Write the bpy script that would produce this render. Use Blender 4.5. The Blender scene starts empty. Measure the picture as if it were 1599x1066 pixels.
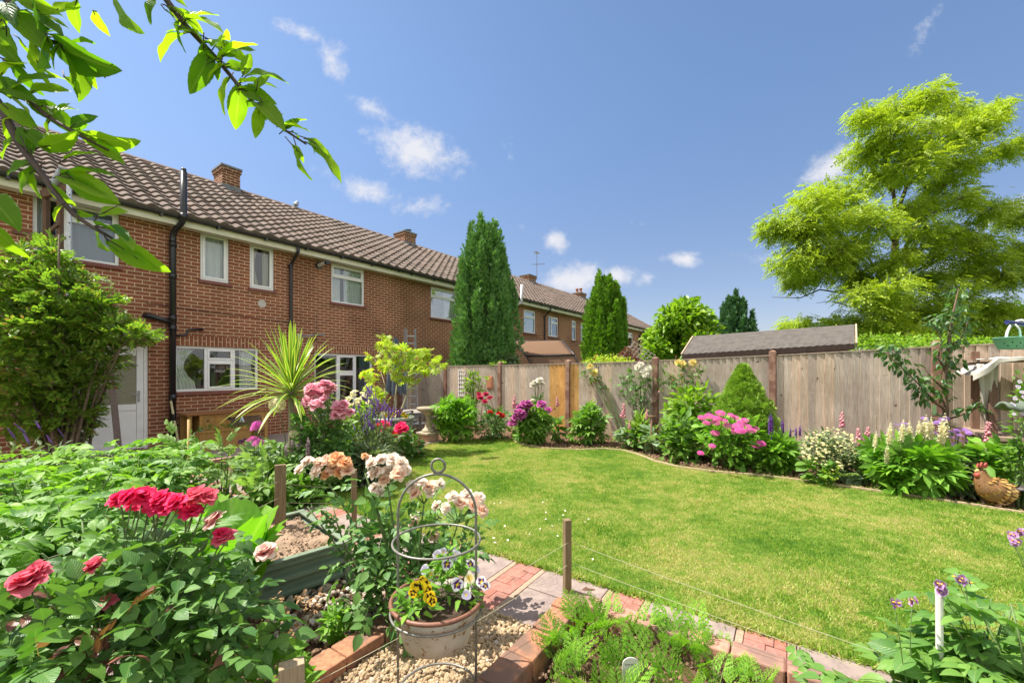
import bpy, math, random
import numpy as np
from mathutils import Vector, Matrix
R = np.random.default_rng(7)
random.seed(7)
sc = bpy.context.scene
COL = sc.collection
PI = math.pi
rad = math.radians

# ------------------------------------------------------------------ camera model
FPX, CX, HY, CH = 650.0, 799.5, 580.0, 1.37
def at(x, y, Y):                       # photo pixel -> point at distance Y
    return np.array([(x-CX)/FPX*Y, Y, CH+(HY-y)/FPX*Y])
def G(x, y, z=0.0):                    # photo pixel -> point on the level z
    return at(x, y, (CH-z)*FPX/(y-HY))
P0 = np.array([-6.96, 8.5, 0.]); DH = np.array([.594, .8045, 0.]); NH = np.array([.8045, -.594, 0.])
def W(s, off, z): return P0+DH*s+NH*off+np.array([0, 0, z])
Q0 = np.array([-1.83, 11.57, 0.]); DF = np.array([.8, -.6, 0.]); NF = np.array([-.6, -.8, 0.])
def FE(s, off, z): return Q0+DF*s+NF*off+np.array([0, 0, z])
def on_fence(x, y, off=.05):           # photo pixel -> point on the fence face
    r = np.array([(x-CX)/FPX, 1., (HY-y)/FPX]); q = Q0+NF*off
    t = (NF@q)/(NF@r); p = r*t; p[2] += CH; return p
UX, UY = np.array([.835, -.55]), np.array([.55, .835])
def UV(u, v, z=0.0):                   # garden frame: u along the path, v across it
    p = UX*u+UY*v; return np.array([p[0], p[1], z])

# ------------------------------------------------------------------ materials
MATS = {}
def new_mat(name):
    m = bpy.data.materials.new(name); m.use_nodes = True
    nt = m.node_tree; b = nt.nodes['Principled BSDF']
    return m, nt, b
def N(nt, t, **kw):
    n = nt.nodes.new(t)
    for k, v in kw.items():
        if k.startswith('i_'): n.inputs[k[2:].replace('_', ' ')].default_value = v
        else: setattr(n, k, v)
    return n
def ramp(nt, fac, stops):
    r = nt.nodes.new('ShaderNodeValToRGB'); e = r.color_ramp.elements
    while len(e) < len(stops): e.new(.5)
    for k, (p, c) in enumerate(stops):
        e[k].position = p; e[k].color = (*c, 1) if len(c) == 3 else c
    nt.links.new(fac, r.inputs[0]); return r.outputs[0]
def mixc(nt, fac, a, b, mode='MIX'):
    m = nt.nodes.new('ShaderNodeMix'); m.data_type = 'RGBA'; m.blend_type = mode
    for s, v in ((0, fac), (6, a), (7, b)):
        if isinstance(v, (int, float)): m.inputs[s].default_value = v
        elif isinstance(v, tuple): m.inputs[s].default_value = (*v, 1)
        else: nt.links.new(v, m.inputs[s])
    return m.outputs[2]
def math_n(nt, op, a, b=None, clamp=False):
    m = nt.nodes.new('ShaderNodeMath'); m.operation = op; m.use_clamp = clamp
    for i, v in ((0, a), (1, b)):
        if v is None: continue
        if isinstance(v, (int, float)): m.inputs[i].default_value = v
        else: nt.links.new(v, m.inputs[i])
    return m.outputs[0]
def coords(nt, kind='Object', scale=None):
    c = nt.nodes.new('ShaderNodeTexCoord').outputs[kind]
    if scale:
        m = N(nt, 'ShaderNodeMapping'); m.inputs['Scale'].default_value = scale
        nt.links.new(c, m.inputs[0]); c = m.outputs[0]
    return c
def noise(nt, vec, scale, detail=4, rough=.6, dist=0.):
    n = N(nt, 'ShaderNodeTexNoise'); n.inputs['Scale'].default_value = scale
    n.inputs['Detail'].default_value = detail; n.inputs['Roughness'].default_value = rough
    n.inputs['Distortion'].default_value = dist
    nt.links.new(vec, n.inputs['Vector']); return n.outputs[0]
def bump(nt, b, h, strength=.4, dist=.01):
    n = N(nt, 'ShaderNodeBump'); n.inputs['Strength'].default_value = strength; n.inputs['Distance'].default_value = dist
    nt.links.new(h, n.inputs['Height']); nt.links.new(n.outputs[0], b.inputs['Normal'])

def plain(name, c, rough=.6, var=.25, scale=30., metal=0., bmp=.15, spec=.5, c2=None, sc3=None):
    """a worn surface: base colour broken by two sizes of noise"""
    if name in MATS: return MATS[name]
    m, nt, b = new_mat(name)
    v = coords(nt, 'Object', sc3 or (1, 1, 1))
    n1 = noise(nt, v, scale, 5, .65); n2 = noise(nt, v, scale*.13, 3, .5)
    lo = tuple(x*(1-var) for x in c); hi = tuple(min(1, x*(1+var)) for x in c)
    col = ramp(nt, n1, [(.3, lo), (.7, hi)])
    if c2: col = mixc(nt, ramp(nt, n2, [(.45, (0, 0, 0)), (.62, (1, 1, 1))]), col, c2)
    nt.links.new(col, b.inputs['Base Color'])
    b.inputs['Roughness'].default_value = rough; b.inputs['Metallic'].default_value = metal
    b.inputs['Specular IOR Level'].default_value = spec
    if bmp: bump(nt, b, n1, bmp, .004)
    MATS[name] = m; return m

def leafmat(name, c1, c2, transl=.35, rough=.45, spec=.4, rib=.25, patch=None, tcol=None, edge=None, dead=None):
    """leaf: colour differs from leaf to leaf, light shines through, paler midrib"""
    if name in MATS: return MATS[name]
    m, nt, b = new_mat(name)
    g = N(nt, 'ShaderNodeNewGeometry')
    st = [(0, c1), (1, c2)]
    if dead: st = [(0, c1), (.9, c2), (.94, dead), (1, dead)]
    col = ramp(nt, g.outputs['Random Per Island'], st)
    if patch:
        p = noise(nt, coords(nt), patch[0], 3, .6)
        col = mixc(nt, ramp(nt, p, [(patch[2], (0, 0, 0)), (patch[3], (1, 1, 1))]), col, patch[1])
    uv = N(nt, 'ShaderNodeUVMap'); sp = N(nt, 'ShaderNodeSeparateXYZ'); nt.links.new(uv.outputs[0], sp.inputs[0])
    if rib:
        a = math_n(nt, 'ABSOLUTE', math_n(nt, 'SUBTRACT', sp.outputs[0], .5))
        r = ramp(nt, a, [(.0, (rib,)*3), (.07, (0, 0, 0))])
        col = mixc(nt, r, col, (.35, .45, .15))
        # side veins as fine relief
        w = N(nt, 'ShaderNodeTexWave'); w.inputs['Scale'].default_value = 2.2; w.inputs['Distortion'].default_value = .6
        cb = N(nt, 'ShaderNodeCombineXYZ')
        nt.links.new(math_n(nt, 'SUBTRACT', sp.outputs[1], math_n(nt, 'MULTIPLY', a, .9)), cb.inputs[0])
        nt.links.new(cb.outputs[0], w.inputs[0]); bump(nt, b, w.outputs[1], .25, .004)
    if edge:
        a = math_n(nt, 'ABSOLUTE', math_n(nt, 'SUBTRACT', sp.outputs[0], .5))
        col = mixc(nt, ramp(nt, a, [(edge[1], (0, 0, 0)), (edge[1]+.06, (1, 1, 1))]), col, edge[0])
    nt.links.new(col, b.inputs['Base Color'])
    b.inputs['Roughness'].default_value = rough; b.inputs['Specular IOR Level'].default_value = spec
    t = N(nt, 'ShaderNodeBsdfTranslucent')
    tc = mixc(nt, 1., col, tcol or (1.5, 1.7, .6), 'MULTIPLY'); nt.links.new(tc, t.inputs[0])
    mx = N(nt, 'ShaderNodeMixShader'); mx.inputs[0].default_value = transl
    nt.links.new(b.outputs[0], mx.inputs[1]); nt.links.new(t.outputs[0], mx.inputs[2])
    nt.links.new(mx.outputs[0], nt.nodes['Material Output'].inputs[0])
    MATS[name] = m; return m

def petalmat(name, c_in, c_out, transl=.3, var=.15, centre=None, blotch=None):
    """petal: from base colour to rim colour along its length; pansy blotches by uv"""
    if name in MATS: return MATS[name]
    m, nt, b = new_mat(name)
    uv = N(nt, 'ShaderNodeUVMap'); sp = N(nt, 'ShaderNodeSeparateXYZ'); nt.links.new(uv.outputs[0], sp.inputs[0])
    g = N(nt, 'ShaderNodeNewGeometry')
    f = math_n(nt, 'ADD', sp.outputs[1], math_n(nt, 'MULTIPLY', math_n(nt, 'SUBTRACT', g.outputs['Random Per Island'], .5), var*2))
    st = [(.15, c_in), (.9, c_out)]
    if blotch: st = [(.0, centre), (.14, centre), (.17, blotch), (.42, blotch), (.56, c_in), (.95, c_out)]
    col = ramp(nt, f, st)
    nt.links.new(col, b.inputs['Base Color']); b.inputs['Roughness'].default_value = .6
    b.inputs['Specular IOR Level'].default_value = .2
    t = N(nt, 'ShaderNodeBsdfTranslucent'); nt.links.new(col, t.inputs[0])
    mx = N(nt, 'ShaderNodeMixShader'); mx.inputs[0].default_value = transl
    nt.links.new(b.outputs[0], mx.inputs[1]); nt.links.new(t.outputs[0], mx.inputs[2])
    nt.links.new(mx.outputs[0], nt.nodes['Material Output'].inputs[0])
    MATS[name] = m; return m

# ------------------------------------------------------------------ objects
def tag(o, label=None, cat=None, group=None, kind=None):
    if label: o['label'] = label
    if cat: o['category'] = cat
    if group: o['group'] = group
    if kind: o['kind'] = kind
    return o
def thing(name, label, cat, loc=(0, 0, 0), rz=0., group=None):
    o = bpy.data.objects.new(name, None); COL.objects.link(o)
    o.empty_display_size = .1
    o.location = tuple(float(a) for a in loc); o.rotation_euler = (0, 0, rz)
    return tag(o, label, cat, group)
def origin(o):
    p = np.zeros(3)
    while o is not None: p = p+np.array(o.location); o = o.parent
    return p
def link(name, me, parent=None, loc=None):
    o = bpy.data.objects.new(name, me); COL.objects.link(o)
    if parent: o.parent = parent
    if loc is not None: o.location = tuple(float(a) for a in loc)
    return o
def copy_tree(o, parent=None):
    c = o.copy(); COL.objects.link(c)
    if parent: c.parent = parent
    for ch in list(o.children): copy_tree(ch, c)
    return c

def raw_mesh(name, V, loops, totals, mat, UVs=None, smooth=True):
    me = bpy.data.meshes.new(name)
    V = np.asarray(V, dtype=np.float32); loops = np.asarray(loops, dtype=np.int32); totals = np.asarray(totals, dtype=np.int32)
    me.vertices.add(len(V)); me.vertices.foreach_set('co', V.ravel())
    me.loops.add(len(loops)); me.loops.foreach_set('vertex_index', loops)
    starts = np.zeros(len(totals), dtype=np.int32); starts[1:] = np.cumsum(totals)[:-1]
    me.polygons.add(len(totals)); me.polygons.foreach_set('loop_start', starts)
    me.polygons.foreach_set('loop_total', totals)
    me.polygons.foreach_set('use_smooth', np.full(len(totals), smooth))
    if UVs is not None:
        l = me.uv_layers.new(name='UVMap'); l.data.foreach_set('uv', np.asarray(UVs, dtype=np.float32)[loops].ravel())
    me.update(calc_edges=True)
    if mat: me.materials.append(mat)
    return me

class MB:
    """collects boxes, tubes, lathes and sheets into ONE mesh"""
    def __init__(s): s.v = []; s.f = []; s.uv = []
    def add(s, V, F, uv=None):
        k = len(s.v); s.v += [tuple(map(float, p)) for p in V]; s.f += [tuple(i+k for i in f) for f in F]
        s.uv += list(uv) if uv is not None else [(0.5, 0.5)]*len(V)
    def box(s, c, size, rz=0., ax=None):
        x, y, z = [a/2 for a in size]
        P = np.array([[i, j, k] for i in (-x, x) for j in (-y, y) for k in (-z, z)])
        if ax is not None: P = P@np.array(ax)
        elif rz: ca, sa = math.cos(rz), math.sin(rz); P = P@np.array([[ca, sa, 0], [-sa, ca, 0], [0, 0, 1]])
        s.add(P+np.array(c), [(0, 1, 3, 2), (4, 6, 7, 5), (0, 4, 5, 1), (2, 3, 7, 6), (0, 2, 6, 4), (1, 5, 7, 3)])
    def bx(s, x0, x1, y0, y1, z0, z1): s.box(((x0+x1)/2, (y0+y1)/2, (z0+z1)/2), (x1-x0, y1-y0, z1-z0))
    def bar(s, a, b, w, h, up=(0, 0, 1)):
        a, b = np.array(a, float), np.array(b, float); d = b-a; L = np.linalg.norm(d); d /= L
        u = np.array(up, float); 
        if abs(d@u) > .95: u = np.array([1., 0, 0])
        r = np.cross(d, u); r /= np.linalg.norm(r); u = np.cross(r, d)
        s.box((a+b)/2, (L, w, h), ax=np.array([d, r, u]))
    def tube(s, pts, r, sides=6, cap=True):
        pts = np.array(pts, float); n = len(pts)
        r = np.full(n, r) if np.isscalar(r) else np.array(r, float)
        T = np.gradient(pts, axis=0); T /= np.maximum(np.linalg.norm(T, axis=1), 1e-9)[:, None]
        u = np.array([0, 0, 1.]) if abs(T[0][2]) < .9 else np.array([1., 0, 0])
        V = []
        for i in range(n):
            a = np.cross(T[i], u); a /= max(np.linalg.norm(a), 1e-9); u2 = np.cross(a, T[i]); u = u2
            for k in range(sides):
                t = 2*PI*k/sides; V.append(pts[i]+r[i]*(a*math.cos(t)+u2*math.sin(t)))
        F = [(i*sides+k, i*sides+(k+1) % sides, (i+1)*sides+(k+1) % sides, (i+1)*sides+k) for i in range(n-1) for k in range(sides)]
        if cap: F += [tuple(range(sides))[::-1], tuple((n-1)*sides+k for k in range(sides))]
        s.add(V, F)
    def ring(s, c, R_, r, seg=40, sides=6, ax=None):
        A = np.array(ax if ax is not None else [[1, 0, 0], [0, 1, 0]])
        V, F = [], []
        nrm = np.cross(A[0], A[1])
        for i in range(seg):
            t = 2*PI*i/seg; d = A[0]*math.cos(t)+A[1]*math.sin(t)
            for k in range(sides):
                q = 2*PI*k/sides; V.append(np.array(c)+d*(R_+r*math.cos(q))+nrm*r*math.sin(q))
        for i in range(seg):
            for k in range(sides):
                F.append((i*sides+k, ((i+1) % seg)*sides+k, ((i+1) % seg)*sides+(k+1) % sides, i*sides+(k+1) % sides))
        s.add(V, F)
    def lathe(s, prof, c=(0, 0, 0), seg=32, squash=1.):
        V, F = [], []; n = len(prof)
        for r, z in prof:
            for k in range(seg):
                t = 2*PI*k/seg; V.append((c[0]+r*math.cos(t), c[1]+r*math.sin(t)*squash, c[2]+z))
        for i in range(n-1):
            for k in range(seg): F.append((i*seg+k, i*seg+(k+1) % seg, (i+1)*seg+(k+1) % seg, (i+1)*seg+k))
        if prof[0][0] > 1e-4: F.append(tuple(range(seg))[::-1])
        if prof[-1][0] > 1e-4: F.append(tuple((n-1)*seg+k for k in range(seg)))
        s.add(V, F)
    def grid(s, P, uv=None):
        P = np.asarray(P); a, b = P.shape[:2]
        F = [(i*b+j, (i+1)*b+j, (i+1)*b+j+1, i*b+j+1) for i in range(a-1) for j in range(b-1)]
        U = [(j/(b-1), i/(a-1)) for i in range(a) for j in range(b)]
        s.add(P.reshape(-1, 3), F, U)
    def poly(s, pts, z0, z1):
        n = len(pts); V = [(p[0], p[1], z0) for p in pts]+[(p[0], p[1], z1) for p in pts]
        s.add(V, [tuple(range(n))[::-1], tuple(range(n, 2*n))]+[(i, (i+1) % n, n+(i+1) % n, n+i) for i in range(n)])
    def build(s, name, mat, parent=None, smooth=False, bevel=0., local=False, loc=None):
        V = np.array(s.v, float)
        if parent is not None and not local: V = V-origin(parent)
        elif loc is not None: V = V-np.array(loc)
        me = raw_mesh(name, V, [i for f in s.f for i in f], [len(f) for f in s.f], mat, s.uv, smooth)
        o = link(name, me, parent, None if parent is not None else loc)
        if bevel:
            m = o.modifiers.new('Bevel', 'BEVEL'); m.width = bevel; m.segments = 2; m.limit_method = 'ANGLE'; m.angle_limit = rad(40)
        return o

# ------------------------------------------------------------------ leaves
class Tm:
    def __init__(s, V, F, uv): s.V = np.array(V, float); s.F = F; s.uv = np.array(uv, float)
def ovate(t): return np.sin(PI*np.power(t, .72))**.9
def lance(t): return np.sin(PI*np.power(t, .85))
def obov(t): return np.sin(PI*np.power(t, 1.35))**.8
def leaf_t(prof=ovate, n=4, w=.55, fold=.25, droop=.25, serr=0., wav=0.):
    V, F, uv, rows = [], [], [], []
    for i in range(n+1):
        t = i/n; hw = float(prof(np.array(t)))*w/2 if 0 < i < n else 0
        if serr and 0 < i < n: hw *= 1+serr*(1 if i % 2 else -1)
        z = -droop*t*t
        k = len(V)
        if hw == 0: V.append((t, 0, z)); uv.append((.5, t)); rows.append((k,))
        else:
            zz = fold*hw; wv = wav*math.sin(t*14)
            V += [(t, -hw, z+zz+wv), (t, 0, z), (t, hw, z+zz-wv)]; uv += [(0, t), (.5, t), (1, t)]; rows.append((k, k+1, k+2))
    for a, b in zip(rows, rows[1:]):
        if len(a) == 1: F += [(a[0], b[1], b[0]), (a[0], b[2], b[1])]
        elif len(b) == 1: F += [(a[0], a[1], b[0]), (a[1], a[2], b[0])]
        else: F += [(a[0], a[1], b[1], b[0]), (a[1], a[2], b[2], b[1])]
    return Tm(V, F, uv)
def place_t(T, off, ang, sc_, pitch=0., roll=0.):
    V = T.V*sc_
    cr, sr = math.cos(roll), math.sin(roll); V = np.stack([V[:, 0], V[:, 1]*cr-V[:, 2]*sr, V[:, 1]*sr+V[:, 2]*cr], 1)
    cp, sp = math.cos(pitch), math.sin(pitch); V = np.stack([V[:, 0]*cp-V[:, 2]*sp, V[:, 1], V[:, 0]*sp+V[:, 2]*cp], 1)
    ca, sa = math.cos(ang), math.sin(ang); V = np.stack([V[:, 0]*ca-V[:, 1]*sa, V[:, 0]*sa+V[:, 1]*ca, V[:, 2]], 1)
    return Tm(V+np.array(off), T.F, T.uv)
def join_t(L):
    V, F, uv, k = [], [], [], 0
    for T in L:
        V.append(T.V); uv.append(T.uv); F += [tuple(i+k for i in f) for f in T.F]; k += len(T.V)
    return Tm(np.concatenate(V), F, np.concatenate(uv))
def pinnate(T, pairs, size, spread=1.1, start=.3, term=None, stalk=True, droop=.2, pitch=-.15):
    L = []
    for i in range(pairs):
        t = start+(1-start)*i/max(pairs, 1)*.95
        for sgn in (-1, 1): L.append(place_t(T, (t, 0, -droop*t*t), sgn*spread, size*(1-.25*abs(t-.6)), pitch))
    L.append(place_t(T, (1-.05, 0, -droop), 0, term or size, pitch-.2))
    if stalk:
        L.append(Tm([(0, -.008, 0), (0, .008, 0), (.5, -.006, -droop*.25), (.5, .006, -droop*.25), (1, -.004, -droop), (1, .004, -droop)], [(0, 1, 3, 2), (2, 3, 5, 4)], [(.5, .1)]*6))
    return join_t(L)
def unit(a): return a/np.maximum(np.linalg.norm(a, axis=-1, keepdims=True), 1e-9)
def rnd_dirs(n): return unit(R.normal(size=(n, 3)))
def leaves(name, T, P, D, L, mat, parent=None, up=None, roll=.5, wr=None):
    """one mesh of leaves: template T laid at points P along D with length L"""
    P = np.asarray(P, float); n = len(P); D = unit(np.asarray(D, float)); L = np.broadcast_to(np.asarray(L, float), (n,))
    U = np.tile(np.array([0, 0, 1.]), (n, 1)) if up is None else np.asarray(up, float)
    U = U+R.normal(size=(n, 3))*roll
    B = unit(np.cross(U, D)); Nn = np.cross(D, B)
    tv = T.V
    V = P[:, None, :]+L[:, None, None]*(tv[None, :, 0, None]*D[:, None, :]+tv[None, :, 1, None]*B[:, None, :]*(1 if wr is None else wr)+tv[None, :, 2, None]*Nn[:, None, :])
    if parent is not None: V = V-origin(parent)
    k = len(tv); fl = np.array([i for f in T.F for i in f]); ft = np.array([len(f) for f in T.F])
    loops = (fl[None, :]+(np.arange(n)*k)[:, None]).ravel(); tot = np.tile(ft, n)
    me = raw_mesh(name, V.reshape(-1, 3), loops, tot, mat, np.tile(T.uv, (n, 1)))
    return link(name, me, parent)
def in_ell(n, c, r, shell=.55):
    """points in an ellipsoid, most of them in its outer part"""
    d = rnd_dirs(n); q = (shell+(1-shell)*R.random(n))[:, None]
    q = np.where(R.random((n, 1)) < .25, R.random((n, 1))**.5, q)
    return np.array(c)+d*q*np.array(r), d
T_LEAF = leaf_t(ovate, 4, .55); T_SMALL = leaf_t(ovate, 2, .5, .2, .15); T_ROUND = leaf_t(ovate, 4, .8, .15, .2)
T_LANCE = leaf_t(lance, 4, .28, .3, .35); T_BIG = leaf_t(ovate, 6, .58, .22, .35, wav=.012)
T_ROSE = pinnate(leaf_t(ovate, 4, .66, .2, .2), 2, .42, 1.15, .45, .5)
T_POTATO = pinnate(leaf_t(ovate, 5, .62, .3, .35), 3, .4, 1.0, .3, .52, droop=.35)
T_ROBIN = pinnate(leaf_t(ovate, 2, .6, .1, .1), 4, .34, 1.1, .12, .34, droop=.4)
T_PALM = join_t([place_t(leaf_t(obov, 3, .3, .25, .3), (0, 0, 0), a, 1-.1*abs(a)/2, .1) for a in np.linspace(-2.6, 2.6, 9)])
T_PEONY = join_t([place_t(leaf_t(lance, 3, .34, .25, .25), (.3 if abs(a) < .1 else .2, 0, 0), a, .8, -.1) for a in (-1.5, -.8, 0, .8, 1.5)])
_fr = []
for _i in range(5):
    _t = .3+.15*_i; _l = .38*(1-.6*(_i/5))
    for _s in (-1, 1):
        for _j in range(4):
            _q = .25+.25*_j
            for _k in (-1, 1):
                _fr.append(place_t(leaf_t(lance, 2, .42, .1, .1), (_t+_l*_q*.65, _s*_l*_q*.8, -.25*_t*_t), _s*.9+_k*.75, _l*.5*(1.25-_q*.6)))
T_FERN = join_t(_fr+[Tm([(0, -.01, 0), (0, .01, 0), (1, 0, -.25)], [(0, 1, 2)], [(.5, .1)]*3)])
# ------------------------------------------------------------------ camera, sky, sun
cam = bpy.data.cameras.new('camera'); co = link('camera', cam); sc.camera = co
co.location = (0, 0, CH); co.rotation_euler = (rad(90), 0, 0)
cam.sensor_width = 36; cam.lens = FPX/1599*36; cam.shift_y = 47/1599; cam.clip_end = 3000; cam.clip_start = .05
SUN_EL, SUN_AZ = rad(60), math.atan2(-.988, .157)
sd = np.array([-.988*math.cos(SUN_EL), .157*math.cos(SUN_EL), math.sin(SUN_EL)])
sl = bpy.data.lights.new('sun', 'SUN'); sl.energy = 5.0; sl.angle = rad(.55); sl.color = (1, .95, .86)
so = link('sun', sl); so.rotation_euler = Vector(sd).to_track_quat('Z', 'Y').to_euler(); so.location = (-8, 2, 14)
wd = bpy.data.worlds.new('World'); sc.world = wd; wd.use_nodes = True
nt = wd.node_tree; bg = nt.nodes['Background']; bg.inputs[1].default_value = .15
sky = N(nt, 'ShaderNodeTexSky', sky_type='NISHITA'); sky.sun_disc = False; sky.sun_elevation = SUN_EL; sky.sun_rotation = SUN_AZ % (2*PI)
sky.air_density = 1.0; sky.dust_density = .6; sky.ozone_density = 2.2; sky.altitude = 100
hs = N(nt, 'ShaderNodeHueSaturation'); hs.inputs['Saturation'].default_value = 1.0; hs.inputs['Value'].default_value = 1.0
nt.links.new(sky.outputs[0], hs.inputs['Color'])
gen = N(nt, 'ShaderNodeTexCoord').outputs['Generated']
sep = N(nt, 'ShaderNodeSeparateXYZ'); nt.links.new(gen, sep.inputs[0])
yy = math_n(nt, 'MAXIMUM', sep.outputs[1], .05)
cmb = N(nt, 'ShaderNodeCombineXYZ')      # gnomonic map of the northern sky: clouds have fixed bearings and heights
nt.links.new(math_n(nt, 'DIVIDE', sep.outputs[0], yy), cmb.inputs[0]); nt.links.new(math_n(nt, 'DIVIDE', sep.outputs[2], yy), cmb.inputs[1])
P2 = cmb.outputs[0]
n_big = noise(nt, P2, 11, 6, .62, .3); n_fine = noise(nt, P2, 34, 7, .7, .5)
turb = math_n(nt, 'ADD', math_n(nt, 'MULTIPLY', n_big, .65), math_n(nt, 'MULTIPLY', n_fine, .35))
CL = [  # photo bearing x, y, half length, half height, tilt, density
 (478, 55, 44, 11, -20, .75), (515, 92, 38, 14, -62, .85), (585, 172, 46, 14, -28, .8), (650, 238, 62, 30, -18, 1.15), (690, 262, 26, 14, -10, .8),
 (575, 300, 40, 17, -15, .95), (655, 322, 44, 13, 8, .8), (500, 268, 26, 14, 10, .5), (795, 240, 14, 22, 10, .6), (865, 374, 18, 15, -40, 1.0),
 (905, 437, 52, 20, 3, 1.25), (960, 430, 30, 13, 5, 1.0), (1015, 433, 24, 9, 15, .7), (1068, 404, 32, 10, 0, 1.0), (1445, 45, 44, 11, 60, .45),
 (1300, 258, 48, 20, 38, 1.2), (1262, 280, 28, 10, 15, .7), (1590, 330, 42, 22, 15, 1.1), (1540, 350, 34, 14, 10, .8), (1180, 405, 60, 12, 0, .25), (980, 346, 20, 8, -10, .35),
 (1490, 420, 60, 22, 5, .9), (1560, 500, 60, 22, 0, .7), (820, 345, 10, 14, 0, .3)]
tot = None
for x, y, a, h, ang, den in CL:
    s1 = N(nt, 'ShaderNodeVectorMath', operation='SUBTRACT'); nt.links.new(P2, s1.inputs[0]); s1.inputs[1].default_value = ((x-CX)/FPX, (HY-y)/FPX, 0)
    mp = N(nt, 'ShaderNodeMapping', vector_type='TEXTURE'); mp.inputs['Rotation'].default_value = (0, 0, rad(ang)); mp.inputs['Scale'].default_value = (a/FPX*1.75, h/FPX*1.8, 1)
    nt.links.new(s1.outputs[0], mp.inputs[0])
    ln = N(nt, 'ShaderNodeVectorMath', operation='LENGTH'); nt.links.new(mp.outputs[0], ln.inputs[0])
    v = math_n(nt, 'MULTIPLY', math_n(nt, 'SUBTRACT', 1., ln.outputs['Value'], True), den)
    tot = v if tot is None else math_n(nt, 'MAXIMUM', tot, v)
cf = math_n(nt, 'ADD', tot, math_n(nt, 'MULTIPLY', math_n(nt, 'SUBTRACT', turb, .5), 2.7))
gate = N(nt, 'ShaderNodeMapRange'); gate.inputs[1].default_value = 0; gate.inputs[2].default_value = .12; nt.links.new(tot, gate.inputs[0])
mr = N(nt, 'ShaderNodeMapRange', interpolation_type='SMOOTHSTEP'); mr.inputs[1].default_value = .16; mr.inputs[2].default_value = 1.15; nt.links.new(cf, mr.inputs[0])
cm = math_n(nt, 'MULTIPLY', math_n(nt, 'MULTIPLY', mr.outputs[0], gate.outputs[0]), .92)
# hazier, flatter blue towards the horizon
el = N(nt, 'ShaderNodeMapRange', interpolation_type='SMOOTHSTEP'); el.inputs[1].default_value = .02; el.inputs[2].default_value = .6; nt.links.new(sep.outputs[2], el.inputs[0])
tint = mixc(nt, el.outputs[0], (.485, .424, .442), (.592, .622, .648)); blue = mixc(nt, 1., hs.outputs[0], tint, 'MULTIPLY')
# brighter cumulus added as fill light, out of view overhead and behind the camera
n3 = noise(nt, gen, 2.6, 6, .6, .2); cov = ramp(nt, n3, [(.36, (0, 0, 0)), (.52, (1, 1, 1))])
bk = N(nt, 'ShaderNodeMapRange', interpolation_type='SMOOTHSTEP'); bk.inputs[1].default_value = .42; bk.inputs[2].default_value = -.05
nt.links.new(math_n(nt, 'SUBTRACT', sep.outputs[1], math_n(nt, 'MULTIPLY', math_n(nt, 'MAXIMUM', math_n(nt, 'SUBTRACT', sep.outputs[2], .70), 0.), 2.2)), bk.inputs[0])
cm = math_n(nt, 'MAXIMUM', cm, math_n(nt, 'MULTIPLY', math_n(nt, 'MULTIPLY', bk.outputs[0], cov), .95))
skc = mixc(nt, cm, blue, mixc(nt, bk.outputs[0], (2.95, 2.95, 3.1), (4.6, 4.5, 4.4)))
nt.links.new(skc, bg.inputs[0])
sc.view_settings.view_transform = 'Standard'; sc.view_settings.look = 'None'; sc.view_settings.exposure = 1.0; sc.view_settings.gamma = 1
sc.cycles.use_denoising = True
try: sc.cycles.denoiser = 'OPENIMAGEDENOISE'
except Exception: pass
sc.cycles.max_bounces = 6; sc.cycles.diffuse_bounces = 3; sc.cycles.glossy_bounces = 3; sc.cycles.transmission_bounces = 6; sc.cycles.transparent_max_bounces = 8
sc.cycles.caustics_reflective = False; sc.cycles.caustics_refractive = False
sc.cycles.use_adaptive_sampling = True; sc.cycles.adaptive_threshold = .02

# ------------------------------------------------------------------ ground
def vnoise(X, Y, cell, seed=0):
    g = np.random.default_rng(seed).random((128, 128)); x = X/cell; y = Y/cell
    i = np.floor(x).astype(int); j = np.floor(y).astype(int); fx = x-i; fy = y-j; fx = fx*fx*(3-2*fx); fy = fy*fy*(3-2*fy)
    a = g[i % 128, j % 128]; b = g[(i+1) % 128, j % 128]; c = g[i % 128, (j+1) % 128]; d = g[(i+1) % 128, (j+1) % 128]
    return (a*(1-fx)+b*fx)*(1-fy)+(c*(1-fx)+d*fx)*fy
M_far = plain('meadow', (.07, .11, .03), .9, .3, 2)
b = MB(); b.box((0, 0, -.2), (1600, 1600, .04)); tag(b.build('ground', M_far), kind='structure')
# soil of the garden beds: fine crumbs over a slow swell
m, nt, pb = new_mat('soil'); MATS['soil'] = m
v = coords(nt); n1 = noise(nt, v, 60, 6, .7); n2 = noise(nt, v, 7, 4, .6); n3 = noise(nt, v, 190, 3, .6)
col = ramp(nt, n1, [(.3, (.07, .037, .021)), (.5, (.16, .088, .052)), (.75, (.27, .17, .11))])
col = mixc(nt, ramp(nt, n2, [(.42, (0, 0, 0)), (.65, (1, 1, 1))]), col, (.20, .12, .078))
nt.links.new(col, pb.inputs['Base Color']); pb.inputs['Roughness'].default_value = .95; pb.inputs['Specular IOR Level'].default_value = .1
bump(nt, pb, math_n(nt, 'ADD', n1, n3), .9, .02)
def dist_house(X, Y): return (X-P0[0])*NH[0]+(Y-P0[1])*NH[1]
def dist_fence(X, Y): return (X-Q0[0])*NF[0]+(Y-Q0[1])*NF[1]       # + on our side
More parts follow.
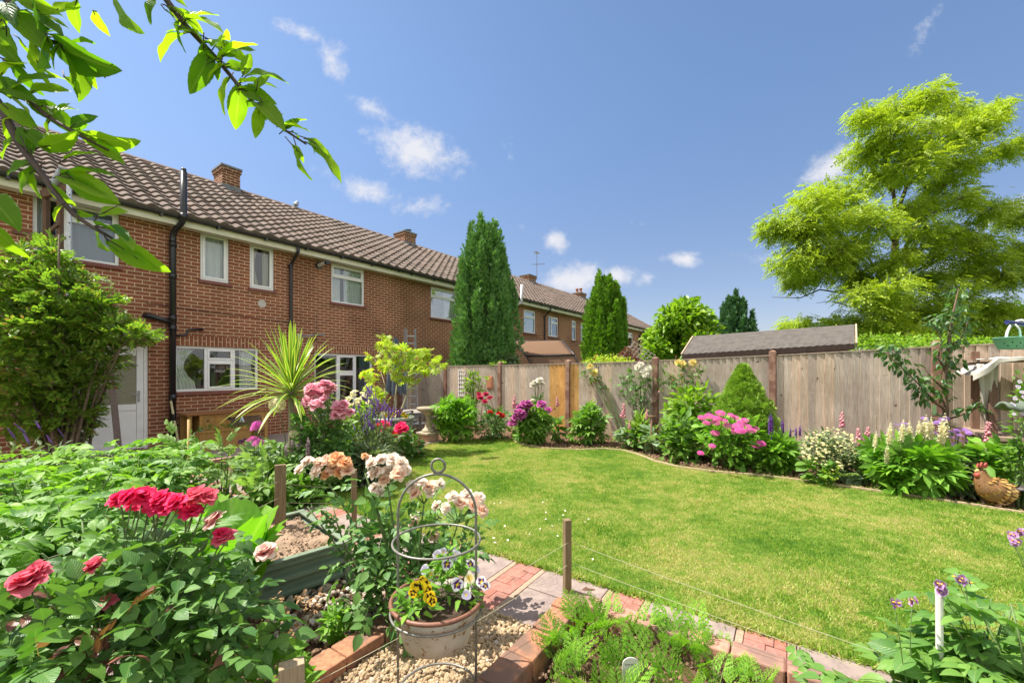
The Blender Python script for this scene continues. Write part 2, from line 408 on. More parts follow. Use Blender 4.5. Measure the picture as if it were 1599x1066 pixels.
def soil_grid(name, x0, x1, y0, y1, st, z, amp, keep=None, parent=None, mat='soil', lab=None):
    xs = np.arange(x0, x1+st, st); ys = np.arange(y0, y1+st, st)
    X, Y = np.meshgrid(xs, ys, indexing='ij')
    Z = z+amp*(vnoise(X, Y, .13, 3)-.5)*1.3+amp*(vnoise(X, Y, .05, 4)-.5)+amp*.6*(vnoise(X, Y, .55, 5)-.5)
    if keep is None: K = np.ones_like(X, bool)
    else: K, Z = keep(X, Y, Z)
    nx, ny = X.shape; idx = np.arange(nx*ny).reshape(nx, ny)
    q = np.stack([idx[:-1, :-1], idx[1:, :-1], idx[1:, 1:], idx[:-1, 1:]], -1).reshape(-1, 4)
    kk = (K[:-1, :-1] & K[1:, :-1] & K[1:, 1:] & K[:-1, 1:]).ravel(); q = q[kk]
    V = np.stack([X, Y, Z], -1).reshape(-1, 3)
    used = np.unique(q); mp_ = np.full(nx*ny, -1); mp_[used] = np.arange(len(used))
    V = V[used]
    if parent is not None: V = V-origin(parent)
    return link(name, raw_mesh(name, V, mp_[q].ravel(), np.full(len(q), 4), MATS[mat]), parent)
def keep_soil(X, Y, Z):
    dh, df = dist_house(X, Y), dist_fence(X, Y)
    Z = Z+np.clip((2.2-df)/2, 0, 1)*.05
    Z = Z-.07*inside(np.stack([X.ravel(), Y.ravel()], 1), LAWN).reshape(X.shape)
    return (dh > 3.15) & (df > -.05), Z
b = MB(); b.poly([W(-9, .0, 0)[:2], W(5.5, .0, 0)[:2], W(5.5, 3.2, 0)[:2], W(-9, 3.2, 0)[:2]], -.19, -.15)
m, nt, pb = new_mat('patio'); v = coords(nt); MATS['patio'] = m
br = N(nt, 'ShaderNodeTexBrick'); mp = N(nt, 'ShaderNodeMapping'); mp.inputs['Rotation'].default_value = (0, 0, -math.atan2(.8045, .594)); nt.links.new(v, mp.inputs[0]); nt.links.new(mp.outputs[0], br.inputs[0])
br.offset = 0.; br.inputs['Scale'].default_value = 1; br.inputs['Brick Width'].default_value = .45; br.inputs['Row Height'].default_value = .45; br.inputs['Mortar Size'].default_value = .008
br.inputs['Color1'].default_value = (.36, .28, .24, 1); br.inputs['Color2'].default_value = (.28, .23, .2, 1); br.inputs['Mortar'].default_value = (.12, .1, .08, 1)
nt.links.new(mixc(nt, .35, br.outputs[0], ramp(nt, noise(nt, v, 30, 5), [(.3, (.15, .12, .1)), (.7, (.5, .42, .36))])), pb.inputs['Base Color']); pb.inputs['Roughness'].default_value = .85
tag(b.build('patio', m), kind='structure')
b = MB(); b.bar(W(-9, 3.25, -.06), W(5.3, 3.25, -.06), .1, .2)
tag(b.build('patio_kerb', plain('kerb', (.3, .17, .12), .85, .3, 25)), kind='structure')

# lawn
LAWN_PX = [(508, 787), (530, 765), (548, 745), (572, 728), (600, 716), (640, 701), (690, 691), (740, 686.5), (780, 685), (802, 687), (815, 693), (850, 699), (900, 701), (945, 699), (975, 702), (1000, 709),
           (1022, 718), (1060, 727.5), (1120, 735), (1180, 740), (1240, 747), (1300, 755), (1380, 766), (1450, 776), (1530, 788), (1599, 799), (1700, 814), (1850, 838)]
LAWN = [G(x, y, .03)[:2] for x, y in LAWN_PX]+[np.array([6.6, 2.6]), np.array([5.5, -.5]), np.array([3.6, .63])]
LAWN.append(np.array([-1.62, 3.01+.66*1.62]))
LAWN = np.array(LAWN)
def inside(P, poly):
    x, y = P[:, 0], P[:, 1]; c = np.zeros(len(P), bool); n = len(poly)
    for i in range(n):
        (x1, y1), (x2, y2) = poly[i], poly[(i+1) % n]
        with np.errstate(divide='ignore', invalid='ignore'):
            c ^= ((y1 > y) != (y2 > y)) & (x < (x2-x1)*(y-y1)/(y2-y1)+x1)
    return c
def patches(nt, v):
    p = noise(nt, v, 1.1, 5, .68, .4); q = noise(nt, v, 7.5, 5, .7)
    return math_n(nt, 'ADD', math_n(nt, 'MULTIPLY', p, .56), math_n(nt, 'MULTIPLY', q, .44))
m, nt, pb = new_mat('lawn'); v = coords(nt); f = patches(nt, v)
col = ramp(nt, f, [(.38, (.085, .18, .022)), (.48, (.18, .27, .038)), (.58, (.34, .33, .095))])
col = mixc(nt, ramp(nt, noise(nt, v, 120, 3), [(.35, (0, 0, 0)), (.7, (1, 1, 1))]), col, (.06, .085, .015))
nt.links.new(col, pb.inputs['Base Color']); pb.inputs['Roughness'].default_value = .9; pb.inputs['Specular IOR Level'].default_value = .1
bump(nt, pb, noise(nt, v, 90, 4), .8, .02)
b = MB(); b.poly(LAWN, -.05, .022); tag(b.build('lawn', m), kind='structure')
tag(soil_grid('garden_soil', -7.5, 9, .2, 12.6, .045, -.012, .045, keep_soil), kind='structure')
# grass blades
m, nt, pb = new_mat('grass_blade'); v = coords(nt); f = patches(nt, v)
g = N(nt, 'ShaderNodeNewGeometry'); f2 = math_n(nt, 'ADD', f, math_n(nt, 'MULTIPLY', math_n(nt, 'SUBTRACT', g.outputs['Random Per Island'], .5), .22))
col = ramp(nt, f2, [(.35, (.085, .215, .02)), (.44, (.18, .33, .03)), (.52, (.31, .41, .056)), (.61, (.54, .48, .2))])
nt.links.new(col, pb.inputs['Base Color']); pb.inputs['Roughness'].default_value = .55; pb.inputs['Specular IOR Level'].default_value = .25
t = N(nt, 'ShaderNodeBsdfTranslucent'); nt.links.new(mixc(nt, 1., col, (1.2, 1.3, .6), 'MULTIPLY'), t.inputs[0]); mx = N(nt, 'ShaderNodeMixShader'); mx.inputs[0].default_value = .38
nt.links.new(pb.outputs[0], mx.inputs[1]); nt.links.new(t.outputs[0], mx.inputs[2]); nt.links.new(mx.outputs[0], nt.nodes['Material Output'].inputs[0])
MATS['grass'] = m
n = 950000
Yv = 1.2+7.1*R.random(n)**1.55; Xv = -2.3+(9)*R.random(n)
PP = np.stack([Xv, Yv], 1); PP = PP[inside(PP, LAWN) & (Xv < 1.35*Yv+.3)]
# ragged fringe over the path edge
n = len(PP); Dg = unit(np.stack([R.normal(size=n)*.55, R.normal(size=n)*.55, np.full(n, .9)], 1))
T_BLADE = Tm([(0, -.5, 0), (0, .5, 0), (.55, -.38, -.06), (.55, .38, -.06), (1, 0, -.25)], [(0, 1, 3, 2), (2, 3, 4)], [(0, 0), (1, 0), (0, .5), (1, .5), (.5, 1)])
Lg = (.013+.017*R.random(n))*(.75+.5*vnoise(PP[:, 0], PP[:, 1], .35, 9))
T_BLADE.V[:, 1] *= .15
o = leaves('grass', T_BLADE, np.stack([PP[:, 0], PP[:, 1], np.full(n, .02)], 1), Dg, Lg, MATS['grass'], None, up=rnd_dirs(n), roll=.1)
tag(o, 'short patchy mown grass blades of the lawn', kind='stuff')
# longer uncut tufts along the lawn's edges
edge = []
for i in range(len(LAWN)-1):
    a, c = LAWN[i], LAWN[i+1]; L = np.linalg.norm(c-a); k = int(L*900)
    if L > 3 and a[0] > 3: continue
    t_ = R.random((k, 1)); edge.append(a+(c-a)*t_+R.normal(size=(k, 2))*.012)
a, c = np.array([3.6, .63]), LAWN[-1]; k = 5200; t_ = R.random((k, 1)); edge.append(a+(c-a)*t_+R.normal(size=(k, 2))*.014)
EP = np.concatenate(edge); n = len(EP); De = unit(np.stack([R.normal(size=n)*.6, R.normal(size=n)*.6, np.full(n, .9)], 1))
o = leaves('grass_fringe', T_BLADE, np.stack([EP[:, 0], EP[:, 1], np.full(n, .015)], 1), De, .026+.022*R.random(n), MATS['grass'], None, up=rnd_dirs(n), roll=.1)
tag(o, 'longer grass fringe along the lawn edge', kind='stuff')
# curved edging strip between lawn and border
b = MB(); prev = None
ep = [G(x, y+1.2, .03) for x, y in LAWN_PX[12:]]
for a, c in zip(ep, ep[1:]): b.bar((a[0], a[1], .012), (c[0], c[1], .012), .028, .06)
ep = [G(x, y+.6, .03) for x, y in LAWN_PX[9:13]]
for a, c in zip(ep, ep[1:]): b.bar((a[0], a[1], .012), (c[0], c[1], .012), .028, .06)
tag(b.build('lawn_edging', plain('edging', (.42, .3, .2), .85, .35, 30)), 'thin curved pale timber strip between the lawn and the fence border', 'edging')

# path: concrete slabs and bands of red block paving
m_slab = plain('slab', (.225, .17, .148), .9, .3, 70, bmp=.4, c2=(.285, .22, .19))
m, nt, pb = new_mat('paver'); v = coords(nt); g = N(nt, 'ShaderNodeNewGeometry'); MATS['paver'] = m
col = ramp(nt, g.outputs['Random Per Island'], [(0, (.29, .105, .075)), (.5, (.36, .14, .105)), (1, (.31, .13, .105))])
col = mixc(nt, ramp(nt, noise(nt, v, 45, 6, .7), [(.4, (0, 0, 0)), (.75, (.55,)*3)]), col, (.45, .27, .21)); col = mixc(nt, ramp(nt, noise(nt, v, 9, 4), [(.48, (0, 0, 0)), (.7, (.75,)*3)]), col, (.17, .10, .075))
nt.links.new(col, pb.inputs['Base Color']); pb.inputs['Roughness'].default_value = .9; pb.inputs['Specular IOR Level'].default_value = .2; bump(nt, pb, noise(nt, v, 160, 4), .5, .004)
rzU = math.atan2(UX[1], UX[0])
def ubox(b, u0, u1, v0, v1, z0, z1): c = UV((u0+u1)/2, (v0+v1)/2, (z0+z1)/2); b.box(c, (u1-u0, v1-v0, z1-z0), rzU)
bs, bp, bst = MB(), MB(), MB()
k0 = -1.627
for k in range(-7, 6):
    u = k0+.705*k
    near = 1.905 if u+.25 < -1.06 else 2.245
    ubox(bs, u+.262, u+.70, near if u+.262 < -1.07 and u+.7 < -1.07 else 2.245, 2.513, -.04, .014+.004*R.random())
    if u+.262 < -1.07 < u+.7: ubox(bs, u+.262, -1.08, 1.905, 2.24, -.04, .013)
    ubox(bst, u-.001, u+.034, near, 2.513, -.04, .014); ubox(bst, u+.222, u+.258, near, 2.513, -.04, .014)
    vv = near
    rows = int(round((2.513-near)/.1))
    for r in range(rows):
        v0 = near+(2.513-near)*r/rows; v1 = near+(2.513-near)*(r+1)/rows
        sp = .093 if r % 2 else .128
        for a0, a1 in ((u+.037, u+.037+sp), (u+.039+sp, u+.219)): ubox(bp, a0, a1, v0+.002, v1-.002, -.04, .012+.005*R.random())
bs2 = MB(); ubox(bs2, -8, 4, 1.95 if 0 else 2.26, 2.5, -.05, .003)
tag(bs.build('path', m_slab, bevel=.004), kind='structure')
tag(bp.build('path_paving', MATS['paver'], bevel=.003), kind='structure')
tag(bst.build('path_strip', plain('strip', (.33, .225, .155), .9, .25, 50), bevel=.003), kind='structure')
tag(bs2.build('path_bed', plain('joint', (.12, .08, .055), .95, .3, 60)), kind='structure')

# brick edgings: three rows of worn bricks, each row a thing of its own
m_br = plain('edge_brick', (.36, .16, .085), .92, .4, 45, bmp=.6, c2=(.17, .1, .07)); m_br2 = plain('edge_brick_pink', (.4, .2, .14), .92, .3, 40, bmp=.6, c2=(.22, .13, .1))
def brick_row(name, label, u0, u1, v0, v1, along, mat, z=.062, L=.215):
    b = MB(); a0, a1 = (u0, u1) if along == 'u' else (v0, v1); q = a0
    while q < a1-.03:
        e = min(q+L, a1); j = R.normal(size=3)*.004
        if along == 'u': c = UV((q+e)/2, (v0+v1)/2+j[0], -.05+z/2+.02+j[2]); sz = (e-q-.006, v1-v0, z+.12)
        else: c = UV((u0+u1)/2+j[0], (q+e)/2, -.05+z/2+.02+j[2]); sz = (u1-u0, e-q-.006, z+.12)
        b.box(c, sz, rzU+R.normal()*.012); q = e
    return tag(b.build(name, mat, bevel=.008), label, 'brick edging')
brick_row('brick_edging', 'red brick edging between the path and the carrot bed', -1.075, 2.6, 2.125, 2.238, 'u', m_br2)
brick_row('brick_edging', 'mossy orange brick edging right of the hanging pot between gravel and carrot bed', -1.078, -.94, .95, 2.12, 'v', m_br)
brick_row('brick_edging', 'orange brick edging left of the hanging pot along the rose bed', -1.79, -1.655, .95, 1.9, 'v', m_br, .05)

# loose stones
def ico(sub=1):
    t = (1+5**.5)/2; V = [(-1, t, 0), (1, t, 0), (-1, -t, 0), (1, -t, 0), (0, -1, t), (0, 1, t), (0, -1, -t), (0, 1, -t), (t, 0, -1), (t, 0, 1), (-t, 0, -1), (-t, 0, 1)]
    F = [(0, 11, 5), (0, 5, 1), (0, 1, 7), (0, 7, 10), (0, 10, 11), (1, 5, 9), (5, 11, 4), (11, 10, 2), (10, 7, 6), (7, 1, 8), (3, 9, 4), (3, 4, 2), (3, 2, 6), (3, 6, 8), (3, 8, 9), (4, 9, 5), (2, 4, 11), (6, 2, 10), (8, 6, 7), (9, 8, 1)]
    V = [np.array(v)/np.linalg.norm(v) for v in V]
    for _ in range(sub):
        c = {}; F2 = []
        def mid(a, b_):
            k = (min(a, b_), max(a, b_))
            if k not in c: m_ = V[a]+V[b_]; V.append(m_/np.linalg.norm(m_)); c[k] = len(V)-1
            return c[k]
        for a, b_, d in F: x, y, z = mid(a, b_), mid(b_, d), mid(d, a); F2 += [(a, x, z), (b_, y, x), (d, z, y), (x, y, z)]
        F = F2
    return np.array(V), F
def stones(name, P, size, mat, flat=.65, lab=None, seed=1, sub=1):
    V0, F = ico(sub); n = len(P); rr = np.random.default_rng(seed); k = len(V0)
    A = rr.normal(size=(n, 3, 3)); Qm = np.linalg.qr(A)[0]
    S = np.stack([1+.35*rr.normal(size=n)*.6, .8+.25*rr.random(n), flat+.25*rr.random(n)], 1)*np.asarray(size)[:, None]
    lump = 1+.16*np.sin(V0@rr.normal(size=(3, 12))*2.4).sum(1)/3.5
    V = np.einsum('nij,nkj->nki', Qm, (V0*lump[:, None])[None]*S[:, None, :])+P[:, None, :]
    fl = np.array(F).ravel(); loops = (fl[None]+(np.arange(n)*k)[:, None]).ravel()
    return tag(link(name, raw_mesh(name, V.reshape(-1, 3), loops, np.full(n*len(F), 3), mat, None, False)), lab, kind='stuff')
def stonemat(name, stops, rough=.85):
    m, nt, pb = new_mat(name); g = N(nt, 'ShaderNodeNewGeometry'); c = ramp(nt, g.outputs['Random Per Island'], stops)
    n_ = noise(nt, coords(nt), 140, 4); c = mixc(nt, ramp(nt, n_, [(.4, (0, 0, 0)), (.7, (.5,)*3)]), c, (.3, .21, .12)); nt.links.new(c, pb.inputs['Base Color']); pb.inputs['Roughness'].default_value = rough; bump(nt, pb, n_, .4, .003); return m
m_grav = stonemat('gravel', [(0, (.30, .21, .11)), (.4, (.42, .31, .18)), (.75, (.48, .38, .25)), (.93, (.26, .17, .1)), (1, (.6, .53, .44))])
n = 5200; u = -1.655+.575*R.random(n); v_ = .95+.96*R.random(n)
P = UX[None]*u[:, None]+UY[None]*v_[:, None]
stones('gravel', np.concatenate([P, (.006+.012*R.random(n))[:, None]], 1), .0075+.006*R.random(n)**2, m_grav, lab='cream angular gravel of the narrow side path')
b = MB(); ubox(b, -1.655, -1.078, .9, 1.9, -.05, .006); tag(b.build('gravel_bed', plain('grit', (.3, .21, .12), .95, .4, 120)), kind='structure')
m_peb = stonemat('pebble', [(0, (.5, .42, .33)), (.4, (.3, .25, .2)), (.7, (.66, .6, .52)), (1, (.22, .2, .17))])
n = 700; P = np.stack([-1.35+.95*R.random(n), 2.1+1.05*R.random(n)], 1); pu = P@UX; pv = P@UY; k = (pu < -1.83) & (pu > -2.9) & (pv < 1.85)
P = P[k]; stones('pebbles', np.concatenate([P, (.012+.01*R.random(len(P)))[:, None]], 1), .012+.014*R.random(len(P)), m_peb, .4, 'flat white and grey pebbles below the raised bed', 3)
# soil clods
m_clod = stonemat('clod', [(0, (.09, .048, .028)), (.5, (.19, .105, .063)), (1, (.3, .19, .125))], .95)
def clods(name, P, z, s, lab, seed): n = len(P); return stones(name, np.concatenate([P, (z+.006*R.random(n))[:, None]], 1), s*(.5+R.random(n)**2), m_clod, .6, lab, seed, 0)
n = 2600; q = np.stack([-.93+1.7*R.random(n), 1.0+1.12*R.random(n)], 1); clods('soil_clods', q[:, :1]*UX+q[:, 1:]*UY, .01, .011, 'crumbly brown soil of the carrot bed', 5)
n = 1200; q = np.stack([-2.5+.72*R.random(n), .8+1.05*R.random(n)], 1); clods('soil_clods', q[:, :1]*UX+q[:, 1:]*UY, .01, .012, 'dry soil of the rose bed beside the gravel', 6)
n = 5500; q = np.stack([-.6+11*R.random(n), .25+2.2*R.random(n)], 1); P = Q0[:2]+q[:, :1]*DF[:2]+q[:, 1:]*NF[:2]; P = P[~inside(P, LAWN)]; clods('soil_clods', P, .03, .016, 'dug brown soil of the border under the fence', 7)
n = 70; P = np.stack([-.4+1.1*R.random(n), 2.9+1.4*R.random(n)], 1); P = P[inside(P, LAWN)][:26]
pet = leaves('fallen_petals', leaf_t(ovate, 2, .8, .3, .2), np.concatenate([P, np.full((len(P), 1), .045)], 1), rnd_dirs(len(P))*[1, 1, .2], .022, plain('fallen', (.75, .66, .55), .7), None, roll=.3)
tag(pet, 'fallen pale rose petals on the grass', kind='stuff')
# ------------------------------------------------------------------ terrace of brick houses
TH = math.atan2(DH[1], DH[0])
m, nt, pb = new_mat('brick'); MATS['brick'] = m
v = coords(nt); sp = N(nt, 'ShaderNodeSeparateXYZ'); nt.links.new(v, sp.inputs[0])
def brickmat(name, vertical=False, dark=1.):
    m, nt, pb = new_mat(name); MATS[name] = m
    g = N(nt, 'ShaderNodeNewGeometry'); v = coords(nt); sp = N(nt, 'ShaderNodeSeparateXYZ'); nt.links.new(v, sp.inputs[0])
    cb = N(nt, 'ShaderNodeCombineXYZ')
    xy = math_n(nt, 'ADD', sp.outputs[0], sp.outputs[1])
    if vertical: nt.links.new(sp.outputs[2], cb.inputs[0]); nt.links.new(xy, cb.inputs[1])
    else: nt.links.new(xy, cb.inputs[0]); nt.links.new(sp.outputs[2], cb.inputs[1])
    # a little waviness so courses are not ruled
    br = N(nt, 'ShaderNodeTexBrick'); nt.links.new(cb.outputs[0], br.inputs[0])
    br.inputs['Scale'].default_value = 1; br.inputs['Brick Width'].default_value = .225; br.inputs['Row Height'].default_value = .0752
    br.inputs['Mortar Size'].default_value = .0066; br.inputs['Mortar Smooth'].default_value = .15; br.inputs['Bias'].default_value = .05
    br.inputs['Color1'].default_value = (.25*dark, .085*dark, .047*dark, 1); br.inputs['Color2'].default_value = (.385*dark, .155*dark, .09*dark, 1); br.inputs['Mortar'].default_value = (.68, .52, .33, 1)
    big = noise(nt, cb.outputs[0], .9, 4, .6); fine = noise(nt, cb.outputs[0], 38, 5, .65)
    # brick to brick: some burnt, some pale
    sc1 = N(nt, 'ShaderNodeTexBrick'); nt.links.new(cb.outputs[0], sc1.inputs[0]); sc1.inputs['Scale'].default_value = 1
    for k_, v_ in (('Brick Width', .225), ('Row Height', .0752), ('Mortar Size', 0.), ('Bias', -.3)): sc1.inputs[k_].default_value = v_
    sc1.inputs['Color1'].default_value = (1, 1, 1, 1); sc1.inputs['Color2'].default_value = (.36, .31, .32, 1)
    sc1.offset_frequency = 2
    col = mixc(nt, .8, br.outputs[0], sc1.outputs[0], 'MULTIPLY'); col = mixc(nt, br.outputs['Fac'], col, (.70, .535, .345))
    col = mixc(nt, .55, col, ramp(nt, fine, [(.3, (.6, .58, .56)), (.7, (1.25, 1.22, 1.2))]), 'MULTIPLY')
    col = mixc(nt, .8, col, ramp(nt, big, [(.32, (.68, .66, .64)), (.5, (1, 1, 1)), (.68, (1.28, 1.24, 1.2))]), 'MULTIPLY')
    nt.links.new(col, pb.inputs['Base Color']); pb.inputs['Roughness'].default_value = .9; pb.inputs['Specular IOR Level'].default_value = .2
    h = math_n(nt, 'ADD', math_n(nt, 'SUBTRACT', 1., br.outputs['Fac']), math_n(nt, 'MULTIPLY', fine, .35))
    bump(nt, pb, h, .7, .008); return m
M_brick = brickmat('brick'); M_chim = brickmat('chimney_brick', False, .6); M_sold = brickmat('brick_soldier', True, .95)
m, nt, pb = new_mat('rooftile'); M_tile = m; v = coords(nt)
sp = N(nt, 'ShaderNodeSeparateXYZ'); nt.links.new(v, sp.inputs[0])
cb = N(nt, 'ShaderNodeCombineXYZ'); nt.links.new(math_n(nt, 'FLOOR', math_n(nt, 'DIVIDE', sp.outputs[0], .3)), cb.inputs[0]); nt.links.new(math_n(nt, 'FLOOR', math_n(nt, 'DIVIDE', math_n(nt, 'ADD', sp.outputs[2], .02), .1545)), cb.inputs[1])
wn = N(nt, 'ShaderNodeTexWhiteNoise', noise_dimensions='2D'); nt.links.new(cb.outputs[0], wn.inputs[0])
col = ramp(nt, wn.outputs[0], [(0, (.128, .096, .08)), (.5, (.165, .123, .103)), (1, (.20, .153, .13))])
col = mixc(nt, ramp(nt, noise(nt, v, 14, 6, .7), [(.45, (0, 0, 0)), (.75, (.75,)*3)]), col, (.15, .115, .095)); col = mixc(nt, ramp(nt, noise(nt, v, 55, 4), [(.66, (0, 0, 0)), (.72, (.5,)*3)]), col, (.42, .38, .3))
col = mixc(nt, ramp(nt, noise(nt, v, .8, 5, .65), [(.45, (0, 0, 0)), (.65, (.6,)*3)]), col, (.125, .105, .085)); col = mixc(nt, ramp(nt, noise(nt, v, 4.5, 6, .7), [(.6, (0, 0, 0)), (.72, (.45,)*3)]), col, (.30, .27, .2))
nt.links.new(col, pb.inputs['Base Color']); pb.inputs['Roughness'].default_value = .9; pb.inputs['Specular IOR Level'].default_value = .2; bump(nt, pb, noise(nt, v, 90, 4), .4, .005)
M_white = plain('upvc', (.88, .88, .87), .35, .05, 8, bmp=0); M_cream = plain('fascia', (.72, .68, .52), .5, .08, 6, bmp=0); M_soff = plain('soffit', (.74, .73, .68), .55, .06, 6, bmp=0)
M_black = plain('black_plastic', (.012, .012, .014), .3, .3, 20, bmp=.05, spec=.6); M_sill = plain('sill_tile', (.21, .075, .055), .7, .3, 30)
M_lead = plain('lead', (.16, .17, .18), .6, .3, 20); M_grey = plain('grey_metal', (.32, .34, .36), .4, .2, 20, metal=.6, bmp=.05); M_concrete = plain('concrete', (.28, .25, .21), .9, .3, 30, bmp=.4, c2=(.17, .15, .12))
M_pot = plain('terracotta', (.38, .15, .08), .85, .25, 25)
m, nt, pb = new_mat('glass'); M_glass = m
nt.nodes.remove(pb); tr = N(nt, 'ShaderNodeBsdfTransparent'); tr.inputs[0].default_value = (.95, .97, .965, 1); gl = N(nt, 'ShaderNodeBsdfGlossy'); gl.inputs['Roughness'].default_value = .015; gl.inputs[0].default_value = (.95, .97, 1, 1)
fr = N(nt, 'ShaderNodeFresnel'); fr.inputs[0].default_value = 1.7; mx = N(nt, 'ShaderNodeMixShader'); nt.links.new(math_n(nt, 'ADD', math_n(nt, 'MULTIPLY', fr.outputs[0], .55), .012, True), mx.inputs[0])
nt.links.new(tr.outputs[0], mx.inputs[1]); nt.links.new(gl.outputs[0], mx.inputs[2]); nt.links.new(mx.outputs[0], nt.nodes['Material Output'].inputs[0])
def clothmat(name, c, tr=.4):
    m, nt, pb = new_mat(name); v = coords(nt); n_ = noise(nt, v, 45, 4); nt.links.new(ramp(nt, n_, [(.3, tuple(a*.85 for a in c)), (.7, c)]), pb.inputs['Base Color']); pb.inputs['Roughness'].default_value = .9; pb.inputs['Specular IOR Level'].default_value = .1
    t = N(nt, 'ShaderNodeBsdfTranslucent'); t.inputs[0].default_value = (*c, 1); mx = N(nt, 'ShaderNodeMixShader'); mx.inputs[0].default_value = tr; nt.links.new(pb.outputs[0], mx.inputs[1]); nt.links.new(t.outputs[0], mx.inputs[2]); nt.links.new(mx.outputs[0], nt.nodes['Material Output'].inputs[0]); return m
M_net = clothmat('net_curtain', (.86, .88, .88), .12); M_curt = clothmat('curtain', (.66, .62, .46), .12); M_blue = clothmat('blue_curtain', (.2, .27, .36)); M_blind = clothmat('blind', (.30, .38, .5), .2)
m_fr, nt, pb = new_mat('frosted'); pb.inputs['Base Color'].default_value = (.45, .53, .55, 1); pb.inputs['Roughness'].default_value = .28; v = coords(nt); bump(nt, pb, noise(nt, v, 70, 2), .6, .004); M_frost = m_fr
m_fr, nt, pb = new_mat('frosted_door'); v = coords(nt); nt.links.new(ramp(nt, noise(nt, v, 30, 3), [(.3, (.2, .19, .13)), (.7, (.3, .29, .2))]), pb.inputs['Base Color']); pb.inputs['Roughness'].default_value = .3; bump(nt, pb, noise(nt, v, 110, 2), .7, .003); M_frostd = m_fr
EAVE_D, EAVE_Z, RIDGE_D, RIDGE_Z = -.36, 4.50, 3.6, 6.86
ROOM = plain('room', (.25, .23, .2), .9, .1, 5, bmp=0)

def wall_mesh(b, s0, s1, z0, z1, holes, y=0., dep=.11):
    xs = sorted({s0, s1, *[h[0] for h in holes], *[h[1] for h in holes]}); zs = sorted({z0, z1, *[h[2] for h in holes], *[h[3] for h in holes]})
    for i in range(len(xs)-1):
        for j in range(len(zs)-1):
            xm, zm = (xs[i]+xs[i+1])/2, (zs[j]+zs[j+1])/2
            if any(h[0] < xm < h[1] and h[2] < zm < h[3] for h in holes): continue
            b.add([(xs[i], y, zs[j]), (xs[i+1], y, zs[j]), (xs[i+1], y, zs[j+1]), (xs[i], y, zs[j+1])], [(0, 1, 2, 3)])
    for a, c, e, f in [h[:4] for h in holes]:
        b.add([(a, y, e), (c, y, e), (c, y, f), (a, y, f), (a, y+dep, e), (c, y+dep, e), (c, y+dep, f), (a, y+dep, f)], [(0, 4, 5, 1), (1, 5, 6, 2), (2, 6, 7, 3), (3, 7, 4, 0)])
def roof_mesh(s0, s1, per=.3, seg=10, eave=(EAVE_D, EAVE_Z), ridge=(RIDGE_D, RIDGE_Z), nc=15):
    xs = np.arange(s0, s1+1e-6, per/seg); ph = (xs % per)/per
    prof = .034*np.clip(np.cos((ph-.75)*2*PI), -.35, 1)+.006*np.sin(ph*4*PI)
    dv = np.array([ridge[0]-eave[0], ridge[1]-eave[1]]); L = np.linalg.norm(dv); t = dv/L; nn = np.array([-t[1], t[0]])
    b = MB(); cl = L/nc
    for c in range(nc):
        q0, q1 = c*cl-.03, (c+1)*cl+.02
        row = []
        jit = .004*R.normal(size=len(xs)//seg+2)[(np.arange(len(xs))//seg)]
        for q, lift in ((q0, .0), (q0, .062), (q0+.03, .066), (q1, .012)):
            h = prof+lift+(jit if lift > .02 else 0); h = np.where(lift == 0., prof*.4-.01, h)
            row.append(np.stack([xs, eave[0]+t[0]*q+nn[0]*h, eave[1]+t[1]*q+nn[1]*h], 1))
        b.grid(np.array(row))
    return b
def curtain_mesh(s0, s1, z0, z1, y, folds=9, amp=.018, gather=0.):
    k = folds*6+1; P = []
    for j in range(7):
        z = z1+(z0-z1)*j/6; row = []
        w = 1-gather*math.sin(PI*min(1, j/6*1.15))
        for i in range(k):
            t = i/(k-1); row.append((s0+(s1-s0)*(t*w), y+amp*math.sin(t*folds*2*PI)+.006*math.sin(t*17+j), z))
        P.append(row)
    b = MB(); b.grid(P); return b
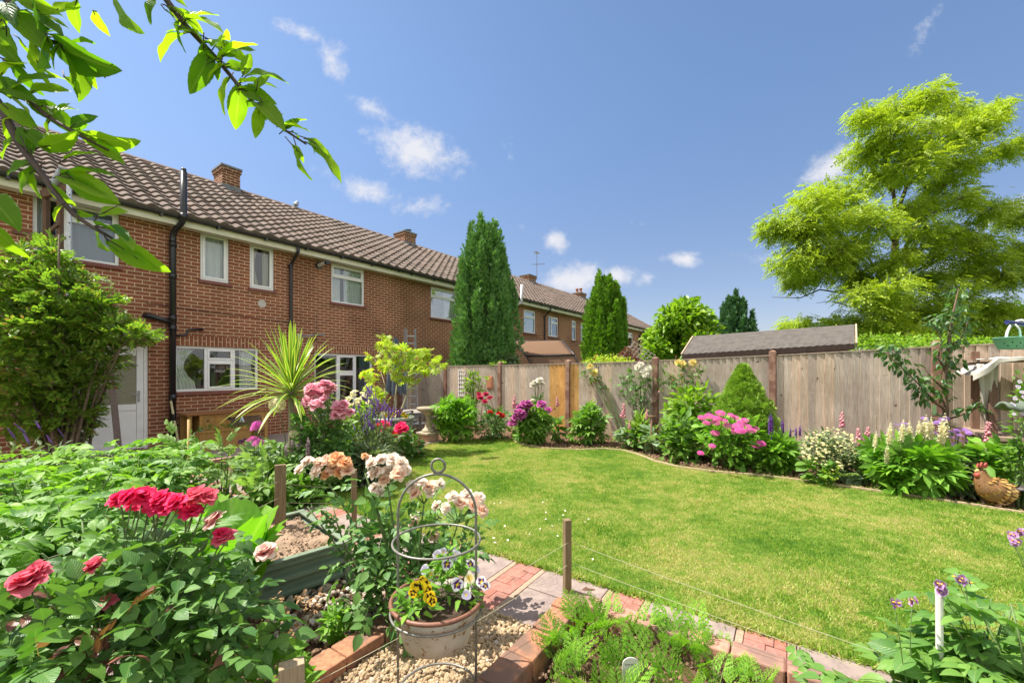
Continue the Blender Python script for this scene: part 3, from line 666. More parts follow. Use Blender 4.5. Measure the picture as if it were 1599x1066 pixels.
def window(root, a, c, e, f, style='transom', curtains=(), pane=None, sill=True, yy=.045):
    """white frame with its mullions; panes, sill and curtains are its children"""
    b = MB(); t = .052; y0, y1 = yy, yy+.06
    def rect(x0, x1, z0, z1, w, p0=y0, p1=y1):
        b.bx(x0, x0+w, p0, p1, z0, z1); b.bx(x1-w, x1, p0, p1, z0, z1); b.bx(x0+w, x1-w, p0, p1, z0, z0+w); b.bx(x0+w, x1-w, p0, p1, z1-w, z1)
    rect(a, c, e, f, t); cells = []
    if style == 'single': cells = [(a+t, c-t, e+t, f-t, 1)]
    elif style == 'plain': cells = [(a+t, c-t, e+t, f-t, 0)]
    elif style == 'transom':
        zt = e+(f-e)*.68; b.bx(a+t, c-t, y0, y1, zt-.025, zt+.025); cells = [(a+t, c-t, e+t, zt-.025, 0), (a+t, c-t, zt+.025, f-t, 1)]
    elif style == 'three':      # fixed, opening top light over fixed, fixed
        x1, x2 = a+(c-a)*.35, a+(c-a)*.685; zt = e+(f-e)*.68
        for x in (x1, x2): b.bx(x-.026, x+.026, y0, y1, e+t, f-t)
        b.bx(x1+.026, x2-.026, y0, y1, zt-.026, zt+.026)
        cells = [(a+t, x1-.026, e+t, f-t, 0), (x1+.026, x2-.026, e+t, zt-.026, 1), (x1+.026, x2-.026, zt+.026, f-t, 1), (x2+.026, c-t, e+t, f-t, 0)]
    elif style == 'patio':
        x1, x2 = a+(c-a)*.38, a+(c-a)*.69; zt = e+(f-e)*.68
        for x in (x1, x2): b.bx(x-.026, x+.026, y0, y1, e+t, f-t)
        b.bx(x1+.026, x2-.026, y0, y1, zt-.026, zt+.026)
        cells = [(a+t, x1-.026, e+t, f-t, 0), (x1+.026, x2-.026, e+t, zt-.026, 1), (x1+.026, x2-.026, zt+.026, f-t, 1), (x2+.026, c-t, e+t, f-t, 0)]
    elif style == 'left':
        x1 = a+(c-a)*.36; zt = e+(f-e)*.68; b.bx(x1-.026, x1+.026, y0, y1, e+t, f-t); b.bx(x1+.026, c-t, y0, y1, zt-.026, zt+.026)
        cells = [(a+t, x1-.026, e+t, f-t, 0), (x1+.026, c-t, e+t, zt-.026, 0), (x1+.026, c-t, zt+.026, f-t, 1)]
    for x0, x1, z0, z1, s in cells:
        if s: rect(x0, x1, z0, z1, .042, y0-.014, y0+.03)
    w = b.build('window', M_white, root, local=True, bevel=.004)
    for x0, x1, z0, z1, s in cells:
        g = MB(); q = .042 if s else 0; g.bx(x0+q, x1-q, y0+.028, y0+.032, z0+q, z1-q); g.build('pane', pane or M_glass, w, local=True)
    if sill:
        s_ = MB(); s_.bx(a-.04, c+.04, -.05, y0+.02, e-.075, e-.004); s_.build('sill', M_sill, w, local=True, bevel=.006)
    for (t0, t1, mat, folds, gather, z0f) in curtains:
        cm_ = curtain_mesh(a+(c-a)*t0, a+(c-a)*t1, e+(f-e)*z0f, f-.03, .155, folds, .022, gather); cm_.build('curtain', mat, w, smooth=True, local=True)
    return w
def chimney(root, s, d0, d1, w, ztop, pots=0, name='chimney'):
    b = MB(); y0, y1 = d0, d1; zb = 6.3
    b.bx(s, s+w, y0, y1, zb, ztop-.16); b.bx(s-.03, s+w+.03, y0-.03, y1+.03, ztop-.16, ztop-.06)
    c = b.build(name, M_chim, root, local=True)
    k = MB(); k.bx(s-.05, s+w+.05, y0-.05, y1+.05, ztop-.06, ztop); k.build('chimney_cap', M_lead, c, local=True, bevel=.006)
    l = MB(); l.bx(s-.08, s+w+.08, y0-.08, y1+.08, zb-.02, zb+.0); l = MB(); l.bx(s-.012, s+w+.012, y0-.012, y1+.012, zb, 6.84); l.build('flashing', M_lead, c, local=True)
    for p in range(pots):
        q = MB(); q.lathe([(.11, 0), (.12, .05), (.1, .1), (.095, .3), (.115, .31), (.115, .36), (.08, .36)], (s+w/2, y0+.22+.3*p, ztop), 14); q.build('chimney_pot', M_pot, c, smooth=True, local=True)
    return c
def house(label, s0, s1, wins, group='terraced brick houses', pipes=(), brackets=True, ends=(1, 1)):
    base = W(0, 0, 0)
    r = thing('terraced_house', label, 'house', base, TH, group)
    g = .002; s0 += g; s1 -= g
    b = MB(); wall_mesh(b, s0, s1, -.16, 4.56, [w[:4] for w in wins])
    D_ = 7.2
    b.add([(s0, 0, -.16), (s0, 0, 4.56), (s0, D_/2, 6.72), (s0, D_, 4.56), (s0, D_, -.16)], [(0, 1, 2, 3, 4)])
    b.add([(s1, 0, -.16), (s1, 0, 4.56), (s1, D_/2, 6.72), (s1, D_, 4.56), (s1, D_, -.16)], [(4, 3, 2, 1, 0)])
    b.add([(s0, D_, -.16), (s1, D_, -.16), (s1, D_, 4.56), (s0, D_, 4.56)], [(3, 2, 1, 0)])
    b.build('wall', M_brick, r, local=True)
    b = MB(); b.bx(s0+.01, s1-.01, .01, D_-.01, 2.3, 2.5); b.bx(s0+.01, s1-.01, 3.2, 3.3, -.15, 4.5); b.bx(s0+.01, s1-.01, .12, 3.2, 4.48, 4.55); b.build('floor_slab', ROOM, r, local=True)
    for w in wins:
        st = w[4] if len(w) > 4 else 'transom'
        if st != 'door': window(r, w[0], w[1], w[2], w[3], st, w[5] if len(w) > 5 else (), w[6] if len(w) > 6 else None)
    rf = roof_mesh(s0, s1, seg=10 if s0 < 5 else 8).build('roof', M_tile, r, smooth=False, local=True)
    b = MB(); b.add([(s0, RIDGE_D, RIDGE_Z-.02), (s1, RIDGE_D, RIDGE_Z-.02), (s1, 2*RIDGE_D-EAVE_D, EAVE_Z), (s0, 2*RIDGE_D-EAVE_D, EAVE_Z)], [(0, 1, 2, 3)]); b.build('rear_slope', M_tile, rf, local=True)
    b = MB(); x = s0
    while x < s1: b.tube([(x, RIDGE_D, RIDGE_Z-.05), (min(x+.45, s1)-.012, RIDGE_D, RIDGE_Z-.05)], .125, 12); x += .45
    b.build('ridge_tiles', plain('ridge', (.2, .14, .115), .9, .3, 12), rf, local=True)
    b = MB(); b.bx(s0, s1, EAVE_D+.05, EAVE_D+.07, EAVE_Z-.2, EAVE_Z-.02); b.build('fascia', M_cream, r, local=True)
    b = MB(); 
    for k in range(3): b.bx(s0, s1, EAVE_D+.072+k*.1, EAVE_D+.166+k*.1 if k < 2 else -.001, EAVE_Z-.175, EAVE_Z-.155)
    b.build('soffit', M_soff, r, local=True)
    b = MB(); ns = 9; V = []; F = []
    for i, x in enumerate((s0, s1)):
        for k in range(ns):
            q = PI+PI*k/(ns-1); V.append((x, EAVE_D-.005+.058*math.cos(q), EAVE_Z-.03+.058*math.sin(q)))
        for k in range(ns):
            q = 2*PI-PI*k/(ns-1); V.append((x, EAVE_D-.005+.05*math.cos(q), EAVE_Z-.03+.05*math.sin(q)))
    k2 = 2*ns; F = [(k, k2+k, k2+(k+1) % k2, (k+1) % k2) for k in range(k2)]
    b.add(V, F); gt = b.build('gutter', M_black, r, smooth=False, local=True)
    if brackets:
        x = s0+.4
        while x < s1: b = MB(); b.bx(x-.02, x+.02, EAVE_D-.066, EAVE_D+.05, EAVE_Z-.105, EAVE_Z-.06); x += .95; b.build('gutter_bracket', M_black, gt, local=True)
    for s in pipes:
        b = MB(); b.tube([(s, EAVE_D, EAVE_Z-.08), (s, EAVE_D, EAVE_Z-.18), (s-.01, EAVE_D+.06, EAVE_Z-.24), (s-.02, -.1, EAVE_Z-.42), (s-.03, -.055, EAVE_Z-.5), (s-.03, -.055, -.1)], .036, 10)
        for z in (4.0, 2.4, .9): b.tube([(s-.03, -.055, z-.04), (s-.03, -.055, z+.04)], .046, 10); b.bx(s-.09, s+.03, -.03, -.001, z-.02, z+.02)
        b.build('downpipe', M_black, r, smooth=False, local=True, bevel=0)
    return r
NET = (0.02, .98, M_net, 14, 0., .02)
HA = house('nearest brick terraced house with white back door, black soil pipe and kitchen window', -3.5, 5.54, [
    (-1.86, -.78, 3.36, 4.38, 'left', ((.02, .2, M_net, 4, 0, .0), (.38, .98, M_blind, 3, 0, .0))), (.5, 1.04, 3.34, 4.38, 'single', ((.02, .98, M_net, 5, 0., .0),)), (1.46, 2.0, 3.32, 4.37, 'single', ((.0, .45, M_curt, 5, .35, .02), (.62, 1., M_curt, 5, 0., .02))),
    (3.47, 4.5, 3.26, 4.32, 'transom', ((.02, .33, M_net, 6, 0., .02), (.44, .98, M_net, 10, 0, .02))),
    (.05, 1.65, .95, 1.91, 'three', ((.01, .26, M_net, 6, .55, .05), (.78, 1., M_net, 5, .3, .05))), (3.0, 4.77, .2, 1.86, 'patio', ((.8, .99, M_blue, 5, 0, 0.),)),
    (-1.42, -.36, -.14, 1.86, 'door')], pipes=(2.40,))
chimney(HA, 2.02, 3.28, 3.95, .46, 7.40)
# back door: frame, frosted glass, lower panel, handle
b = MB()
for x0, x1, z0, z1 in ((-1.42, -1.36, -.14, 1.86), (-.42, -.36, -.14, 1.86), (-1.36, -.42, 1.8, 1.86)): b.bx(x0, x1, .03, .1, z0, z1)
for x0, x1, z0, z1 in ((-1.36, -1.25, -.13, 1.8), (-.53, -.42, -.13, 1.8), (-1.25, -.53, 1.68, 1.8), (-1.25, -.53, .62, .74), (-1.25, -.53, -.13, .0)): b.bx(x0+.003, x1-.003, .04, .09, z0, z1)
b.bx(-1.25, -.53, .055, .08, 0, .62)
dr = b.build('door', M_white, HA, local=True, bevel=.004)
b = MB(); b.bx(-1.25, -.53, .062, .07, .74, 1.68); b.build('pane', M_frostd, dr, local=True)
b = MB(); b.bx(-.51, -.48, .02, .04, .78, 1.0); b.bar((-.5, .0, .93), (-.6, .0, .93), .02, .02); b.build('handle', M_grey, dr, local=True, bevel=.003)
b = MB(); b.bx(-1.6, .0+-.2, -.45, -.001, 1.99, 2.07); b.build('door_canopy', M_concrete, HA, local=True, bevel=.006)
# soldier courses over the ground-floor windows
for a, c, z in ((-.02, 1.72, 1.915), (2.93, 4.84, 1.865)):
    b = MB(); b.bx(a, c, -.003, .05, z, z+.215); b.build('lintel', M_sold, HA, local=True)
b = MB(); b.bx(5.56-.02+.02, 5.57, -.001, .0, 0, .1)
# soil pipe with offset, vent top, branches
b = MB(); b.tube([(0.0, -.10, -.15), (0, -.10, 4.05), (.0, -.11, 4.14), (.03, -.2, 4.25), (.07, -.36, 4.34), (.09, -.43, 4.42), (.09, -.43, 4.52), (.09, -.43, 5.36)], [.055]*6+[.058, .058], 14)
for z in (3.95, 3.3, 2.45, 2.25, .85): b.tube([(0, -.1, z-.06), (0, -.1, z+.06)], .066, 14)
b.tube([(.09, -.43, 4.4), (.09, -.43, 4.52)], .068, 14); b.tube([(.09, -.43, 5.36), (.09, -.43, 5.42)], .045, 14)
b.tube([(0, -.1, 2.36), (-.2, -.09, 2.42), (-.36, -.07, 2.46), (-.40, .02, 2.47)], [.05, .05, .055, .06], 12)
sp_ = b.build('soil_pipe', M_black, HA, smooth=True, local=True)
b = MB(); b.tube([(0.06, -.1, 2.1), (.22, -.09, 2.12), (.25, -.08, 2.2), (.27, -.07, 2.24), (.52, -.06, 2.27)], .022, 8); b.tube([(.52, -.1, 2.27), (.52, .0, 2.27)], .02, 8)
b.build('waste_pipe', M_black, HA, smooth=True, local=True)
b = MB(); b.tube([(-.4, -.012, 2.72), (.6, -.012, 2.66), (2.3, -.012, 2.6)], .006, 5); b.tube([(2.32, -.012, 2.62), (2.32, -.012, 2.2), (3.05, -.012, 2.18), (3.05, -.012, 2.9)], .005, 5); b.build('cable', M_black, HA, local=True)
b = MB(); b.tube([(3.1, 0, 4.16), (3.1, -.05, 4.16)], .085, 18); b.build('flue_plate', M_black, HA, local=True)
b = MB(); b.tube([(3.1, -.03, 4.16), (3.12, -.36, 4.19)], .05, 16); fl = b.build('boiler_flue', plain('flue', (.6, .56, .5), .5), HA, smooth=False, local=True)
b = MB(); b.tube([(3.12, -.35, 4.19), (3.125, -.43, 4.196)], .055, 16); b.build('flue_end', M_black, fl, local=True)
b = MB(); b.tube([(2.6, 0, 2.26), (3.0, -.5, 2.32)], .022, 8); b.bx(2.54, 2.66, -.02, 0, 2.2, 2.32); b.build('wall_bracket', M_grey, HA, smooth=False, local=True)
b = MB(); b.lathe([(0, 0), (.06, .002), (.085, .006)], (0, 0, 0), 16); P = np.array(b.v); b.v = [tuple(p) for p in np.stack([P[:, 0]*1.1+1.72, -.004-P[:, 2]*.1, P[:, 1]*1.1+2.98], 1)]; b.build('mortar_patch', plain('mortar_patch', (.55, .5, .45), .95), HA, local=True)
# things on the kitchen and bathroom sills
HB = house('second brick terraced house, partly behind the tall dark conifer', 5.54, 14.42, [
    (7.06, 8.35, 3.22, 4.28, 'transom', ((.6, .98, M_net, 7, 0., .0),)), (12.61, 13.6, 3.13, 4.18, 'transom', ((.02, .98, M_net, 10, 0, 0.),)), (9.5, 10.6, 3.2, 4.25, 'transom')], pipes=(14.34,))
b = MB(); b.bx(5.62, 7.2, -.003, .05, 1.62, 1.835); b.build('lintel', M_sold, HB, local=True)
chimney(HB, 8.62, 3.3, 3.95, .6, 7.28, 0)
b = MB(); b.tube([(9.0, 3.5, 7.28), (9.0, 3.5, 7.4)], .09, 12); b.lathe([(.14, 0), (.02, .05), (0, .05)], (9.0, 3.5, 7.42), 12); b.build('chimney_cowl', M_lead, HB, smooth=False, local=True)
b = MB(); b.tube([(11.4, -.02, 4.1), (11.6, -.3, 4.2), (11.72, -.5, 4.28), (11.72, -.52, 5.05)], .06, 12); b.build('grey_flue', plain('flue_grey', (.5, .5, .5), .5), HB, smooth=True, local=True)
HC = house('third brick terraced house with an open window and a television aerial', 14.42, 21.4, [
    (14.72, 15.7, 3.1, 4.1, 'left', ((.02, .34, M_net, 3, 0, 0.),)), (17.12, 17.62, 3.06, 4.12, 'transom'), (18.15, 18.75, 3.06, 4.1, 'transom')], pipes=(21.3,))
chimney(HC, 17.9, 3.3, 3.95, .75, 7.2)
b = MB(); A0 = np.array([18.75, 3.3, 7.0]); b.tube([A0, A0+[0, 0, 1.75]], .02, 6)
for z, L, q in ((1.65, .9, .5), (.95, .95, -.4)):
    d = np.array([math.cos(q), math.sin(q), .15]); p = A0+np.array([0, 0, z]); b.tube([p-d*.35, p+d*L*.6], .014, 5)
    for k in range(7): c = p-d*.3+d*k*.13; e = np.array([-math.sin(q), math.cos(q), 0])*.17; b.tube([c-e, c+e], .007, 4)
b.tube([A0+[-.2, 0, 1.7], A0+[.2, 0, 1.7]], .02, 4); b.build('aerial', M_lead, HC, local=True)
HD = house('fourth brick terraced house with two terracotta chimney pots', 21.4, 32., [(22.5, 23.5, 3.1, 4.1, 'transom'), (25.2, 26.2, 3.1, 4.1, 'transom'), (28.4, 29.2, 3.1, 4.1, 'transom'), (30.2, 31., 3.1, 4.1, 'transom')], pipes=(27.4,))
chimney(HD, 24.6, 3.3, 3.95, .85, 7.15, 2)
b = MB(); b.tube([(6.0-.0, 3.55, 6.8), (6.0, 3.5, 7.05)], .02, 6); b.lathe([(.0, 0), (.05, .02), (.06, .12), (.03, .16), (0, .16)], (3.9, 3.6, 6.82), 10); b = MB()
b.tube([(4.25, 3.6, 6.84), (4.25, 3.6, 7.0)], .05, 8); b.tube([(4.25, 3.55, 6.98), (4.3, 3.52, 7.1)], [.09, .05], 8); b.build('roof_vent', M_grey, HA, local=True)
# far gable-ended house beyond the terrace
r = thing('end_house', 'far brick house with white bargeboard gable and twin chimney pots', 'house', W(0, 0, 0), TH)
g0, g1 = 35., 43.; y0, y1 = -4.0, 2.5; zm = 6.4
b = MB(); b.add([(g0, y0, -.2), (g0, y1, -.2), (g0, y1, 4.2), (g0, (y0+y1)/2, zm), (g0, y0, 4.2), (g1, y0, -.2), (g1, y1, -.2), (g1, y1, 4.2), (g1, (y0+y1)/2, zm), (g1, y0, 4.2)], [(0, 4, 3, 2, 1), (5, 6, 7, 8, 9), (0, 5, 9, 4), (1, 2, 7, 6)]); b.build('wall', M_brick, r, local=True)
for sg, ye in ((1, y0), (-1, y1)):
    b = MB(); yr = (y0+y1)/2; q = np.array([0, ye-.3*sg, 4.0]); b.add([(g0-.3, ye-.3*sg, 4.1), (g1, ye-.3*sg, 4.1), (g1, yr, zm+.12), (g0-.3, yr, zm+.12), (g0-.3, ye-.3*sg, 4.02), (g1, ye-.3*sg, 4.02), (g1, yr, zm+.04), (g0-.3, yr, zm+.04)], [(0, 1, 2, 3), (7, 6, 5, 4), (0, 3, 7, 4), (0, 4, 5, 1)]); b.build('roof', M_tile, r, local=True)
    b = MB(); b.bar((g0-.32, ye-.32*sg, 4.0), (g0-.32, yr, zm+.02), .05, .26); b.build('bargeboard', M_white, r, local=True)
b = MB(); b.bx(37, 37.9, -1.2, -.4, 6, 7.5); b.bx(36.95, 37.95, -1.25, -.35, 7.4, 7.55); ch = b.build('chimney', M_chim, r, local=True)
for q in (37.22, 37.66): b = MB(); b.lathe([(.13, 0), (.11, .3), (.13, .34), (.08, .34)], (q, -.8, 7.55), 12); b.build('chimney_pot', M_pot, ch, local=True)
window(r, g0+1, g0+2.2, 3.0, 4.0, yy=-4.02+.03, sill=False)
# ------------------------------------------------------------------ fence
def woodmat(name, a, b_, c, grain=1., rough=.85):
    m, nt, pb = new_mat(name); g = N(nt, 'ShaderNodeNewGeometry')
    v = coords(nt, 'Object', (9*grain, 9*grain, .55*grain)); w = noise(nt, v, 6, 6, .7, 1.2); f = noise(nt, coords(nt, 'Object', (60, 60, 2.0)), 4, 3, .6)
    st = noise(nt, coords(nt), 1.6, 4, .6); kn = noise(nt, coords(nt, 'Object', (1, 1, .8)), 11, 2, .4)
    col = ramp(nt, w, [(.3, a), (.52, b_), (.75, c)])
    col = mixc(nt, .5, col, ramp(nt, g.outputs['Random Per Island'], [(0, (.5, .49, .5)), (.5, (1, .98, .95)), (1, (1.35, 1.15, .95))]), 'MULTIPLY')
    col = mixc(nt, .5, col, ramp(nt, f, [(.3, (.68, .66, .64)), (.65, (1.15, 1.15, 1.15))]), 'MULTIPLY'); col = mixc(nt, .5, col, ramp(nt, st, [(.35, (.75, .7, .62)), (.65, (1.18, 1.18, 1.18))]), 'MULTIPLY')
    col = mixc(nt, ramp(nt, kn, [(.70, (0, 0, 0)), (.74, (.8,)*3)]), col, (.07, .05, .04))
    nt.links.new(col, pb.inputs['Base Color']); pb.inputs['Roughness'].default_value = rough; pb.inputs['Specular IOR Level'].default_value = .2; bump(nt, pb, math_n(nt, 'ADD', w, f), .35, .006)
    MATS[name] = m; return m
M_board = woodmat('fence_wood', (.35, .29, .235), (.51, .44, .375), (.66, .595, .52)); M_orange = woodmat('fence_wood_new', (.42, .23, .08), (.58, .35, .13), (.67, .46, .21))
M_post = plain('post_concrete', (.17, .085, .058), .95, .35, 60, bmp=.6, c2=(.28, .17, .12)); M_gravelboard = plain('capping', (.26, .2, .15), .9, .3, 20)
FTOP = [(-1.93, 1.50), (0, 1.505), (1.93, 1.515), (3.86, 1.53), (5.79, 1.555), (7.72, 1.625), (9.65, 1.70), (11.58, 1.76)]
fence = thing('garden_fence', 'weathered featheredge board fence with reddish concrete posts across the end of the garden', 'fence', Q0, math.atan2(DF[1], DF[0]))
for i in range(7):
    s0 = -1.93+1.93*i+.055; s1 = s0+1.82; nb = 17; w = (s1-s0)/nb; za, zb = FTOP[i][1], FTOP[i+1][1]
    if i in (4,): za = 1.565
    b, bo = MB(), MB()
    for k in range(nb):
        x0 = s0+k*w; x1 = x0+w+.014; t = (x0-s0)/1.82; zt = za+(zb-za)*t+R.normal()*.002; z0 = -.22; tgt = bo if (i == 2 and k >= nb-4) or (i == 3 and k < 2) else b
        V = [(x0, .012, z0), (x1, -.004, z0), (x1, .012, z0), (x0, .018, z0)]; V = V+[(x, y, zt) for x, y, _ in V]
        # thick edge on one side, feathered on the other, so each board throws a fine line
        e_ = -.023+R.normal()*.004; V = [(x0, e_, z0), (x1, .005, z0), (x1, .010, z0), (x0, .010, z0)]; V = V+[(x, y, zt) for x, y, _ in V]
        tgt.add(V, [(0, 1, 5, 4), (3, 7, 6, 2), (0, 4, 7, 3), (1, 2, 6, 5), (4, 5, 6, 7), (0, 3, 2, 1)])
    p = b.build('fence_panel', M_board, fence, local=True)
    if bo.v: tag(bo.build('fence_board', M_orange, p, local=True), 'newer orange boards beside the concrete post')
    b = MB(); b.bar((s0-.02, .0, za+.012), (s1+.02, .0, zb+.012), .055, .022); b.build('capping_rail', M_gravelboard, p, local=True, bevel=.003)
for i in range(8):
    s = 1.93*(i-1); z = FTOP[i][1]+.075
    b = MB(); b.bx(s-.05, s+.05, -.065, .06, -.25, z); b.add([(s-.05, -.065, z), (s+.05, -.065, z), (s+.05, .06, z), (s-.05, .06, z), (s-.02, -.02, z+.025), (s+.02, -.02, z+.025), (s+.02, .02, z+.025), (s-.02, .02, z+.025)], [(0, 1, 5, 4), (1, 2, 6, 5), (2, 3, 7, 6), (3, 0, 4, 7), (4, 5, 6, 7)])
    b.build('fence_post', M_post, fence, local=True, bevel=.006)

# ------------------------------------------------------------------ beyond the fence: shed, canopy, lattice
M_felt = plain('roof_felt', (.098, .084, .072), .95, .3, 60, bmp=.5, c2=(.075, .065, .057)); M_dkwood = woodmat('dark_wood', (.03, .02, .017), (.05, .034, .028), (.075, .052, .042))
A = np.array([5.93, 7.2, 1.857]); B_ = np.array([3.66, 8.93, 1.74]); C = np.array([6.5, 7.9, 2.265]); D_ = np.array([4.22, 9.65, 2.19])
C2 = C+(C-A)*[1, 1, -1]; D2 = D_+(D_-B_)*[1, 1, -1]
shed = thing('garden_shed', 'low dark timber shed with grey felt roof beyond the fence', 'shed', (4.9, 8.2, -.15))
b = MB(); k = 26
def slab4(b, a, c, d, e, t): V = [a, c, d, e]; V = V+[np.array(p)-[0, 0, t] for p in V]; b.add(V, [(0, 1, 2, 3), (7, 6, 5, 4), (0, 4, 5, 1), (1, 5, 6, 2), (2, 6, 7, 3), (3, 7, 4, 0)])
P = []
for j in range(3):
    row = []
    for i in range(k*4+1):
        t = i/(k*4); lo = B_+(A-B_)*t; hi = D_+(C-D_)*t; p = lo+(hi-lo)*(j/2); row.append(p+[0, 0, .006*(math.sin(i*PI/2+.4)) if j == 0 else (.003*R.random())])
    P.append(row)
b.grid(P); slab4(b, B_-[0, 0, .012], A-[0, 0, .012], C-[0, 0, .012], D_-[0, 0, .012], .02); slab4(b, D_-[0, 0, .001], C-[0, 0, .001], C2, D2, .02)
b.build('roof', M_felt, shed)
b = MB(); dn = np.array([0, 0, .055]); b.bar(B_-dn, A-dn, .03, .1); b.build('eaves_board', M_dkwood, shed)
b = MB(); b.bar(A+[.02, -.01, -.03], C+[.02, -.01, -.03], .025, .09); b.build('bargeboard', plain('barge', (.42, .3, .2), .8), shed); b = MB(); b.bar(B_+[-.02, .01, -.03], D_+[-.02, .01, -.03], .025, .09); b.build('bargeboard', plain('barge', (.42, .3, .2), .8), shed)
b = MB(); ins = unit(C-A)*[1, 1, 0]*.08; a0, b0 = A+ins, B_+ins; e_ = unit(A-B_)*.1; a0 = a0-e_; b0 = b0+e_; c0 = C2-ins-e_; d0 = D2-ins+e_
b.add([(*p[:2], -.15) for p in (b0, a0, c0, d0)]+[(*p[:2], p[2]-.04) for p in (b0, a0, c0, d0)]+[tuple(C-e_-[0, 0, .05]), tuple(D_+e_-[0, 0, .05])], [(0, 1, 5, 4), (2, 3, 7, 6), (1, 2, 6, 8, 5), (3, 0, 4, 9, 7)]); b.build('wall', M_dkwood, shed)
# swing seat canopy
M_can = clothmat('canopy_cloth', (.24, .145, .092), .25); M_frame = plain('dark_frame', (.03, .025, .025), .4, .2, 20, bmp=0)
cn = thing('swing_seat', 'brown fabric canopy of a garden swing seat showing above the fence', 'swing seat', at(850, 640, 13.2)*[1, 1, 0]+[0, 0, -.15])
Q = {k_: at(x, y, Y) for k_, (x, y, Y) in dict(a=(803, 533, 13.9), b=(877, 531, 14.2), c=(897, 554, 12.9), d=(822, 556, 12.7), e=(908, 578, 12.7), f=(835, 580, 12.5)).items()}
def quad(p00, p10, p11, p01, n=9, sag=.06):
    return [[(1-s)*((1-t)*p00+t*p10)+s*((1-t)*p01+t*p11)-np.array([0, 0, sag*math.sin(PI*s)*math.sin(PI*t)]) for t in np.linspace(0, 1, n)] for s in np.linspace(0, 1, n)]
b = MB(); b.grid(quad(Q['a'], Q['b'], Q['c'], Q['d'], sag=-.08)); b.grid(quad(Q['d'], Q['c'], Q['e'], Q['f'], sag=.03)); cnp = b.build('canopy', M_can, cn, smooth=True)
sm = cnp.modifiers.new('Solid', 'SOLIDIFY'); sm.thickness = .012
b = MB(); b.tube([Q['a'], Q['d'], Q['f']], .025, 8); b.tube([Q['b'], Q['c'], Q['e']], .025, 8); b.tube([Q['a'], Q['b']], .02, 8); b.tube([Q['d'], Q['c']], .03, 8)
for t in (.22, .52):
    p = Q['d']+(Q['c']-Q['d'])*t; b.tube([p+[.25, 0, .0], p+[.02, .1, -.06], p+[-.14, .2, -.28], p+[-.2, .3, -.9], p+[-.2, .3, -1.9]], .028, 8)
b.build('frame', M_frame, cn, smooth=True)
b = MB(); seatc = at(850, 650, 13.0); b.box((seatc[0], 13.1, .35), (1.5, .55, .12), -.6); b.box((seatc[0]+.2, 13.35, .65), (1.5, .1, .55), -.6); b.build('seat', M_can, cn, bevel=.03)
# lattice panel leaning beyond the fence
lt = thing('lattice_panel', 'grey tilted wooden lattice panel behind the fence beside dark red bush', 'lattice', at(995, 600, 13.)*[1, 1, 0]+[0, 0, -.1])
b = MB(); o_ = at(996, 557, 13.); u_ = np.array([.55, .2, -.30]); w_ = np.array([.33, .0, .38])
for k in range(-3, 4): b.bar(o_+u_*k*.22-w_*.7, o_+u_*k*.22+w_*.7, .012, .035, NF); b.bar(o_+w_*k*.22-u_*.7+NF*.013, o_+w_*k*.22+u_*.7+NF*.013, .012, .035, NF)
b.build('lattice', plain('grey_wood', (.42, .36, .31), .9), lt)
b = MB(); b.bar(o_*[1, 1, 0]+[.0, .05, -.1], o_+[0, .05, -.1], .05, .05); b.build('post', plain('grey_wood', (.42, .36, .31), .9), lt)
# brick garden wall beyond
bw = MB(); q = at(997, 555, 17.5); bw.box((q[0], q[1], .9), (1.1, .22, 2.1), .2); tag(bw.build('brick_pier', M_brick, None, loc=(q[0], q[1], 0)), 'short grey brick wall end between conifer and laurel', 'wall')

# ------------------------------------------------------------------ against the house and on the patio
M_pine = woodmat('hutch_wood', (.36, .2, .055), (.48, .29, .1), (.58, .38, .16)); M_pinered = woodmat('hutch_edge', (.3, .13, .05), (.4, .19, .08), (.46, .25, .11))
hz = -.15
hutch = thing('rabbit_hutch', 'yellow pine rabbit hutch with mesh window standing under the kitchen window', 'hutch', W(.9, .35, hz), TH)
b = MB(); b.bx(-.82, .72, -.3, .28, .64, .675); b.build('roof', M_pinered, hutch, local=True, bevel=.006)
b = MB()
for x in (-.79, -.6, .62): b.bx(x, x+.065, -.27, -.21, 0, .635); b.bx(x, x+.065, .2, .26, 0, .635)
b.bx(-.725, -.6, -.25, -.22, .1, .6) if 0 else None
b.bx(-.535, .62, -.265, -.225, .585, .635); b.bx(-.535, .62, -.265, -.225, .26, .31); b.bx(-.11, -.05, -.268, -.226, .31, .585); b.bx(.56, .62, -.264, -.226, .31, .585)
b.bx(-.05, .56, -.262, -.228, .31, .345); b.bx(-.05, .56, -.262, -.228, .555, .585); b.bx(-.72, .62, .2, .22, .02, .63); b.bx(-.535, .62, -.26, .2, .235, .255); b.build('frame', M_pine, hutch, local=True, bevel=.003)
b = MB(); 
for k in range(4): b.bx(-.535+k*.106, -.432+k*.106, -.25, -.235, .31, .585)
hd = b.build('door', M_pine, hutch, local=True); b = MB(); 
for z in (.36, .5): b.bx(-.105, -.052, -.275, -.266, z, z+.06)
b.build('hinge', M_black, hd, local=True)
b = MB()
for k in range(31): b.bx(-.05+.02*k, -.048+.02*k, -.246, -.244, .345, .555)
for k in range(11): b.bx(-.05, .56, -.244, -.243, .345+.02*k, .347+.02*k)
b.build('wire_mesh', M_grey, hutch, local=True)
b = MB(); b.lathe([(.045, 0), (.05, .02), (.02, .1), (.012, .14)], (.16, -.275, .43), 10); b.build('water_bottle', plain('bottle', (.6, .65, .7), .2), hutch, local=True)
M_redclay = plain('red_clay', (.4, .15, .08), .8)
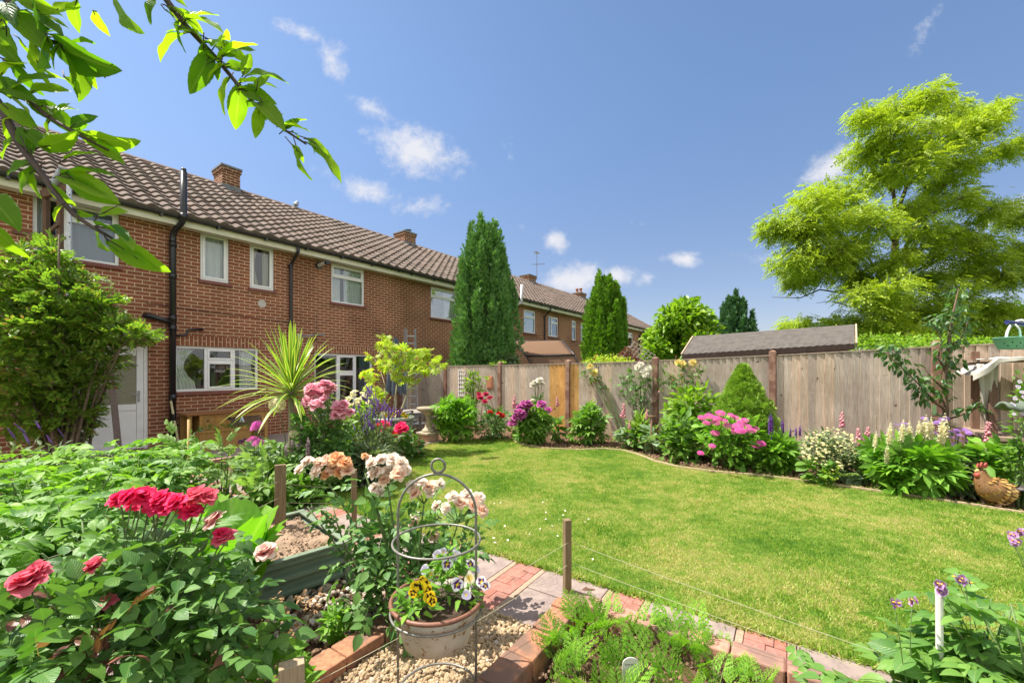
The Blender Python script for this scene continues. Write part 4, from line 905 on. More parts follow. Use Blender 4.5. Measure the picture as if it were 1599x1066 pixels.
def pot(name, label, cat, loc, prof, mat, soil_r=None, soil_z=None, seg=28):
    t = thing(name, label, cat, loc); b = MB(); b.lathe(prof, loc, seg); b.build('pot', mat, t, smooth=False, bevel=0)
    for p in t.children[0].data.polygons: p.use_smooth = True
    if soil_r: s_ = MB(); s_.lathe([(soil_r, soil_z), (soil_r*.5, soil_z+.015), (0, soil_z+.01)], loc, 20); s_.build('compost', MATS['soil'], t, smooth=True)
    return t
# props against pipe and door
def pole(name, label, cat, a, c, r, mat, sides=8):
    b = MB(); b.tube([a, c], r, sides); return tag(b.build(name, mat, None, loc=tuple(a)), label, cat)
b = MB(); a, c = W(-.95, .95, -.15), W(-.93, .12, 1.52); b.bar(a, c, .09, .03, NH); tag(b.build('wooden_plank', plain('plank', (.2, .15, .125), .9, .3, 30), None, loc=tuple(a)), 'grey brown plank leaning against the white back door', 'plank')
for k, (z0, z1) in enumerate(((0, .3), (.34, .62), (.64, .95))): pass
ck = thing('garden_cane', 'pale yellow jointed pole leaning beside the black soil pipe', 'pole', W(-.02, .4, -.15))
b = MB(); p0_, p1_ = W(.02, .45, -.15), W(-.05, .18, .78); b.tube([p0_, p1_], .02, 8); b.build('pole', plain('cane', (.62, .55, .3), .6), ck)
b = MB(); d_ = p1_-p0_; b.tube([p0_+d_*.58, p0_+d_*.72], .022, 8); b.tube([p1_, p1_+d_*.07], .024, 8); b.build('collar', M_black, ck)
# wooden frame and perforated metal upright in front of the left window
M_oldwood = woodmat('old_wood', (.12, .07, .05), (.18, .11, .08), (.24, .16, .12)); M_galv = plain('galvanised', (.55, .56, .57), .4, .2, 30, metal=.5)
wf = thing('wooden_post_frame', 'old brown post frame with diagonal brace and crossbar before the upstairs window', 'frame', at(85, 700, 6.9)*[1, 1, 0])
b = MB(); Y_ = 6.9
for x in (72, 94): b.bar(at(x, 760, Y_)*[1, 1, 0], at(x, 290, Y_), .06, .06)
b.build('post', M_oldwood, wf); b = MB(); b.bar(at(-20, 357, Y_-.06), at(103, 372, Y_-.06), .04, .045); b.build('crossbar', M_oldwood, wf)
b = MB(); b.bar(at(72, 366, Y_-.05), at(90, 350, Y_-.05), .03, .05); b.build('brace', M_oldwood, wf); b = MB(); b.bar(at(66, 304, Y_-.07), at(112, 292, Y_-.07), .06, .12); b.build('brace', M_oldwood, wf)
b = MB(); b.bar(at(108, 760, Y_-.1)*[1, 1, 0], at(108, 276, Y_-.1), .07, .03, (0, 1, 0)); mu = b.build('metal_upright', M_galv, wf, bevel=.004)
b = MB(); 
for y in range(282, 420, 22): p = at(108.4, y, Y_-.136); b.tube([p-[0, .004, 0], p+[0, .004, 0]], .012, 8)
b.build('bolt_hole', M_black, mu)
b = MB(); b.tube([at(84, 288, Y_-.12), at(98, 262, Y_-.12)], .05, 12); b.build('lamp_tube', M_grey, wf, smooth=False)
# ladder
M_alu = plain('aluminium', (.5, .51, .52), .4, .15, 20, metal=.7)
ld = thing('ladder', 'aluminium ladder standing in the corner by house and fence', 'ladder', at(640, 700, 11.4)*[1, 1, 0]+[0, 0, -.15])
a0, a1, t0, t1 = [at(x, y, Y)*[1, 1, z]+[0, 0, q] for x, y, Y, z, q in ((633, 700, 11.2, 0, -.15), (651, 700, 11.2, 0, -.15), (632, 513, 11.9, 1, 0), (648, 514, 11.9, 1, 0))]
b = MB(); b.bar(a0, t0, .028, .07, NH); b.bar(a1, t1, .028, .07, NH); a2 = a0+[.05, -.06, 0]; b.bar(a2, t0+[.06, -.06, -.02], .025, .06, NH); b.build('side_rail', M_alu, ld)
b = MB()
for k in range(1, 13): f_ = k/13; b.tube([a0+(t0-a0)*f_, a1+(t1-a1)*f_], .016, 8)
b.build('rung', M_alu, ld)
# closed parasol
M_par = clothmat('parasol_cloth', (.11, .135, .165), .15)
pc = at(618, 640, 10.2)*[1, 1, 0]+[0, 0, -.15]; pr = thing('closed_parasol', 'closed grey blue garden parasol standing on the patio behind the acer', 'parasol', pc)
b = MB(); P = []
for j in range(12):
    t = j/11; z = 2.2-1.35*t; r = .03+.19*t**.7*(1 if t < .95 else .95); P.append([(pc[0]+r*(1+.28*math.cos(8*q))*math.cos(q), pc[1]+r*(1+.28*math.cos(8*q))*math.sin(q), z-(.06*math.cos(8*q)*t)) for q in np.linspace(0, 2*PI, 65)])
b.grid(P); b.build('canopy', M_par, pr, smooth=True); b = MB(); b.tube([pc, pc+[0, 0, 2.3]], .022, 10); b.build('pole', M_alu, pr)
b = MB(); b.lathe([(.24, 0), (.24, .05), (.05, .08), (.04, .3), (0, .3)], pc, 20); b.build('base', M_concrete, pr)
# patio table and chair
M_tab = woodmat('grey_table', (.2, .19, .175), (.28, .265, .25), (.36, .34, .32)); tc = at(652, 690, 9.3)*[1, 1, 0]+[-.05, .3, -.15]
tb = thing('patio_table', 'grey slatted garden table on the patio behind the bird bath', 'table', tc, TH)
b = MB()
for k in range(8): b.bx(-.6, .6, -.4+k*.1, -.4+k*.1+.092, .60, .625)
b.build('tabletop', M_tab, tb, local=True)
for x in (-.52, .52):
    for y in (-.33, .33): b = MB(); b.bx(x-.03, x+.03, y-.03, y+.03, 0, .60); b.build('leg', M_tab, tb, local=True)
b = MB(); b.bx(-.55, .55, -.36, -.34, .51, .60); b.bx(-.55, .55, .34, .36, .51, .60); b.build('apron', M_tab, tb, local=True)
tc2 = tc+[.0, -.85, 0]+[.15, 0, 0]; chr_ = thing('garden_chair', 'dark slatted garden chair beside the grey patio table', 'chair', tc2, TH+.4); M_chair = plain('chair_metal', (.075, .075, .08), .5, .2, 20)
b = MB(); 
for k in range(5): b.bx(-.22, .22, -.2+k*.085, -.2+k*.085+.07, .42, .44)
b.build('seat', M_chair, chr_, local=True)
for x in (-.21, .21):
    for y, h in ((-.19, .62), (.2, .68)): b = MB(); b.bx(x-.018, x+.018, y-.018, y+.018, 0, h); b.build('leg', M_chair, chr_, local=True)
b = MB(); 
for k in range(5): b.bx(-.2, .2, .19, .21, .48+k*.045, .505+k*.045)
b.build('backrest', M_chair, chr_, local=True); b = MB(); b.bx(-.235, -.185, -.2, .2, .6, .62); b.bx(.185, .235, -.2, .2, .6, .62); b.build('armrest', M_chair, chr_, local=True)
# bird bath
M_stone = plain('bath_stone', (.42, .35, .245), .9, .3, 40, bmp=.5, c2=(.3, .25, .18)); M_pinkb = plain('bath_block', (.42, .25, .18), .9, .3, 30)
bc = at(669, 690, 8.0)*[1, 1, 0]; bb = thing('bird_bath', 'sandstone bird bath with shell rimmed bowl on a brick pink plinth', 'bird bath', bc)
b = MB(); seg = 48; P = []
for r, z in ((.0, .50), (.05, .50), (.07, .54), (.12, .585), (.19, .625), (.212, .65), (.215, .685), (.198, .69), (.18, .665), (.1, .64), (0, .635)):
    P.append([(bc[0]+r*(1+.035*abs(math.sin(12*q))*(r > .15))*math.cos(q), bc[1]+r*(1+.035*abs(math.sin(12*q))*(r > .15))*math.sin(q), z) for q in np.linspace(0, 2*PI, 97)])
b.grid(P); b.build('bowl', M_stone, bb, smooth=True)
b = MB(); b.lathe([(.12, .215), (.13, .235), (.115, .26), (.085, .285), (.068, .31), (.062, .37), (.055, .44), (.055, .48), (.075, .5), (.05, .515)], bc, 20); b.build('pedestal', M_stone, bb, smooth=True)
b = MB(); b.box(bc+[0, 0, .195], (.34, .34, .045), TH); b.box(bc+[0, 0, .02], (.42, .42, .05), TH); b.build('slab', M_stone, bb, bevel=.01)
b = MB(); b.box(bc+[0, 0, .11], (.27, .27, .13), TH); b.build('plinth', M_pinkb, bb, bevel=.008)
# big planter with rim on struts
M_lpot = plain('grey_planter', (.22, .22, .22), .6, .25, 20, bmp=.2); pl = at(607, 690, 6.9)*[1, 1, 0]+[0, .1, 0]; M_rim = plain('planter_rim', (.36, .345, .325), .6, .2, 25)
PLN = pot('planter', 'large grey round planter with wide rim holding the acer and pansies', 'planter', pl, [(.24, -.05), (.26, .0), (.34, .5), (.345, .56), (.3, .56), (.28, .5)], M_lpot, .31, .53, 36)
b = MB(); b.lathe([(.32, .555), (.385, .57), (.4, .6), (.37, .62), (.31, .615), (.3, .57)], pl, 40); b.build('rim', M_rim, PLN, smooth=True)
for a in (.4, 1.6, 2.8, 4.0, 5.2): b = MB(); p = pl+np.array([math.cos(a)*.37, math.sin(a)*.37, .57]); b.bar(p, pl+np.array([math.cos(a)*.3, math.sin(a)*.3, 0]), .03, .02); b.build('strut', M_rim, PLN)
# trellis and plaque on the fence
tr = thing('trellis', 'small white square trellis on the fence left of the terracotta plaque', 'trellis', FE(.55, .05, .9)); b = MB()
p0_, p1_ = on_fence(716, 578, .03), on_fence(727, 617, .03); d0_ = p0_; w_ = DF*.24; h_ = np.array([0, 0, -.68])
for k in range(4): b.bar(d0_+w_*k/3, d0_+w_*k/3+h_, .012, .016, NF)
for k in range(7): b.bar(d0_+h_*k/6+NF*.012, d0_+w_+h_*k/6+NF*.012, .012, .016, NF)
b.build('slats', M_white, tr)
q = on_fence(765, 597, .02); b = MB(); b.box(q, (.2, .03, .33), math.atan2(DF[1], DF[0])); b.box(q+NF*.016+[0, 0, 0], (.14, .012, .26), math.atan2(DF[1], DF[0])); tag(b.build('wall_plaque', M_pot, None, bevel=.006, loc=tuple(q)), 'rectangular terracotta plaque hanging on the fence by the post', 'plaque')
# T-handled dibber in the border
p = G(1018, 708, .02); b = MB(); b.tube([p-[0, 0, .1], p+[-.01, 0, .60]], .017, 8); tp = thing('dibber', 'T handled wooden dibber standing upright in the border soil', 'garden tool', p); b.build('shaft', M_oldwood, tp, smooth=True)
b = MB(); b.tube([p+[-.075, .02, .61], p+[.055, -.02, .61]], .02, 8); b.build('handle', M_oldwood, tp, smooth=True)

# ------------------------------------------------------------------ raised bed, stakes, strings
M_green = plain('green_steel', (.105, .165, .11), .45, .18, 10, bmp=.05, c2=(.15, .21, .15)); M_greenrail = plain('green_rail', (.17, .215, .145), .5, .2, 14)
rc = np.array([-1.09, 2.75]); ra = unit(np.array([-.70, -.71])); rb = unit(np.array([-.71, .70]))
bed = thing('raised_bed', 'green corrugated steel raised bed of bare soil and lettuces', 'raised bed', (rc[0]-.9, rc[1], 0))
LA, LB, HB_ = 1.25, .84, .245
def corr(a, c, z0, z1, amp=.016, waves=3):
    a, c = np.array([*a, 0.]), np.array([*c, 0.]); d = c-a; nrm = np.array([d[1], -d[0], 0])/np.linalg.norm(d[:2]); b = MB(); P = []
    for j in range(37):
        t = j/36; q = math.sin(t*waves*2*PI); P.append([a+nrm*amp*(np.clip(q*1.7, -1, 1))+[0, 0, z0+(z1-z0)*t], c+nrm*amp*(np.clip(q*1.7, -1, 1))+[0, 0, z0+(z1-z0)*t]])
    b.grid(P); return b
cr = [rc, rc+ra*LA, rc+ra*LA+rb*LB, rc+rb*LB]
for i in range(4):
    a, c = cr[i], cr[(i+1) % 4]; o = corr(a, c, -.02, HB_).build('panel', M_green, bed, smooth=False)
    sm = o.modifiers.new('Solid', 'SOLIDIFY'); sm.thickness = .003
    b = MB(); b.bar((*a, HB_+.004), (*c, HB_+.004), .045, .016); b.build('top_rail', M_greenrail, bed, bevel=.004)
    b = MB(); b.box((*a, HB_/2), (.05, .05, HB_+.03), .78); b.build('corner_post', M_greenrail, bed, bevel=.006)
def keep_bed(X, Y, Z):
    q = np.stack([X-rc[0], Y-rc[1]], -1); a, c = q@ra, q@rb; return (a > .01) & (a < LA-.01) & (c > .01) & (c < LB-.01), Z
plain('dry_soil', (.30, .2, .13), .95, .35, 90, bmp=.9, c2=(.22, .145, .095)); soil_grid('soil_fill', -3.2, -.9, 1.2, 3.6, .02, HB_-.03, .035, keep_bed, bed, 'dry_soil')
n = 1300; m_clod = stonemat('dry_clod', [(0, (.2, .13, .085)), (.5, (.32, .22, .145)), (1, (.44, .33, .23))], .95); q = np.stack([.03+(LA-.06)*R.random(n), .03+.78*R.random(n)], 1); P = rc+q[:, :1]*ra+q[:, 1:]*rb
clods('soil_clods', P, HB_-.028, .009, 'dry crumbs on the soil of the raised bed', 8)
M_stake = woodmat('stake_wood', (.17, .12, .07), (.25, .185, .11), (.33, .25, .16), 2.)
def stake(label, p, zt, w, d, rz=0., tilt=(0, 0), mat=None):
    b = MB(); b.bar(np.array(p)-[0, 0, .12], np.array([p[0]+tilt[0], p[1]+tilt[1], zt]), w, d, (math.sin(rz), -math.cos(rz), 0))
    return tag(b.build('wooden_stake', mat or M_stake, None, bevel=.003, loc=tuple(p)), label, 'stake', 'stakes carrying the garden strings')
S1 = UV(-1.06, 2.19, 0); stake('square wooden stake at the brick corner between path and carrot bed', S1, .515, .04, .04, .3)
S2 = np.array([-1.72, 3.09, .2]); stake('broad wooden stake in the far corner of the green raised bed', S2, .68, .075, .035, .5)
S3 = G(553, 826, 0); stake('thin wooden stake on the path edge between the peach roses', S3, .52, .045, .04, .4)
S4 = np.array([-.72, 1.36, .0]); stake('short pale wooden stake at the bottom edge beside the rose bed', S4, .42, .075, .045, .5, mat=M_tab if 0 else woodmat('pale_stake', (.3, .23, .15), (.42, .33, .22), (.5, .42, .3), 2.))
b = MB(); p = at(152/1599*420+380+0, 800, 3.0); 
pg = np.array([-1.98, 2.98, .22]); b.bar(pg, pg+[0, 0, .26], .012, .045, (0, 1, 0)); tag(b.build('plant_marker', plain('marker_green', (.3, .4, .25), .5), None, loc=tuple(pg)), 'thin pale green plant marker in the raised bed corner', 'plant marker')
M_str = plain('string', (.40, .37, .24), .8, .1, 50, bmp=0)
def string(label, a, c, sag=.01, r=.0012):
    a, c = np.array(a), np.array(c); P = [a+(c-a)*t-[0, 0, sag*4*t*(1-t)] for t in np.linspace(0, 1, 13)]
    b = MB(); b.tube(P, r, 5); return tag(b.build('garden_string', M_str, None, loc=tuple(a)), label, 'string', 'strings stretched between the stakes')
WP = at(1468, 935, 1.52); 
string('upper string from the corner stake to the short pale stake across the hanging pot', S1+[0, -.02, .387], S4+[0, 0, .315]); string('lower string from the corner stake to the short pale stake across the hanging pot', S1+[0, -.02, .26], S4+[0, 0, .2])
string('upper string from the corner stake to the white pipe over the lawn edge', S1+[.02, 0, .385], (WP[0], WP[1], .27)); string('lower string from the corner stake to the white pipe over the lawn edge', S1+[.02, 0, .265], (WP[0], WP[1], .19))
string('string from broad bed stake leftward across the red roses', S2+[0, -.02, .36], (-2.0, 1.25, .62)); string('lower string from broad bed stake leftward across the red roses', S2+[0, -.02, .24], (-1.9, 1.2, .45))
string('string from the broad bed stake to the thin path stake', S2+[.03, 0, .34], S3+[0, 0, .36]); string('lower string from broad bed stake to thin path stake', S2+[.03, 0, .2], S3+[0, 0, .24])
b = MB(); b.tube([(WP[0], WP[1], .0), (WP[0]-.003, WP[1], .565)], .011, 12); b.tube([(WP[0]-.003, WP[1], .56), (WP[0]-.003, WP[1], .572)], .0125, 12); tag(b.build('white_pipe', plain('white_pipe', (.66, .64, .6), .45, .1, 20), None, loc=(WP[0], WP[1], 0)), 'upright white plastic pipe among the potato plants', 'pipe')
p = at(985, 1010, 1.78); tg = thing('plant_label', 'white rounded plant label stuck in the carrot bed soil', 'plant label', (p[0], p[1], .0)); b = MB()
pts = [(-.036, -.08), (.036, -.08)]+[(.036*math.cos(a), .045+.03*math.sin(a)) for a in np.linspace(0, PI, 9)]
for y in (0, .004): pass
V = [(p[0]+x, p[1]+y, .075+z) for y in (-.002, .002) for x, z in pts]; n_ = len(pts); b.add(V, [tuple(range(n_)), tuple(range(n_, 2*n_))[::-1]]+[(i, n_+i, n_+(i+1) % n_, (i+1) % n_) for i in range(n_)]); b.build('tag', plain('tag_white', (.62, .6, .55), .5, .12, 30), tg)
b = MB()
for k in range(4): b.bx(p[0]-.024+.012*k, p[0]-.016+.012*k, p[1]-.0032, p[1]-.0025, .117, .124)
b.build('faded_writing', plain('ink', (.25, .25, .25), .8), tg)

# ------------------------------------------------------------------ hanging pot on its hoop stand
M_wire = plain('stand_wire', (.21, .20, .175), .45, .25, 60, metal=.35); M_enam = plain('old_enamel', (.42, .37, .3), .5, .14, 14, bmp=.15, c2=(.43, .36, .27)); M_rimb = plain('rusty_rim', (.19, .082, .05), .5, .3, 40)
m, nt, pb = new_mat('rusted_enamel'); v = coords(nt); r1 = noise(nt, v, 30, 6, .7); sepz = N(nt, 'ShaderNodeSeparateXYZ'); nt.links.new(v, sepz.inputs[0])
low = N(nt, 'ShaderNodeMapRange'); low.inputs[1].default_value = .40; low.inputs[2].default_value = .27; nt.links.new(sepz.outputs[2], low.inputs[0])
rust = math_n(nt, 'ADD', r1, math_n(nt, 'MULTIPLY', low.outputs[0], .13)); base = ramp(nt, noise(nt, v, 9, 5, .6), [(.3, (.40, .35, .27)), (.7, (.55, .51, .44))])
col = mixc(nt, ramp(nt, rust, [(.70, (0, 0, 0)), (.745, (1, 1, 1))]), base, (.24, .12, .04)); nt.links.new(col, pb.inputs['Base Color']); pb.inputs['Roughness'].default_value = .42; bump(nt, pb, r1, .15, .003); M_enam = m
BC = np.array([-.31, 1.72, 0.])
hs_ = thing('hoop_stand', 'grey wire hoop plant stand with ring finial carrying the enamel pot', 'plant stand', BC)
b = MB(); arc = [BC+[-.161, 0, 0], BC+[-.161, 0, .4], BC+[-.161, 0, .786]]+[BC+[.161*math.cos(a), 0, .786+.161*math.sin(a)] for a in np.linspace(PI, 0, 21)[1:-1]]+[BC+[.161, 0, .786], BC+[.161, 0, .4], BC+[.161, 0, 0]]
b.tube(arc, .0054, 10); b.build('hoop', M_wire, hs_, smooth=True)
b = MB(); b.ring(BC+[.005, 0, .947+.034], .028, .0055, 28, 8, [[1, 0, 0], [0, 0, 1]]); b.build('ring_finial', M_wire, hs_, smooth=True)
b = MB(); b.ring(BC+[0, 0, .675], .178, .0048, 56, 8); b.build('middle_ring', M_wire, hs_, smooth=True)
b = MB(); b.ring(BC+[0, 0, .395], .186, .005, 56, 8); b.build('pot_ring', M_wire, hs_, smooth=True); b = MB(); b.ring(BC+[0, 0, .05], .165, .005, 56, 8); b.build('foot_ring', M_wire, hs_, smooth=True)
POT = thing('enamel_pot', 'rust spotted cream enamel pot with brown rim hanging in the hoop stand', 'flower pot', BC+[0, 0, .27])
pb_ = BC; b = MB(); b.lathe([(.0, .272), (.125, .27), (.136, .276), (.150, .33), (.167, .385), (.176, .405), (.182, .432), (.176, .432), (.165, .39), (.145, .33)], pb_, 48); b.build('pot', M_enam, POT, smooth=True)
b = MB(); b.ring(BC+[0, 0, .436], .184, .009, 64, 8); b.build('rim', M_rimb, POT, smooth=True)
b = MB(); b.lathe([(.172, .40), (.1, .415), (0, .42)], BC, 32); P = np.array(b.v); P[:, 2] += .01*(vnoise(P[:, 0]*1, P[:, 1], .02, 2)-.5); b.v = [tuple(p) for p in P]; b.build('compost', plain('compost', (.055, .032, .02), .95, .5, 80, bmp=.9), POT, smooth=True)

# ------------------------------------------------------------------ corner at right: wooden compost bay, cloth, basket
M_sil = woodmat('silver_wood', (.24, .18, .135), (.34, .26, .2), (.43, .35, .28)); cbx = at(1600, 700, 4.85)
cbay = thing('wooden_planter', 'grey timber box with wire mesh front at the right end of the border', 'planter box', cbx*[1, 1, 0])
rf_ = math.atan2(DF[1], DF[0])
def cb_pt(s, off, z): return FE(9.98+s, off, z)
b = MB()
for k in range(7): q = cb_pt(.02+.105*k, .98, .26); b.box(q, (.1, .028, .62), rf_)
for k in range(8): q = cb_pt(.0, .1+.11*k, .26); b.box(q, (.028, .105, .62), rf_)
b.build('board', M_sil, cbay, bevel=.003)
b = MB(); b.box(cb_pt(.4, .5, .60), (.95, 1.05, .05), rf_); b.build('lid', M_sil, cbay, bevel=.005)
b = MB()
for s in (0., .78): b.box(cb_pt(s, .9, .68), (.07, .07, 1.5), rf_); b.box(cb_pt(s, .2, .78), (.07, .07, 1.7), rf_)
b.build('post', M_oldwood, cbay, bevel=.004)
b = MB(); b.box(cb_pt(.4, .55, 1.50), (1.0, .95, .03), rf_); b.build('shelf', M_sil, cbay)
M_sheet = clothmat('white_sheet', (.7, .66, .6), .3); b = MB(); P = []
for j in range(13):
    row = []
    for i in range(25):
        s = -.2+1.25*i/24; t = j/12
        if t < .45: q = cb_pt(s, .15+.95*t/.45, 1.535)
        else: q = cb_pt(s, 1.12+.03*math.sin(i*1.1), 1.535-(t-.45)*(.13+.05*math.sin(i*.7)))
        if i < 4: q = q-np.array([0, 0, (4-i)*.05])
        row.append(q+[0, 0, .006*math.sin(i*2.1+j)])
    P.append(row)
b.grid(P)
P = [[cb_pt(-.15+.17*i/8*(1-.6*t)+.12*t, 1.0-.2*t+.02*math.sin(i*1.6), 1.46-.8*t) for i in range(9)] for t in np.linspace(0, 1, 10)]; b.grid(P)
sh = b.build('white_sheet', M_sheet, None, smooth=True, loc=tuple(cbx)); tag(sh, 'old white plastic sheet draped over the timber frame at right', 'sheet'); sm = sh.modifiers.new('Solid', 'SOLIDIFY'); sm.thickness = .004
M_mint = plain('mint', (.22, .52, .42), .4, .08, 10, bmp=0); p = at(1596, 545, 4.35); bk = thing('mint_basket', 'mint green spotted plastic basket with white handle on the white sheet', 'basket', p)
b = MB(); P = []
for r, z in ((.0, 0), (.17, 0), (.18, .01), (.215, .115), (.225, .12), (.215, .123), (.205, .11), (.17, .02), (0, .02)): P.append([(p[0]+r*1.05*math.copysign(abs(math.cos(q))**.7, math.cos(q)), p[1]+r*.7*math.copysign(abs(math.sin(q))**.7, math.sin(q)), p[2]+z) for q in np.linspace(0, 2*PI, 49)])
b.grid(P); b.build('basket', M_mint, bk, smooth=True)
b = MB(); b.tube([(p[0]-.0+.16*math.cos(a)-.03, p[1]-.02, p[2]+.10+.2*math.sin(a)) for a in np.linspace(0, PI, 15)], .011, 8); b.build('handle', M_white, bk, smooth=True)
b = MB()
for x, y in ((1568, 536), (1574, 540), (1581, 534), (1587, 540), (1593, 535), (1599, 540)): q = at(x, y, 4.2); b.lathe([(.0075, 0), (0, .002)], (0, 0, 0), 8); n_ = len(b.v)-16; b.v[n_:] = [(q[0]+v_[0], p[1]-.150+(x-1568)*-.0001, q[2]+v_[1]) for v_ in b.v[n_:]]
b.build('spots', M_white, bk)
b = MB(); q = at(1572, 503, 4.3); b.tube([q, q+[.2, .02, -.02]], .022, 10); nv = thing('garden_roller', 'navy handled tool lying above the mint basket', 'tool', q); b.build('handle', plain('navy', (.02, .025, .12), .4), nv, smooth=False); b = MB(); b.tube([q+[.07, -.01, -.02], q+[.12, -.01, -.07], q+[.15, .0, -.19]], .008, 8); b.tube([q+[.2, .0, -.02], q+[.5, 0, -.03]], .012, 8); b.build('rod', M_white, nv, smooth=True)
b = MB(); q = at(1575, 641, 3.75); P = [[q+np.array([.0+.28*i/8, .10*j/6, .012*math.cos(i)+.05*math.sin(PI*j/6)]) for i in range(9)] for j in range(7)]; b.grid(P); gs = tag(b.build('green_cover', plain('cover_green', (.11, .14, .1), .6), None, smooth=True, loc=tuple(q)), 'dark green folded cover on the timber box', 'cover'); sm = gs.modifiers.new('Solid', 'SOLIDIFY'); sm.thickness = .02
b = MB(); 
for k in range(3): q = FE(9.66+.085*k, .42+.03*k, 0); b.tube([q, q+[0, 0, .70-.04*k]], .042, 10)
tag(b.build('log_edging', M_oldwood, None, loc=tuple(FE(9.7, .4, 0))), 'short row of upright round logs beside the timber box', 'log edging')
# ------------------------------------------------------------------ blooms, made once and shared
def petal(w=1., cup=.3, curl=.25, n=4):
    P, U = [], []
    for j in range(n+1):
        v = j/n; hw = w*.5*(math.sin(PI*min(1, .12+v*.80))**.7)
        for i in range(4):
            u = -1+2*i/3; P.append((v*(1-.08*u*u*v), u*hw, cup*(u*u)*hw*.8+cup*v*v*.2-curl*max(0, v-.6)**2*2.2)); U.append(((u+1)/2, v))
    F = [(j*4+i, (j+1)*4+i, (j+1)*4+i+1, j*4+i+1) for j in range(n) for i in range(3)]
    return Tm(P, F, U)
def tm_mesh(name, T, mat): return raw_mesh(name, T.V, [i for f in T.F for i in f], [len(f) for f in T.F], mat, T.uv)
def rose_t(full=1., rows=((4, .40, 84), (6, .56, 78), (7, .72, 66), (8, .86, 52), (8, .98, 34), (7, 1.02, 12))):
    L = []
    for r, (n, ln, tilt) in enumerate(rows):
        for k in range(n):
            a = 2*PI*(k+.5*(r % 2))/n+R.normal()*.12; q = petal(.95+.15*R.random(), .55-.05*r, .2+.10*r)
            L.append(place_t(q, (0, 0, .04*(len(rows)-r)), a, ln*(1+.1*R.normal()), rad(tilt+R.normal()*7)))
    for k in range(5): L.append(place_t(petal(.35, .2, .2, 3), (0, 0, -.03), 2*PI*k/5, .55, rad(-12)))
    return join_t(L)
BL = {}
def mk_rose(key, cin, cout, n=3, rows=None):
    m = petalmat('petal_'+key, cin, cout, .5, .16)
    BL[key] = [tm_mesh('bloom_'+key, rose_t(1, rows) if rows else rose_t(), m) for _ in range(n)]
mk_rose('red', (.82, .02, .13), (.95, .06, .22)); mk_rose('redpink', (.75, .05, .14), (.86, .2, .27)); mk_rose('bicolour', (.75, .05, .10), (.93, .72, .62)); mk_rose('peach', (.95, .56, .38), (.97, .77, .62)); mk_rose('palepeach', (.95, .72, .58), (.97, .88, .78)); mk_rose('orange', (.92, .42, .16), (.95, .60, .34))
mk_rose('pink', (.88, .28, .40), (.94, .54, .62)); mk_rose('white', (.75, .70, .52), (.85, .82, .72)); mk_rose('yellow', (.80, .60, .10), (.84, .72, .28)); mk_rose('magenta', (.45, .03, .25), (.62, .16, .45)); mk_rose('scarlet', (.6, .03, .03), (.75, .07, .05)); mk_rose('darkred', (.42, .01, .05), (.6, .05, .12))
def pansy_t(): 
    L = []
    for a, s, pz in ((1.0, .5, .0), (-1.0, .5, .004), (2.25, .46, .02), (-2.25, .46, .024), (PI, .56, .03)):
        q = petal(1.25, .02, .12, 5); L.append(place_t(q, (0, 0, pz), a, s, rad(6)))
    return join_t(L)
for key, cin, cout, bl in (('pansy_yellow', (.85, .55, .01), (.9, .66, .02), (.03, .008, .006)), ('pansy_white', (.80, .76, .80), (.85, .83, .82), (.09, .02, .16)), ('pansy_lilac', (.55, .50, .68), (.75, .72, .78), (.5, .45, .62)), ('pansy_purple', (.10, .015, .16), (.16, .02, .22), (.02, .005, .04)), ('pansy_cream', (.8, .74, .45), (.85, .8, .6), (.75, .6, .2))):
    BL[key] = [tm_mesh('bloom_'+key, pansy_t(), petalmat('petal_'+key, cin, cout, .25, .04, (.8, .6, .02), bl)) for _ in range(2)]
def spike_t0(n=90, rad_=.17, fl=.13, taper=.8, kind='lupin', bell=False):
    L = []; 
    for k in range(n):
        t = k/n; a = k*2.39996; r = rad_*(1-taper*t)*(1 if t > .05 else .6); z = t
        s = fl*(1-.55*t)
        if bell:
            q = MB(); q.lathe([(.12, 0), (.3, .25), (.34, .7), (.5, 1.0)], (0, 0, 0), 7); V = np.array(q.v)[:, [2, 0, 1]]; T = Tm(V, q.f, np.stack([np.full(len(V), .5), V[:, 0]], 1)); L.append(place_t(T, (r*.22*math.cos(a), r*.22*math.sin(a), z), a, s*1.25*(1+.15*R.normal()), rad(-48+12*R.normal())))
        else:
            T = petal(.8, .5, .2, 2); L.append(place_t(T, (r*.25*math.cos(a), r*.25*math.sin(a), z), a, s*1.25, rad(25+25*t))); L.append(place_t(T, (r*.25*math.cos(a), r*.25*math.sin(a), z-.01), a, s*1.1, rad(-10)))
    L.append(Tm([(-.02, 0, -.35), (.02, 0, -.35), (0, .03, -.35), (0, 0, 1.0)], [(0, 1, 3), (1, 2, 3), (2, 0, 3)], [(.5, .5)]*4))
    return join_t(L)
